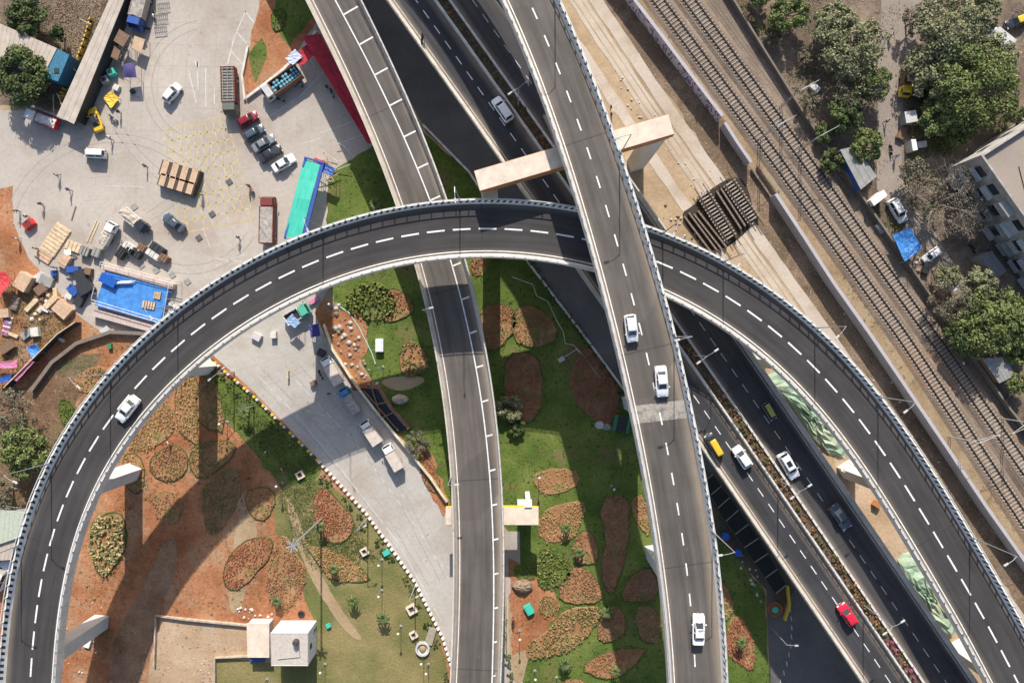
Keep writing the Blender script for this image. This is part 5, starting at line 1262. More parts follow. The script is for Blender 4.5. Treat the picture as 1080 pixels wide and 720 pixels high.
# ------------------------------------------------------------------ walls
def wall(name, label, px, h, th, mat, cap=None, cat='wall', z=0, kind=None):
    P_ = [W(*p) for p in px]; loc = (P_[0]+P_[-1])/2; t = thing(name, label, cat, loc) if cap else None
    m = MB(); rings = []; acc = 0; U = []
    for i, p in enumerate(P_):
        a = P_[max(0, i-1)]; b_ = P_[min(len(P_)-1, i+1)]; d = (b_-a).normalized(); n = Vector((-d.y, d.x, 0))*th/2
        if i: acc += (p-P_[i-1]).length
        rings.append([p-n+Vector((0, 0, z-.1)), p-n+Vector((0, 0, z+h)), p+n+Vector((0, 0, z+h)), p+n+Vector((0, 0, z-.1))]); U.append(acc)
    m.grid(rings, uvs=(U, [0, h, h+th, 2*h+th, 2*h+2*th]))
    o = m.build(name if not cap else 'panel', mat, t, loc, loc=None if cap else loc)
    if cap:
        c = MB(); c.grid([[(q_[0]+(Vector(q_)-p).x*.25, q_[1]+(Vector(q_)-p).y*.25, z+h+dz) for q_, dz in ((r[1], .003), (r[1], .1), (r[2], .1), (r[2], .003))] for r, p in zip(rings, P_)]); c.build('coping', cap, t, loc)
        return t
    tag(o, label, cat); return o
def graffiti():
    m, t, b = _new('painted_slogan_wall'); uv = t.nodes.new('ShaderNodeUVMap'); uv.uv_map = 'UVMap'
    mp = t.nodes.new('ShaderNodeMapping'); mp.inputs['Scale'].default_value = (2.6, .9, 1); t.links.new(uv.outputs[0], mp.inputs[0])
    v = t.nodes.new('ShaderNodeTexVoronoi'); v.inputs['Scale'].default_value = 1.0; t.links.new(mp.outputs[0], v.inputs['Vector'])
    f = _ramp(t, v.outputs['Distance'], [(.40, (1, 1, 1)), (.46, (0, 0, 0))])
    sp = t.nodes.new('ShaderNodeSeparateColor'); t.links.new(v.outputs['Color'], sp.inputs[0])
    c = _ramp(t, sp.outputs[0], [(.2, (.1, .12, .35)), (.5, (.4, .1, .2)), (.8, (.08, .1, .2))])
    n = _noise(t, uv.outputs[0], .5, 4); base = _ramp(t, n, [(.3, (.42, .41, .46)), (.7, (.6, .6, .64))])
    t.links.new(_mix(t, f, base, c), b.inputs['Base Color']); b.inputs['Roughness'].default_value = .85; return m
LILAC = concmat('lilac_wall_paint', (.42, .41, .46), (.32, .28, .26), .3)
LILC = concmat('lilac_wall_top', (.40, .39, .43), (.4, .35, .32), .5)
wall('painted_wall', 'upper stretch of railway wall with painted slogans', [(623, -50), (663, 4), (695, 46), (731, 94), (757, 128)], 2.8, .45, graffiti(), LILC)
wall('railway_wall', 'long plain lilac grey wall running beside the railway', [(812, 208), (841, 252), (872, 300), (911, 355), (947, 408), (989, 470), (1029, 530), (1068, 585), (1138, 680)], 2.7, .45, LILAC, LILC)
wall('railway_wall', 'short pale wall stub between the slogans and the culvert', [(760, 134), (772, 153), (787, 175)], 2.4, .4, LILAC, LILC)
STAINW = concmat('stained_low_wall', (.5, .43, .35), (.27, .2, .14), .9, (.4, .65), .9)
wall('boundary_wall', 'low dark boundary wall between the railway and the tree yard', [(745, -40), (800, 50), (850, 130), (893, 190), (940, 258), (1000, 345), (1060, 430), (1130, 520)], 1.2, .26, concmat('mossy_wall', (.15, .13, .105), (.08, .07, .06), .5), concmat('mossy_coping', (.19, .165, .14), (.1, .09, .075), .5))
wall('boundary_wall', 'low pale wall around the sand court in the bottom left', [(164, 700), (166, 648), (200, 652), (262, 658), (284, 661)], .6, .22, STAINW, STAINW)
wall('boundary_wall', 'low wall along the green strip below the sand court', [(228, 740), (228, 692), (268, 690)], .6, .2, STAINW, STAINW)
wall('drain_wall', 'dark curved drain wall outside the curved flyover on the left', [(36, 412), (58, 382), (84, 362), (120, 350), (160, 352)], .9, .5, concmat('dark_drain', (.1, .085, .07), (.2, .15, .11), .8), concmat('drain_top', (.2, .16, .13), (.1, .08, .07), 1))
wall('hoarding', 'dark leaning hoarding between the tent and the drain', [(12, 408), (40, 380), (68, 352), (86, 340)], 1.8, .12, DARK, WOOD2)
wall('stone_edging', 'curved stone edging on the left of the planted island', [(262, 50), (256, 80), (259, 106)], .35, .3, OFFW, OFFW)
wall('stone_edging', 'straight stone edging on the lower side of the planted island', [(261, 104), (280, 90), (300, 74), (322, 52), (334, 34)], .5, .35, CREAM, OFFW)
wall('stone_edging', 'stone kerb at the side of the garden beside the ground road', [(446, 132), (495, 182), (557, 277), (622, 362), (655, 407), (718, 490)], .35, .3, GREY, OFFW)
wall('road_barrier', 'long yellow and white concrete barrier right of the service road', [(343, 342), (352, 368), (376, 405), (400, 436), (430, 472), (455, 503), (472, 528)], .9, .32, flat('yellow_barrier', (.62, .48, .2), .8, var=.3, scale=.5), flat('barrier_top', (.66, .6, .45), .8, var=.25, scale=.6))
# kerb blocks
def kerbs(px, step, mats, label, name, group, size=(.55, .38, .42)):
    pts = along(px, step); protos_ = []; o = None
    for m_ in mats:
        b = MB(); b.box((0, 0, 0), size, top=(.8, .8)); protos_.append([b, m_, None])
    for i, (x, y) in enumerate(pts):
        b, m_, pr = protos_[i % len(mats)]
        x2, y2 = pts[min(i+1, len(pts)-1)]; x1, y1 = pts[max(i-1, 0)]; a = math.atan2(y2-y1, x2-x1)+rng.uniform(-.08, .08)
        if pr is None: o = b.build(name, m_); protos_[i % len(mats)][2] = o
        else: o = pr.copy(); C.objects.link(o)
        o.location = (x, y, 0); o.rotation_euler = (0, 0, a); tag(o, label[i % len(mats)], 'kerb block', group)
kerbs([(203, 372), (222, 378), (270, 420), (300, 450), (337, 487)], .75, [YELLOW, OFFW, flat('dark_kerb', (.06, .055, .05), .8)], ['yellow painted block in the kerb row left of the service road', 'pale block in the yellow kerb row left of the service road', 'black block in the yellow kerb row left of the service road'], 'kerb_block', 'painted kerb blocks')
kerbs([(337, 487), (387, 542), (437, 612), (467, 672), (482, 722)], .95, [WHITE], ['white block in the lower kerb row left of the service road'], 'kerb_block', 'white kerb blocks', (.5, .45, .45))
b = MB()

# ------------------------------------------------------------------ lamps and masts
def lamp_arm(t, h, arms, armlen, headm=LGREY, r=.09):
    m = MB(); m.tube((0, 0, 0), (0, 0, h), r, r*.6, 8); m.build('pole', STEEL, t)
    for a in arms:
        c, s = math.cos(a), math.sin(a); m = MB(); m.tube((0, 0, h-.1), (c*armlen*.5, s*armlen*.5, h+.25), .05, .04, 6); m.tube((c*armlen*.5, s*armlen*.5, h+.25), (c*armlen, s*armlen, h+.3), .04, .035, 6); ar = m.build('arm', STEEL, t)
        m = MB(); m.box((0, 0, 0), (.75, .28, .1), a, top=(.8, .7)); m.build('lamp_head', headm, ar, loc=(c*(armlen+.2), s*(armlen+.2), h+.24))
def deck_lamps(P, base, zt, far, label, group, arms=1, h=8.8, armlen=1.8, dz=.9, off=.1):
    for i, (x, y) in enumerate(base):
        g = W(x, y, zt); sd, k = P.nearest(g.x, g.y) if not far else (P.s[int(np.argmin((P.L[:, 0]+P.N[:, 0]*P.w-g.x)**2+(P.L[:, 1]+P.N[:, 1]*P.w-g.y)**2))], 0)
        w_ = float(np.interp(sd, P.s, P.w)); kk = int(np.interp(sd, P.s, np.arange(P.n))); p = P.at(sd, (w_-off) if far else off, dz)
        inw = math.atan2(P.N[kk][1], P.N[kk][0])+(PI if far else 0)
        t = thing('street_lamp', label[i], 'street lamp', p, 0, group)
        lamp_arm(t, h, [inw] if arms == 1 else [inw, inw+PI], armlen)
        bm = MB(); bm.box((0, 0, -.25), (.4, .4, .3)); bm.build('base_plate', STEEL, t)
deck_lamps(pL, [(22, 575), (52, 487), (112, 395), (188, 326), (340, 243), (483, 210), (697, 243), (760, 274), (861, 347), (928, 418), (1022, 562)], ZL, False,
    ['street lamp on the curved flyover nearest the left edge', 'street lamp on the curved flyover beside the green tree on the left', 'street lamp on the curved flyover above the driving white car', 'street lamp on the curved flyover below the blue platform', 'street lamp on the curved flyover beside the teal canopy', 'street lamp at the top of the curved flyover left of the portal beam', 'street lamp on the curved flyover just right of the highest flyover', 'street lamp on the curved flyover below the culvert', 'street lamp on the curved flyover beside the dirt track bend', 'street lamp on the curved flyover beside the green netting', 'street lamp on the curved flyover nearest the bottom right corner'], 'lamps along the curved flyover')
deck_lamps(pF, [(585, -12), (656, 163), (714, 357), (751, 562)], ZF, True, ['street lamp on the highest flyover at the top edge', 'street lamp on the highest flyover beside the portal beam', 'street lamp on the highest flyover beside the second white car', 'street lamp on the highest flyover beside the planted strip'], 'lamps along the highest flyover')
deck_lamps(pR, [(450, 328), (477, 500)], ZR, False, ['street lamp on the lower ramp just below the curved flyover', 'street lamp on the lower ramp above the yellow crossbeam'], 'lamps along the lower ramp', h=5.5, armlen=1.2)
# highway median lamps
for (x, y), l in zip([(560, 108), (737, 370), (825, 502), (915, 632)], ['double armed lamp in the highway median above the portal beam', 'double armed lamp in the median beside the highest flyover', 'double armed lamp in the median beside the white car with a sunroof', 'double armed lamp in the median right of the red hatchback']):
    g = W(x, y, ZH); sd, k = pH.nearest(g.x, g.y); w_ = pH.w[k]; p = pH.at(sd, w_*.475, .3)
    t = thing('street_lamp', l, 'street lamp', p, 0, 'lamps in the highway median'); a = math.atan2(pH.N[k][1], pH.N[k][0]); lamp_arm(t, 8.2, [a, a+PI], 1.4)
def pole(px, py, h, label, name='garden_lamp', head='ball', r=.06, cat='lamp', group='garden lamps', arm=None, at_top=False):
    p = W(px, py, 0); t = thing(name, label, cat, (p.x, p.y, 0), 0, group)
    m = MB(); m.tube((0, 0, -.1), (0, 0, h), r, r*.7, 8); m.build('pole', STEEL if head != 'ball' else DARK, t)
    if head == 'ball':
        m = MB(); m.lathe((0, 0, h), [(.05, 0), (.2, .1), (.24, .25), (.17, .4), (0, .45)], 10); m.build('lantern', OFFW, t, smooth=True)
        m = MB(); m.lathe((0, 0, 0), [(.3, 0), (.28, .12), (.1, .2)], 8); m.build('base', GREY, t)
    elif head == 'star':
        m = MB(); m.lathe((0, 0, h-.1), [(.4, 0), (.42, .12), (.1, .16)], 12); m.build('ring', STEEL, t)
        for k in range(6):
            a = k*PI/3+.3; m = MB(); m.box((math.cos(a)*.75, math.sin(a)*.75, h-.1), (.7, .22, .2), a); m.build('floodlight', GREY, t)
    elif head == 'arm':
        for a in arm: 
            m = MB(); m.tube((0, 0, h), (math.cos(a)*1.3, math.sin(a)*1.3, h+.25), .045, .035, 6); ar = m.build('arm', STEEL, t)
            m = MB(); m.box((0, 0, 0), (.6, .25, .1), a); m.build('lamp_head', LGREY, ar, loc=(math.cos(a)*1.5, math.sin(a)*1.5, h+.2))
    return t
pole(339, 547, 15.8, 'very tall floodlight mast on the lawn with a long thin shadow', 'floodlight_mast', 'star', .2, 'mast', 'masts')
pole(388, 545, 8.2, 'tall lamp post on the kerb right of the tall mast', 'street_lamp', 'arm', .11, 'street lamp', 'lamps along the service road', [.5])
pole(438, 617, 7.0, 'lamp post on the kerb above the lower concrete planters', 'street_lamp', 'arm', .11, 'street lamp', 'lamps along the service road', [.5])
pole(247, 392, 7.0, 'lamp post beside the upper end of the painted kerb', 'street_lamp', 'arm', .11, 'street lamp', 'lamps along the service road', [.7, .7+PI])
pole(268, 428, 7.0, 'lamp post over the painted kerb lower down', 'street_lamp', 'arm', .11, 'street lamp', 'lamps along the service road', [.7])
pole(812, 660, 7.4, 'lamp post beside the ground road at the bottom', 'street_lamp', 'arm', .11, 'street lamp', 'lamps along the ground road', [.0])
for x, y, h, l in [(379, 250, 3.4, 'garden lamp on the lawn just above the curved flyover'), (352, 322, 3.0, 'garden lamp on the mud mound'), (404, 387, 3.2, 'garden lamp with a yellow tint beside the leafy bed'), (568, 500, 3.2, 'garden lamp on the bright lawn above the yellow crossbeam'),
                   (403, 590, 3.0, 'garden lamp right of the fan shaped bed'), (403, 622, 3.0, 'garden lamp in the middle of the dry lawn'), (423, 660, 3.0, 'garden lamp below the lower concrete planters'), (452, 700, 3.4, 'garden lamp near the grey slab'), (548, 665, 3.4, 'garden lamp below the teal crate'),
                   (564, 707, 3.0, 'garden lamp at the bottom of the central lawn'), (587, 714, 2.6, 'garden lamp beside the bottom palm'), (447, 690, 3.4, 'garden lamp beside the round planter'), (298, 509, 3.0, 'garden lamp on the dry grass left of the concrete planter'), (343, 700, 3.0, 'garden lamp at the bottom of the dry lawn'),
                   (282, 716, 3.0, 'garden lamp below the white hut'), (530, 590, 3.0, 'garden lamp right of the lower ramp'), (240, 445, 3.2, 'garden lamp on the left lawn in the shade'), (645, 512, 2.8, 'garden lamp in the highest flyover shadow'), (196, 376, 3.2, 'garden lamp under the bend of the curve'), (192, 392, 2.8, 'short post on the golden bed')]:
    pole(x, y, h, l)
# railway masts with cantilever arms
def rmast(px, py, label, a, h=8.4, span=4.0):
    p = W(px, py, 0); t = thing('railway_mast', label, 'railway mast', (p.x, p.y, 0), 0, 'overhead line masts')
    m = MB()
    for s in (-.22, .22): m.tube((s, 0, -.1), (s*.7, 0, h), .07, .06, 5)
    for k in range(12): m.tube((-.22 if k % 2 else .22, 0, k*h/12), (.2 if k % 2 else -.2, 0, (k+1)*h/12), .03, .03, 4)
    m.build('lattice_pole', GREY, t)
    c, s = math.cos(a)*span, math.sin(a)*span
    for z0, z1 in ((h-.5, h-1.0), (h-2.2, h-1.0)):
        m = MB(); m.tube((0, 0, z0), (c, s, z1), .04, .03, 6); m.build('arm', LGREY, t)
    m = MB(); m.lathe((c, s, h-1.25), [(.05, 0), (.12, .1), (.05, .2), (.12, .3), (.04, .4)], 8); m.build('insulator', BROWN, t)
for x, y, l, a in [(1001, 460, 'railway mast standing against the lilac wall', .35), (823, 113, 'railway mast between the tracks at the top right', .5), (1056, 441, 'railway mast at the right edge beside the track', 3.6), (843, 158, 'railway mast near the culvert end of the tracks', .5), (800, 148, 'railway mast beside the short wall stub', .5)]: rmast(x, y, l, a)
for nm_, line_ in (('over the track nearer the wall', [(693, 0), (826, 180), (955, 360), (1062, 522), (1190, 715)]), ('over the track nearer the trees', [(726, 0), (857, 180), (986, 360), (1072, 482), (1230, 715)])):
    P_, T_, N_, s_ = polyline(line_); b = MB()
    for zz in (5.6, 6.7):
        for i in range(0, len(P_)-20, 20): b.tube((P_[i][0], P_[i][1], zz), (P_[i+20][0], P_[i+20][1], zz), .022, .022, 4)
    o_ = P_[len(P_)//2]; tag(b.build('overhead_wire', DARK, org=(o_[0], o_[1], 0), loc=(o_[0], o_[1], 0)), 'pair of thin overhead wires '+nm_, 'wire', 'overhead wires')

# ------------------------------------------------------------------ buildings and sheds
def quadz(px, z): return [W2(*p, z) for p in px]
def shed(name, label, roofpx, h, roofm, wallm, cat='shed', ridge=False, over=.25, corr=True):
    P_ = quadz(roofpx, h); cx = sum(p[0] for p in P_)/len(P_); cy = sum(p[1] for p in P_)/len(P_); t = thing(name, label, cat, (cx, cy, 0))
    L = [(x-cx, y-cy) for x, y in P_]; m = MB(); m.prism([(x*.95, y*.95) for x, y in L], -.05, h-.12); m.build('wall', wallm, t)
    m = MB(); m.prism(L, h-.12, h); 
    # ribs
    if corr and len(L) == 4:
        a, b_, c_, d_ = [Vector((*p, h)) for p in L]; n = max(3, int((b_-a).length/.8))
        for k in range(1, n):
            u = k/n; m.tube(a.lerp(b_, u), d_.lerp(c_, u), .04, .04, 4)
    m.build('roof', roofm, t); return t
t = shed('long_shed', 'long shed with a beige sheet roof under the left trees', [(-30, 12), (60, 51), (45, 81), (-30, 52)], 3.4, ROOFB, GREY)
m = MB(); q_ = quadz([(60, 51), (73, 58), (61, 86), (45, 81)], 3.3); m.prism([(x-t.location.x, y-t.location.y) for x, y in q_], -.05, 3.28); m.build('tarpaulin_lean_to', flat('steel_blue_tarp', (.04, .17, .27), .5, var=.2), t)
m = MB(); q_ = quadz([(57, 72), (62, 72), (62, 77), (57, 77)], 3.4); m.prism([(x-t.location.x, y-t.location.y) for x, y in q_], 3.28, 3.4); m.build('roof_hatch', DARK, t)
t = shed('narrow_shed', 'long narrow roofed shed running down from the top edge beside the plaza', [(124, -20), (139, -20), (78, 131), (60, 122)], 3.0, ROOFB, DARK)
wall('low_wall', 'dark low wall joining the narrow shed to the road below the trees', [(38, 114), (60, 123), (80, 131)], 1.4, .3, DARK, GREY)
shed('shack', 'blue edged shack with grey patched roof beside the railway fence', [(886, 158), (902, 154), (925, 186), (908, 200)], 2.6, GREY, BLUE)
shed('shack', 'small grey shack roof at the right edge beside the railway', [(1036, 378), (1062, 376), (1070, 396), (1054, 404)], 2.6, GREY, BROWN)
shed('annex', 'dark grey lean-to roof against the foot of the concrete building', [(1034, 271), (1046, 264), (1062, 286), (1050, 294)], 3.0, flat('slate_sheet', (.13, .14, .15), .7), GREY)
shed('shack', 'pale green flat roof at the left edge below the grey tree', [(-20, 535), (26, 540), (22, 566), (-20, 580)], 3.0, flat('pale_green_roof', (.42, .46, .38), .8), GREY)
shed('shack', 'beige flat roof below the pale green roof at the left edge', [(-20, 582), (18, 566), (12, 590), (-20, 592)], 2.6, ROOFB, DARK)
shed('tank_room', 'small white tank room right of the railway below the bare tree', [(1000, 297), (1006, 294), (1012, 303), (1006, 307)], 2.2, WHITE, OFFW, corr=False)
shed('market_stall', 'white flat topped booth in the lane above the white parked car', [(918, 211), (932, 200), (936, 206), (922, 217)], 2.4, WHITE, OFFW, corr=False)
shed('market_stall', 'pale booth right of the lane among the parked motorcycles', [(954, 118), (966, 116), (968, 128), (956, 130)], 2.2, LGREY, GREY, corr=False)
shed('booth', 'narrow white booth below the pale booth in the lane', [(961, 147), (966, 147), (968, 158), (963, 159)], 2.2, WHITE, OFFW, corr=False)
shed('cabin', 'dark teal cabin under the trees at the top right', [(1043, 52), (1053, 60), (1050, 66), (1040, 58)], 2.4, GREEN, GREEN, corr=False)
# white hut on the lawn
def hut():
    z = 5.2; q_ = quadz([(285, 667), (325, 667), (325, 702), (286, 702)], z); cx = sum(p[0] for p in q_)/4; cy = sum(p[1] for p in q_)/4
    t = thing('site_hut', 'tall white hut with a flat roof standing on the dry lawn', 'hut', (cx, cy, 0)); L = [(x-cx, y-cy) for x, y in q_]
    m = MB(); m.prism([(x*.985, y*.985) for x, y in L], -.05, z-.1); m.build('wall', flat('hut_white', (.74, .75, .8), .7), t)
    m = MB(); m.prism(L, z-.1, z); 
    for k in range(4):
        a, b_ = Vector((*L[k], z)), Vector((*L[(k+1) % 4], z)); m.tube(a*.97+Vector((0, 0, z*.03)), b_*.97+Vector((0, 0, z*.03)), .06, .06, 4)
    m.build('roof', flat('hut_roof_cream', (.50, .45, .40), .8), t)
    m = MB(); m.lathe((1.2, 1.4, z), [(.5, 0), (.5, .8), (.4, .95), (0, .95)], 12); m.build('roof_tank', flat('tank_black', (.06, .06, .06), .6), t)
    m = MB(); m.tube((-2, -1.6, z+.1), (1.8, -1.2, z+.1), .05, .05, 6); m.tube((1.8, -1.2, z+.1), (1.6, 1.2, z+.1), .05, .05, 6); m.build('roof_pipe', STEEL, t)
    x1 = max(p[0] for p in L); m = MB(); m.box((x1*.985+.02, -.2, 2.9), (.06, .9, 1.1)); fr = m.build('window', DARK, t)
    m = MB(); m.box((x1*.985+.06, -.2, 2.8), (.12, 1.1, .08)); m.build('sill', GREY, fr)
    m = MB(); m.box((x1*.985+.02, 1.6, 0), (.05, .9, 2.1)); d = m.build('door', GREY, t); m = MB(); m.box((x1*.985+.07, 1.3, 1.0), (.05, .06, .15)); m.build('handle', STEEL, d)
hut()
shed('annex', 'flat cream roof attached to the left of the white hut', [(260, 657), (284, 657), (284, 693), (261, 693)], 2.4, CREAM, OFFW, corr=False)
b = MB(); b.box((0, 0, 0), (2.6, .5, .4)); tag(b.build('water_trough', BLUE, loc=W(272, 695, 0)), 'blue trough at the foot of the cream annex', 'trough')
# concrete building on the right
def building():
    z = 8.6; A = Vector((*W2(1031, 165, z), 0)); u = Vector((.575, -.818, 0)).normalized(); v = Vector((.84, .54, 0)).normalized(); L1, L2 = 34, 30
    t = thing('apartment_building', 'weathered concrete building with a beige flat roof at the right edge', 'building', A)
    F = lambda a, b_, h_: tuple(u*a+v*b_+Vector((0, 0, h_)))
    m = MB(); m.grid([[F(0, 0, -.1), F(L1, 0, -.1), F(L1, L2, -.1), F(0, L2, -.1)][::-1], [F(0, 0, z), F(L1, 0, z), F(L1, L2, z), F(0, L2, z)][::-1]]); WC = concmat('stained_plaster', (.46, .44, .41), (.22, .2, .18), .5, (.35, .65), .9); m.build('wall', WC, t)
    m = MB(); m.face([F(.5, .5, z+.02), F(.5, L2-.5, z+.02), F(L1-.5, L2-.5, z+.02), F(L1-.5, .5, z+.02)][::-1]); m.build('roof', concmat('roof_screed', (.33, .275, .23), (.24, .2, .165), .15, (.4, .7), .7), t)
    m = MB()
    for a0, b0, a1, b1 in ((0, 0, L1, .35), (0, .352, .35, L2), (L1-.35, .352, L1, L2)):
        m.grid([[F(a0, b0, z-.02), F(a1, b0, z-.02), F(a1, b1, z-.02), F(a0, b1, z-.02)][::-1], [F(a0, b0, z+.8), F(a1, b0, z+.8), F(a1, b1, z+.8), F(a0, b1, z+.8)][::-1]])
    m.build('parapet', WC, t)
    # balconies and windows: facade along u at v=0
    GR = flat('window_grille', (.55, .55, .53), .7)
    for fl in range(3):
        for k in range(9):
            a = 1.6+k*3.6; hb = .9+fl*2.75
            m = MB(); m.grid([[F(a, -.05, hb), F(a+2.0, -.05, hb), F(a+2.0, .1, hb), F(a, .1, hb)][::-1], [F(a, -.05, hb+1.5), F(a+2.0, -.05, hb+1.5), F(a+2.0, .1, hb+1.5), F(a, .1, hb+1.5)][::-1]]); w_ = m.build('window', GLASS, t)
            m = MB()
            d = .75 if (k+fl) % 3 else 1.15
            m.grid([[F(a-.25, -d, hb-.25), F(a+2.25, -d, hb-.25), F(a+2.25, .02, hb-.25), F(a-.25, .02, hb-.25)][::-1], [F(a-.25, -d, hb-.13), F(a+2.25, -d, hb-.13), F(a+2.25, .02, hb-.13), F(a-.25, .02, hb-.13)][::-1]])
            for q_ in range(6): m.tube(F(a-.2+q_*.48, -d+.03, hb-.13), F(a-.2+q_*.48, -d+.03, hb+.9), .035, .035, 4)
            for hh in (.35, .9): m.tube(F(a-.22, -d+.03, hb+hh), F(a+2.22, -d+.03, hb+hh), .04, .04, 4)
            m.build('balcony_grille', GR, w_)
            if (k*7+fl*3) % 4 == 0:
                m = MB(); m.grid([[F(a-.4, -1.3, hb+1.7), F(a+2.4, -1.3, hb+1.7), F(a+2.4, .02, hb+1.95), F(a-.4, .02, hb+1.95)][::-1], [F(a-.4, -1.3, hb+1.76), F(a+2.4, -1.3, hb+1.76), F(a+2.4, .02, hb+2.01), F(a-.4, .02, hb+2.01)][::-1]]); m.build('awning', LGREY if k % 2 else GREY, w_)
    for k in range(6):
        a = 3+k*4.5
        m = MB(); q0 = .9; 
        for fl in range(2):
            hb = 1.2+fl*3.4; b0 = a
            m.grid([[F(-.05, b0, hb), F(.1, b0, hb), F(.1, b0+1.8, hb), F(-.05, b0+1.8, hb)][::-1], [F(-.05, b0, hb+1.4), F(.1, b0, hb+1.4), F(.1, b0+1.8, hb+1.4), F(-.05, b0+1.8, hb+1.4)][::-1]])
        m.build('window', GLASS, t)
    m = MB(); m.box(F(6, 8, z+.02), (2.2, 2.2, 1.6), math.atan2(u.y, u.x)); m.build('roof_tank', DARK, t)
    m = MB(); m.tube(F(9, 3, z+.1), F(5, 4.5, z+.1), .06, .06, 5); m.build('roof_pipe', DARK, t)
building()

# tarpaulins and canopies
def canopy(name, label, px, h, mat, cat='canopy', posts=True, sag=.3, res=8, seed=1, legm=STEEL, gable=False, thick=.05):
    P_ = [Vector((*W2(*p, h), h)) for p in px]; c = sum(P_, Vector())/4; t = thing(name, label, cat, (c.x, c.y, 0)); r = random.Random(seed); rows = []
    for i in range(res+1):
        row = []
        for j in range(res+1):
            u, v = i/res, j/res; p = P_[0].lerp(P_[1], u).lerp(P_[3].lerp(P_[2], u), v)-Vector((c.x, c.y, 0))
            p.z += (-sag*math.sin(u*PI)*math.sin(v*PI)) + r.uniform(-.06, .06)*(sag > 0) + (1-abs(2*v-1))*gable; row.append(p)
        rows.append(row)
    m = MB()
    for i in range(res):
        for j in range(res): m.face([rows[i][j], rows[i+1][j], rows[i+1][j+1], rows[i][j+1]])
    o = m.build('sheet', mat, t); sd = o.modifiers.new('thickness', 'SOLIDIFY'); sd.thickness = thick
    if posts:
        for p in P_:
            m = MB(); m.tube((p.x-c.x, p.y-c.y, -.1), (p.x-c.x, p.y-c.y, h), .05, .05, 6); m.build('post', legm, t)
    return t
def TL_(): pass
tc = canopy('long_canopy', 'long teal green canopy with blue border beside the maroon lorry', [(321, 168), (338, 173), (318, 250), (300, 250)], 3.2, TEAL, posts=True, sag=.05, gable=.3)
def strip(t, px, z, wd, mat, nm):
    A, B = W(*px[0], z), W(*px[1], z); d = B-A; m = MB(); m.box(((A.x+B.x)/2-t.location.x, (A.y+B.y)/2-t.location.y, z-.3), (d.length, wd, .34), math.atan2(d.y, d.x)); m.build(nm, mat, t)
strip(tc, ((322, 167), (300, 252)), 3.3, .35, BLUE, 'blue_fascia'); strip(tc, ((340, 172), (320, 252)), 3.3, .6, BLUE, 'blue_fascia'); strip(tc, ((321, 166), (342, 172)), 3.4, .3, BLUE, 'blue_fascia')
canopy('entrance_canopy', 'bright blue frame roof beside the top of the teal canopy', [(336, 169), (354, 178), (350, 186), (334, 178)], 3.0, BLUE, sag=.05)
canopy('red_canopy', 'long dark red cloth canopy along the lower ramp', [(318, 38), (338, 36), (398, 150), (388, 152)], 3.6, REDCLOTH, sag=.15, res=14, gable=.25)
m = MB()
canopy('red_canopy', 'short red cloth roof meeting the top of the long red canopy', [(306, 62), (334, 38), (340, 50), (318, 70)], 3.0, REDCLOTH, sag=.1)
canopy('stall_roof', 'white and pale blue stall roof behind the drum lorry', [(301, 62), (311, 52), (319, 60), (309, 69)], 3.3, flat('pale_blue_sheet', (.5, .56, .72), .6), sag=.03)
canopy('stall_roof', 'small dark blue roof beside the pale blue stall roof', [(320, 54), (326, 51), (331, 58), (324, 62)], 2.6, flat('navy_teal', (.02, .1, .14), .6), sag=.02)
canopy('tarpaulin', 'crumpled bright blue tarpaulin stretched over a hut beside the railway', [(941, 248), (960, 240), (973, 262), (954, 276)], 2.2, SKYB, 'tarpaulin', sag=.5, seed=5)
canopy('red_tent', 'red tent cut by the left edge of the picture', [(-8, 288), (6, 286), (12, 298), (-2, 314)], 2.2, flat('tent_red', (.6, .06, .06), .6), 'tent', sag=.2)
canopy('pink_mat', 'pink striped cloth by the left edge above the hoarding', [(-6, 382), (18, 380), (18, 388), (-6, 388)], 1.4, PINK, 'awning', sag=.1)
canopy('blue_mat', 'blue and white striped cloth beside the pink cloth at the left edge', [(-2, 398), (12, 394), (12, 402), (-2, 404)], 1.0, BLUE, 'awning', sag=.1)
canopy('awning', 'pink sheet leaning on the dark hoarding', [(14, 400), (32, 378), (36, 382), (18, 402)], 1.6, PINK, 'awning', sag=.05)
canopy('blue_sheet', 'round pale blue heap of sheeting at the top of the hoarding', [(28, 366), (38, 362), (44, 372), (34, 378)], 1.2, SKYB, 'tarpaulin', sag=.4)
canopy('stall_roof', 'pale blue square panel in the sun on the service road', [(301, 338), (308, 331), (317, 340), (311, 346)], 2.6, flat('powder_blue', (.25, .38, .6), .6), sag=.02)
canopy('stall_roof', 'navy and pink striped box top under the curved flyover', [(326, 343), (336, 341), (338, 354), (328, 356)], 2.0, flat('navy_cloth', (.04, .04, .2), .7), sag=.02)
canopy('cloth_stall', 'purple cloth stall right of the black shade of the narrow shed', [(130, 68), (142, 66), (144, 82), (130, 82)], 2.2, PURPLE, 'stall', sag=-.3)
canopy('stall_cloth', 'yellow cloth spread on the plaza above the taxi', [(109, 103), (117, 96), (126, 104), (117, 115)], .5, YELLOW, 'cloth', sag=.1)
canopy('board_roof', 'brown board roof beside the narrow shed', [(126, 31), (137, 38), (130, 50), (120, 43)], 2.4, BROWN, 'stall', sag=.0)
canopy('board_roof', 'tan board roof right of the brown board roof', [(142, 38), (153, 42), (149, 56), (138, 50)], 1.6, WOOD, 'stall', sag=.0)
canopy('board_roof', 'second brown board leaning below the brown board roof', [(120, 48), (128, 52), (124, 64), (117, 60)], 1.8, BROWN, 'stall', sag=.0)
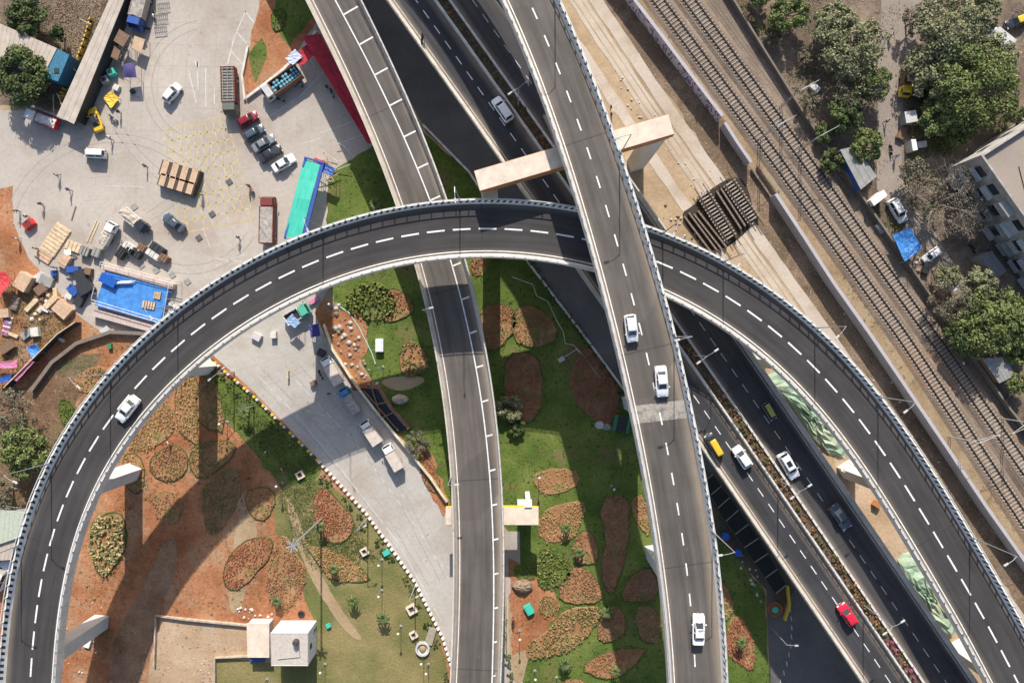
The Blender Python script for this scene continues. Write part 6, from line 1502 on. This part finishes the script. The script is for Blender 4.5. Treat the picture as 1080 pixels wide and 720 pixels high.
for k, (x, y, l) in enumerate([(103, 78, 'grey appliance box nearest the shed corner'), (110, 84, 'grey appliance box beside the black shade'), (117, 76, 'teal crate left of the purple stall')]):
    t = thing('vending_box', l, 'box', W(x, y, .9)*1, .4); t.location.z = 0; m = MB(); m.box((0, 0, 0), (1.3, 1.1, 1.1), top=(.95, .95)); m.build('body', [LGREY, GREY, TEAL][k], t); m = MB(); m.box((0, 0, 1.1), (.7, .6, .06)); m.build('lid', DARK, t)

# blue platform with scaffold surround
def platform():
    z = 1.0; t = thing('blue_platform', 'bright blue covered platform with white pipe rails at the bottom of the plaza', 'platform', (*W2(140, 315, z), 0)); lx, ly = t.location.x, t.location.y
    def q_(px, z_): return [(x-lx, y-ly) for x, y in quadz(px, z_)]
    m = MB(); m.prism(q_([(112, 286), (178, 305), (168, 341), (100, 322)], z), .0, z); m.build('deck', SKYB, t)
    m = MB(); m.prism(q_([(108, 278), (184, 299), (182, 305), (107, 284)], z), .0, z+.15); m.prism(q_([(100, 326), (168, 345), (166, 352), (97, 333)], z), .0, z+.1); m.build('frame', flat('dusty_pinkish', (.5, .4, .36), .8), t)
    m = MB()
    for a, b_ in (((106, 276), (186, 297)), ((106, 279), (186, 300)), ((96, 316), (170, 338)), ((96, 319), (170, 341)), ((178, 300), (170, 345)), ((96, 316), (106, 276))):
        A, B = W(*a, 2.0), W(*b_, 2.0); m.tube((A.x-lx, A.y-ly, 2.0), (B.x-lx, B.y-ly, 2.0), .06, .06, 6)
        for k in range(7): p = A.lerp(B, k/6); m.tube((p.x-lx, p.y-ly, -.05), (p.x-lx, p.y-ly, 2.0), .04, .04, 5)
    m.build('pipe_rail', OFFW, t)
platform()
def slab(name, label, px, py, sx, sy, h, dx, dy, mat, cat, group=None, z=0, ribs=0, mat2=None):
    p = W(px, py, h); a = heading(dx, dy); t = thing(name, label, cat, (p.x, p.y, z), a, group)
    m = MB(); m.box((0, 0, 0), (sx, sy, h), top=(.98, .98)); m.build('body', mat, t)
    if ribs:
        m = MB()
        for k in range(ribs): m.box((-sx/2+sx*(k+.5)/ribs, 0, h+.003), (sx/ribs*.62, sy*.96, .08))
        m.build('boards', mat2 or mat, t)
    return t
slab('inflated_figure', 'bundled bright blue sheet on the blue platform', 117, 296, 3.0, 1.6, .7, 1, .5, flat('deep_blue_sheet', (.01, .10, .45), .5, var=.3), 'tarpaulin', z=1.0)
b = MB(); b.tube((-2, 0, .25), (2, .2, .25), .25, .28, 10); b.tube((2, .2, .25), (2.6, .5, .25), .1, .05, 8); tag(b.build('white_roll', WHITE, loc=W(128, 299, 1.05)), 'white cloth roll lying on the blue platform', 'roll')
for x, y, sx, l in [(160, 322, 2.3, 'larger dark pallet on the blue platform'), (169, 312, 1.2, 'smaller dark pallet on the blue platform')]: slab('pallet', l, x, y, sx, 1.3, .15, 1, .2, BROWN, 'pallet', z=1.0, ribs=5, mat2=WOOD2)
slab('wooden_stage', 'upper half of the plywood stage on the plaza', 189, 182, 7.0, 2.7, 1.3, 1, .3, flat('dark_frame', (.07, .05, .04), .8), 'stage', ribs=4, mat2=WOOD)
slab('wooden_stage', 'lower half of the plywood stage on the plaza', 186, 194, 6.6, 2.2, 1.3, 1, .3, flat('dark_frame', (.07, .05, .04), .8), 'stage', ribs=4, mat2=WOOD)
slab('plywood_stack', 'large grid of pale timber panels lying at the left of the plaza', 58, 253, 5.6, 3.0, .25, -.55, .83, WOOD2, 'timber', ribs=8, mat2=WOOD2)
slab('plywood_stack', 'darker timber panel at the lower end of the large timber grid', 46, 270, 1.8, 3.0, .2, -.55, .83, WOOD, 'timber', ribs=3, mat2=WOOD)
slab('plywood_stack', 'small timber grid right of the large timber grid', 77, 260, 2.8, 1.6, .25, .9, .35, WOOD2, 'timber', ribs=4, mat2=WOOD2)
slab('water_tank', 'dark grey square tank beside the small timber grid', 89, 265, 1.7, 1.5, 1.0, .9, .35, flat('tank_grey', (.13, .13, .12), .6), 'tank', ribs=3, mat2=GREY)
slab('water_tank', 'grey tank between the dark square tank and the platform', 101, 266, 1.4, 1.6, 1.0, .9, .35, GREY, 'tank', ribs=2, mat2=GREY)
slab('table', 'pale tan tray top cart below the small timber grid', 67, 275, 2.3, 1.7, .9, -.5, .85, WOOD, 'cart', ribs=1, mat2=WOOD)
b = MB(); b.box((0, 0, 0), (1.2, .9, .5)); tag(b.build('white_bin', WHITE, loc=W(71, 266, .5)-Vector((0, 0, .5))), 'white bin at the top of the tan cart', 'bin')
slab('crate_box', 'long plywood crate on the orange earth right of the red tent', 23, 297, 2.4, 3.0, 1.5, .85, .5, WOOD, 'crate', 'plywood crates')
slab('crate_box', 'square plywood crate at the lower right of the scattered boards', 65, 326, 3.0, 2.4, .9, .8, .7, WOOD, 'crate', 'plywood crates')
slab('crate_box', 'tilted crate below the heap of grey sheets', 42, 305, 2.0, 1.6, .7, .8, -.6, BROWN, 'crate', 'plywood crates')
slab('crate_box', 'pale crate among the scattered boards', 53, 318, 2.8, 1.0, .6, .7, -.7, WOOD2, 'crate', 'plywood crates')
slab('crate_box', 'thin pale crate left of the scattered boards', 32, 322, 2.6, .8, .5, .7, -.75, WOOD2, 'crate', 'plywood crates')
slab('metal_rack', 'grey metal rack lying on the orange earth', 15, 320, 2.4, 1.3, .5, -.3, .95, GREY, 'rack', ribs=3, mat2=BROWN)
slab('striped_mattress', 'red white and blue striped mattress at the left edge', 7, 344, 3.4, 1.3, .35, -.25, .97, WHITE, 'mattress', ribs=4, mat2=flat('striped_cloth', (.35, .12, .22), .8, var=.5, scale=3))
slab('handcart', 'dark red handcart pushed by two people on the left', 29, 236, 1.9, 1.3, .9, .6, -.5, RED, 'handcart', ribs=1, mat2=DRED)
for k, (x, y, sx, sy, h, m_, l) in enumerate([(76, 284, 2.2, 1.1, .9, BLUE, 'dark blue bundle at the top of the goods pile'), (84, 292, 2.6, 1.8, 1.1, DARK, 'black bundle in the middle of the goods pile'), (88, 303, 2.4, 2.2, 1.3, DARK, 'large black bundle at the right of the goods pile'), (76, 306, 2.0, 1.2, .8, BLUE, 'blue bundle at the lower left of the goods pile'), (83, 316, 2.4, 1.4, .9, DARK, 'black bundle at the foot of the goods pile'), (92, 286, 1.2, 1.2, .9, BROWN, 'brown bundle beside the platform corner'), (56, 278+10, 1.0, .9, .8, BLUE, 'small blue bin near the tan cart')]):
    slab('goods_bundle', l, x, y, sx, sy, h, math.cos(k*1.3), math.sin(k*1.3), m_, 'bundle', 'bundles in the goods pile')
for k, (x, y, sx, sy, m_, l) in enumerate([(135, 260, 1.9, 1.1, OFFW, 'white cart at the left of the cart group'), (143, 268, 1.6, 1.1, DARK, 'black cart at the centre of the cart group'), (137, 265, 1.8, 1.0, DARK, 'dark cart below the white cart'), (149, 261, 1.4, 1.1, BROWN, 'brown cart right of the white cart'), (161, 268, 2.6, 1.2, OFFW, 'white sided cart at the right of the cart group'), (165, 262, 2.6, 1.4, DARK, 'long dark cart at the top right of the cart group'), (172, 272, 1.6, 1.2, BROWN, 'brown cart at the lower right of the cart group'), (127, 266, 1.4, 2.2, DARK, 'dark load in the shade of the white mini truck')]):
    slab('handcart', l, x, y, sx, sy, 1.0, .8, .55, m_, 'handcart', 'carts beside the blue platform', ribs=3, mat2=m_)
for k, (x, y) in enumerate([(142, 218), (133, 273), (149, 280), (165, 285), (182, 290), (198, 297), (242, 192), (224, 226), (210, 251), (78, 271)]):
    b = MB(); b.box((0, 0, 0), (1.0, 1.0, .12), .6); b.box((0, 0, .12), (.75, .75, .02), .6)
    tag(b.build('manhole_cover', GREY if k < 6 else flat('dark_iron', (.1, .1, .1), .7), loc=W(x, y, 0)), ORD[k]+' square drain cover on the plaza counted clockwise from the beige truck', 'drain cover', 'drain covers on the plaza')
# loose long timbers, boards and litter
for k, (x, y, L, dx, dy, l) in enumerate([(97, 244, 4.2, -.4, .9, 'long timber left of the white mini truck'), (100, 245, 3.8, -.38, .92, 'second long timber beside the white mini truck'), (78, 225, 2.6, .3, -1, 'thin dark stick lying alone on the plaza'), (45, 340, 6.5, -.75, .65, 'long dark pole on the orange earth')]):
    b = MB(); b.box((0, 0, 0), (L, .18, .12), heading(dx, dy)); tag(b.build('timber', WOOD2 if k < 2 else BROWN, loc=W(x, y, 0)), l, 'timber')
def litter(n, poly, mats, name, label, smin, smax, seed, group):
    r = random.Random(seed); xs = [p[0] for p in poly]; ys = [p[1] for p in poly]; k = 0
    while k < n:
        x, y = r.uniform(min(xs), max(xs)), r.uniform(min(ys), max(ys))
        if not inpoly(np.array([x]), np.array([y]), poly)[0]: continue
        b = MB(); s = r.uniform(smin, smax); nn = 6
        rg = [(s*r.uniform(.6, 1)*math.cos(a), s*r.uniform(.6, 1)*math.sin(a)) for a in [i*2*PI/nn for i in range(nn)]]
        b.grid([[(x_, y_, -.05) for x_, y_ in rg], [(x_*.9, y_*.9, s*.45) for x_, y_ in rg], [(x_*.4, y_*.4, s*.75) for x_, y_ in rg]])
        tag(b.build(name, r.choice(mats), loc=W(x, y, 0)), label, name.replace('_', ' '), group); k += 1
STONE = flat('stone_pale', (.5, .46, .4), .9, var=.2); STONEB = flat('stone_brown', (.26, .19, .13), .9, var=.2)
litter(26, [(30, 290), (60, 290), (75, 330), (40, 345), (28, 330)], [WOOD2, OFFW, BROWN, GREY], 'scrap_piece', 'scrap of board in the clutter between the crates', .25, .7, 1, 'scraps among the crates')
litter(34, [(352, 362), (378, 366), (392, 395), (402, 410), (380, 408), (360, 385)], [STONE, STONEB, GREY], 'rubble_stone', 'stone in the rubble heap right of the service road barrier', .2, .5, 2, 'rubble stones')
litter(30, [(346, 318), (370, 325), (384, 345), (382, 366), (352, 362)], [STONEB, STONE], 'earth_clod', 'earth clod on the mud mound', .25, .7, 3, 'clods on the mud mound')
litter(30, [(640, 60), (690, 120), (740, 190), (730, 200), (670, 130)], [STONE], 'stone', 'pale stone scattered along the wall shadow', .12, .28, 4, 'stones by the wall')
litter(24, [(90, 600), (120, 640), (110, 700), (70, 718), (70, 660)], [STONE, STONEB], 'stone', 'stone on the orange earth beside the bent piers', .12, .35, 5, 'stones on the orange earth')
litter(24, [(250, 640), (290, 645), (290, 660), (255, 656)], [OFFW, STONE], 'rubble_stone', 'white rubble piece above the hut annex', .15, .4, 6, 'white rubble')
litter(40, [(160, 652), (282, 664), (284, 684), (226, 690), (222, 716), (160, 716)], [STONE, STONEB, GREY], 'stone', 'small stone lying in the sand court', .08, .25, 17, 'stones in the sand court')
litter(16, [(196, 690), (222, 690), (222, 718), (200, 718)], [STONE, GREY], 'rubble_stone', 'grey rubble piece in the sand court', .12, .3, 7, 'grey rubble')
litter(30, [(700, 215), (725, 235), (745, 262), (800, 300), (790, 305), (720, 262)], [STONEB, STONE], 'stone', 'brown stone beside the culvert', .15, .45, 8, 'stones by the culvert')
litter(30, [(848, 262), (940, 400), (1000, 500), (990, 505), (900, 370), (842, 270)], [STONEB, STONE], 'stone', 'stone on the brown strip beside the lilac wall', .12, .35, 9, 'stones beside the lilac wall')
litter(18, [(960, 268), (980, 275), (975, 290), (958, 285)], [BROWN, OFFW, STONEB], 'scrap_piece', 'scrap beside the blue tarpaulin', .2, .5, 10, 'scraps by the tarpaulin')
litter(16, [(775, 575), (800, 600), (812, 640), (806, 640), (780, 600)], [OFFW, GREY, BLUE], 'scrap_piece', 'scrap beside the steel pit frame', .15, .4, 11, 'scraps by the pit frame')
# boulder, mud heap, teal crate
def heap(name, label, px, py, rx, ry, h, mat, seed, cat):
    rs = np.random.RandomState(seed); b = MB(); n = 16; rings = []
    for k, (f, z) in enumerate(((1, -.1), (.92, .35), (.75, .65), (.45, .9), (.12, 1.0))): rings.append([(rx*f*math.cos(2*PI*j/n)*rs.uniform(.85, 1.15), ry*f*math.sin(2*PI*j/n)*rs.uniform(.85, 1.15), h*z*rs.uniform(.85, 1.1)) for j in range(n)])
    b.grid(rings); tag(b.build(name, mat, loc=W(px, py, 0)), label, cat)
heap('boulder', 'large brown boulder beside the small teal crate', 551, 617, 1.9, 1.3, 1.3, concmat('boulder_rock', (.34, .25, .17), (.15, .1, .07), 1.2, (.4, .6), .9), 3, 'boulder')
heap('boulder', 'pale rock at the corner of the black pit', 422, 421, 1.5, .9, .9, concmat('pale_rock', (.45, .38, .3), (.25, .2, .16), 1.2), 4, 'boulder')
heap('boulder', 'grey rock on the shaded lawn left of the highest flyover', 640, 450, .9, .6, .6, GREY, 5, 'boulder')
heap('sand_bag', 'pale bag on the shaded lawn left of the highest flyover', 633, 448, .9, .7, .5, LGREY, 6, 'bag')
slab('crate_box', 'small teal crate below the large brown boulder', 558, 643, 1.3, 1.7, .8, .8, -.45, TEAL, 'crate', ribs=1, mat2=TEAL)
slab('notice_board', 'white rectangular board standing on the left lawn', 400, 364, 1.4, 2.3, .9, 1, 0, flat('white_board', (.7, .72, .78), .6), 'board', ribs=1, mat2=flat('white_board', (.7, .72, .78), .6))
# black pit and frame
sheet('dark_pit_shade', [(380, 409), (400, 410), (408, 425), (432, 450), (418, 456), (402, 440)], flat('pit_shade_black', (.012, .014, .018), .25), z=.55)  # flat black sheet: the darkness inside the pit is painted, nothing is dug
wall('pit_wall', 'brown raised edge on the right of the black pit', [(401, 409), (412, 428), (432, 451)], .8, .5, BROWN, BROWN)
b = MB(); 
for a, b_ in (((384, 412), (420, 454)), ((392, 409), (402, 440)), ((398, 426), (408, 424)), ((404, 440), (416, 434))): b.tube(W(*a, .9), W(*b_, .9), .14, .14, 5)
tag(b.build('pit_beams', BROWN), 'brown beams crossing the black pit', 'beams')
def pitframe():
    loc = W(775, 560, 0); t = thing('pit_frame', 'long dark steel frame over a trench left of the highway', 'steel frame', loc)
    sides = [[(742, 508), (762, 545), (788, 582), (818, 626)], [(752, 500), (776, 532), (804, 572), (830, 616)]]
    m = MB()
    for sd in sides:
        for p, q_ in zip(sd, sd[1:]): m.tube(W(*p, 1.2)-loc, W(*q_, 1.2)-loc, .12, .12, 5)
    m.build('side_beam', DARK, t)
    for k in range(9):
        f = k/8*3; i = min(int(f), 2); g_ = f-i; p = W(*sides[0][i], 1.2).lerp(W(*sides[0][i+1], 1.2), g_); q_ = W(*sides[1][i], 1.2).lerp(W(*sides[1][i+1], 1.2), g_)
        m = MB(); m.tube(p-loc, q_-loc, .09, .09, 5); m.build('cross_beam', GREY, t)
    sheet('trench_shade', sides[0]+sides[1][::-1], flat('trench_shade_black', (.015, .018, .017), .5), z=.5)  # black sheet above ground paints in the shade of the trench depth
pitframe()
for x, y, l in [(764, 564, 'upper blue barrel beside the pit frame'), (777, 581, 'lower blue barrel beside the pit frame')]:
    b = MB(); b.lathe((0, 0, 0), [(.6, 0), (.65, .3), (.65, 1.0), (.55, 1.1), (0, 1.1)], 14); tag(b.build('barrel', flat('barrel_blue', (.02, .1, .5), .5), loc=W(x, y, 0)), l, 'barrel', 'blue barrels')
t = thing('round_planter', 'round orange planter beside the ground road at the bottom', 'planter', W(816, 641, 0)); m = MB(); m.lathe((0, 0, 0), [(1.2, 0), (1.3, .6), (1.1, .6), (1.0, .35), (0, .35)], 16); m.build('rim', flat('terracotta', (.35, .12, .06), .8), t); m = MB(); m.lathe((0, 0, .35), [(.5, 0), (.55, .5), (0, .6)], 12); m.build('core', TEAL, t)
wall('yellow_rail', 'short yellow barrier beside the round orange planter', [(829, 616), (831, 636), (826, 652)], .9, .25, YELLOW, YELLOW)
# concrete planters
for x, y, s, l in [(316, 501, 1.3, 'square concrete planter at the upper end of the dry lawn'), (384, 582, 1.25, 'square concrete planter right of the fan shaped bed'), (434, 643, 1.6, 'largest square concrete planter near the white kerb blocks'), (436, 670, 1.2, 'lowest square concrete planter above the grey slab')]:
    p = W(x, y, .6); t = thing('planter', l, 'planter', (p.x, p.y, 0), .5, 'square concrete planters'); m = MB(); o_ = s/2; i_ = s*.3
    for cx_, cy_, sx_, sy_ in ((0, (o_+i_)/2, s, o_-i_), (0, -(o_+i_)/2, s, o_-i_), ((o_+i_)/2, 0, o_-i_, 2*i_), (-(o_+i_)/2, 0, o_-i_, 2*i_)): m.box((cx_, cy_, 0), (sx_, sy_, .6))
    m.build('rim', CREAM, t); m = MB(); m.box((0, 0, 0), (2*i_-.01, 2*i_-.01, .2)); m.build('soil', G_DARK, t)
slab('stone_slab', 'grey stone slab lying near the white kerb blocks', 454, 671, 1.4, 3.0, .35, 1, .3, flat('slab_grey', (.33, .29, .24), .9, var=.2), 'slab')
t = thing('ring_planter', 'round white basin below the lowest square planter', 'basin', W(446, 683, 0)); m = MB(); m.lathe((0, 0, 0), [(1.3, 0), (1.25, .6), (.95, .6), (.85, .2), (0, .2)], 16); m.build('rim', LGREY, t); m = MB(); m.lathe((0, 0, .2), [(.7, 0), (.4, .4), (0, .5)], 10); m.build('soil', G_PATH, t)
slab('green_box', 'small teal box beside the hedge at the kerb', 407, 583, 1.1, .9, .7, .8, -.4, TEAL, 'box')
slab('green_box', 'small bright green box left of the tall mast shadow end', 346, 660, .7, .7, .5, .8, -.4, TEAL, 'box')
b = MB(); b.lathe((0, 0, 0), [(.55, 0), (.62, .18), (.4, .3), (.3, .1), (0, .1)], 14); tag(b.build('tyre', BLACK, loc=W(318, 647, 0)), 'dark tyre lying above the white hut', 'tyre')
slab('white_sack', 'white sack at the foot of the lower bent pier', 92, 678, 1.0, 1.6, .5, .9, .3, WHITE, 'sack')
# yellow and black barricades
pts = along([(97, 24), (90, 48), (78, 80), (62, 108)], 1.55); 
for i, (x, y) in enumerate(pts):
    x2, y2 = pts[min(i+1, len(pts)-1)]; x1, y1 = pts[max(i-1, 0)]; a = math.atan2(y2-y1, x2-x1)
    if i == 0:
        t0 = thing('barricade', 'yellow and black barricade in the curved row under the left trees', 'barricade', (x, y, 0), a, 'yellow barricades'); m = MB(); m.box((0, 0, 0), (1.3, .5, .9), top=(.9, .35)); m.build('body', YELLOW, t0); m = MB(); m.box((0, 0, .3), (.35, .52, .62), top=(.9, .45)); m.build('black_band', DARK, t0); kids(t0)
    else: dup(t0, (x, y, 0), a)
for k, (a, b_) in enumerate([((70, 66), (88, 82)), ((60, 98), (72, 128)), ((60, 100), (78, 104)), ((84, 20), (96, 26)), ((56, 100), (57, 124))]):
    b = MB(); b.tube(W(*a, 1.2), W(*b_, 1.0), .08, .08, 6); tag(b.build('bamboo_pole', WOOD2), ORD[k]+' loose pale pole from the top beside the yellow barricades', 'pole', 'poles by the barricades')
# steel grid fence panels piled at the top
for k, (x, y) in enumerate([(173, 6), (171, 18), (170, 31)]):
    t = thing('fence_panel', ['upper', 'middle', 'lowest'][k]+' grey mesh fence panel lying right of the blue cabbed lorry', 'fence panel', W(x, y, 0), .1, 'mesh fence panels'); m = MB()
    for j in range(7): m.box((-1.0+j*.33, 0, .3), (.06, 1.8, .06))
    for j in range(3): m.box((0, -.85+j*.85, .36), (2.2, .08, .06))
    m.build('grid', GREY, t)
# scaffold heap near the teal canopy
r = random.Random(12)
for k in range(12):
    x, y = r.uniform(340, 362), r.uniform(150, 206); a = r.uniform(0, PI); L = r.uniform(1.5, 4); b = MB(); c_ = Vector((math.cos(a)*L/2, math.sin(a)*L/2, r.uniform(0, .6))); p = W(x, y, 0)
    b.tube(-c_+Vector((0, 0, .7)), c_+Vector((0, 0, .7)), .06, .06, 6); tag(b.build('scaffold_pipe', OFFW if k % 2 else WOOD2, loc=p), 'loose scaffold pipe beside the teal canopy', 'pipe', 'scaffold pipes')
slab('red_bundle', 'red cloth bundle below the white saloon', 337, 171, 2.2, .9, .7, .9, .35, RED, 'bundle')
# green nets over the excavation
NETM = ground('green_netting', [(.3, (.20, .32, .23)), (.5, (.29, .40, .30)), (.7, (.42, .48, .37))], .35, 4, .25, patch=(.40, .42, .31), pscale=.15, pth=(.5, .75), bump=.5)
def net(label, poly, seed, h=1.6):
    pts = [W2(*p) for p in wob(poly, 1.5, 8, seed)]; cx = sum(p[0] for p in pts)/len(pts); cy = sum(p[1] for p in pts)/len(pts); rs = random.Random(seed)
    b = MB(); rings = []
    for f, z in ((1, .02), (.94, h*.3), (.86, h*.5), (.77, h*.55), (.68, h*.7), (.57, h*.6), (.45, h*.8), (.32, h*.7), (.2, h*.9), (.1, h*.8), (.03, h*.9)): rings.append([((x-cx)*f+rs.uniform(-.15, .15), (y-cy)*f+rs.uniform(-.15, .15), z*rs.uniform(.6, 1.15)) for x, y in pts])
    b.grid(rings); tag(b.build('green_net', NETM, loc=(cx, cy, 0)), label, 'netting', 'green nets')
net('upper green net beside the right carriageway of the highway', [(806, 398), (822, 390), (842, 412), (870, 440), (898, 470), (890, 484), (874, 480), (852, 456), (836, 430)], 1)
net('lower green net under the right side of the curved flyover', [(945, 590), (962, 580), (975, 608), (990, 640), (1008, 662), (1004, 672), (985, 660), (970, 630), (950, 604)], 2)
# access stairs at the right pier
t = thing('stair_tower', 'white slatted access stair beside the pier under the curve on the right', 'stair', W(893, 493, 0), -.35); m = MB()
for s in (-.8, .8): m.tube((-2, s, 2.5), (3, s, 9), .09, .09, 5)
m.build('stringer', OFFW, t)
for k in range(12): m = MB(); m.box((-2+k*.42, 0, 2.6+k*.55), (.3, 1.6, .07)); m.build('step', WHITE, t)
slab('orange_box', 'orange box attached near the sand beside the right pier', 926, 532, 1.2, 1.0, 1.0, .8, .5, ORANGE, 'box')
# hoses and pipes in the garden
def hose(px, label, mat, r=.07):
    b = MB(); P_ = [W(*p, .1) for p in px]
    for a, b_ in zip(P_, P_[1:]): b.tube(a, b_, r, r, 5)
    tag(b.build('water_hose', mat), label, 'hose')
hose([(593, 378), (602, 372), (608, 368), (616, 376), (626, 390), (635, 400), (630, 396), (618, 378), (605, 364), (596, 362), (594, 350), (586, 336), (578, 318), (566, 312), (562, 300), (540, 292)], 'pale hose winding over the shaded lawn beside the ground road', OFFW)
hose([(356, 322), (368, 330), (378, 344), (386, 360), (392, 372), (396, 384)], 'pale green pipe curving around the mud mound', flat('pale_green_pipe', (.35, .5, .42), .6), .12)
slab('white_sack', 'white sack at the end of the pale hose', 592, 379, 1.1, .8, .4, .8, -.5, LGREY, 'sack')
slab('waste_skip', 'dark green skip under the left edge of the highest flyover', 656, 447, 2.8, 2.8, 1.2, 1, .2, GREEN, 'skip', ribs=1, mat2=DARK)

# more clutter in the scrap yard on the left and odd things on the plaza
YARD = [(10, 352, 3.0, .5, .4, WOOD2, 'timber', 'pale plank beside the striped mattress'), (28, 352, 2.2, 1.2, .5, GREY, 'metal_rack', 'bent grey rack right of the striped mattress'), (36, 350, 1.6, 1.4, .8, OFFW, 'crate_box', 'white crate on the orange earth above the hoarding'),
        (48, 296, 2.4, 1.8, .6, GREY, 'sheet_heap', 'heap of grey sheets among the crates'), (40, 292, 1.8, 1.2, .5, LGREY, 'sheet_heap', 'pale sheet heap left of the grey sheets'), (58, 310, 2.2, .7, .4, WOOD2, 'timber', 'pale plank lying between the crates'), (46, 326, 1.8, .6, .4, OFFW, 'timber', 'white plank below the thin crate'),
        (6, 366, 2.4, 1.6, 1.0, BROWN, 'crate_box', 'brown crate at the left edge above the pink cloth'), (4, 330, 1.6, 1.6, .9, WOOD, 'crate_box', 'tan crate at the left edge beside the metal rack'), (72, 312, 1.2, 1.0, .6, OFFW, 'crate_box', 'small white crate near the goods pile'),
        (110, 348, 1.6, .9, .5, LGREY, 'crate_box', 'grey crate below the platform frame'), (118, 350, 1.0, .8, .5, WOOD, 'crate_box', 'little tan crate below the platform frame'), (182, 322, 1.6, .5, .4, OFFW, 'timber', 'white plank right of the blue platform'), (186, 330, 1.2, .6, .4, GREY, 'timber', 'grey plank between platform and curve'),
        (115, 365, .9, .7, .6, GREEN, 'green_box', 'dark green box outside the curve on the orange earth'), (64, 358, 1.2, .5, .4, OFFW, 'timber', 'short white plank by the dark drain'), (331, 317, 1.8, .7, .6, PINK, 'cloth_bundle', 'pink bundle under the edge of the curve'), (288, 353, 1.2, 1.0, .9, OFFW, 'crate_box', 'white crate at the top of the service road'),
        (270, 355, 1.6, 1.2, .8, LGREY, 'crate_box', 'grey crate at the top of the service road'), (330, 404, 1.0, .8, .8, BROWN, 'crate_box', 'brown crate left of the tempo trucks'), (303, 395, 1.4, .3, .9, WOOD2, 'barrier_stand', 'pale timber stand in the sun on the service road'), (338, 372, 1.2, 1.2, 1.2, DARK, 'crate_box', 'dark crate by the yellow barrier'),
        (355, 70, 1.2, .8, .9, DARK, 'crate_box', 'dark crate on the red canopy side of the parking area'), (108, 60, 1.0, .8, .8, BLUE, 'crate_box', 'blue crate in the shade of the narrow shed'), (122, 92, 1.0, 1.0, .6, OFFW, 'crate_box', 'white crate below the purple stall'), (139, 96, .8, .6, .5, DARK, 'crate_box', 'black crate right of the white crate')]
for k, (x, y, sx_, sy_, h_, m_, nm, lb) in enumerate(YARD):
    slab(nm, lb, x, y, sx_, sy_, h_, math.cos(k*2.1+.4), math.sin(k*2.1+.4), m_, nm.replace('_', ' '))
for k, (x, y, l) in enumerate([(905, 170, 'stack of grey sheets beside the shack'), (970, 100, 'grey hand cart under the big green clump'), (952, 140, 'dark bundle at the lane side'), (973, 152, 'dark cart at the foot of the green clump'), (930, 240, 'brown heap above the blue tarpaulin'), (978, 282, 'brown crate below the blue tarpaulin'), (1012, 322, 'pale crate near the tank room'), (860, 92, 'grey crate in the yard by the railway mast')]):
    slab('yard_crate', l, x, y, 1.6+.3*(k % 3), 1.1, .8, math.cos(k), math.sin(k), [GREY, DARK, BROWN, OFFW][k % 4], 'crate')
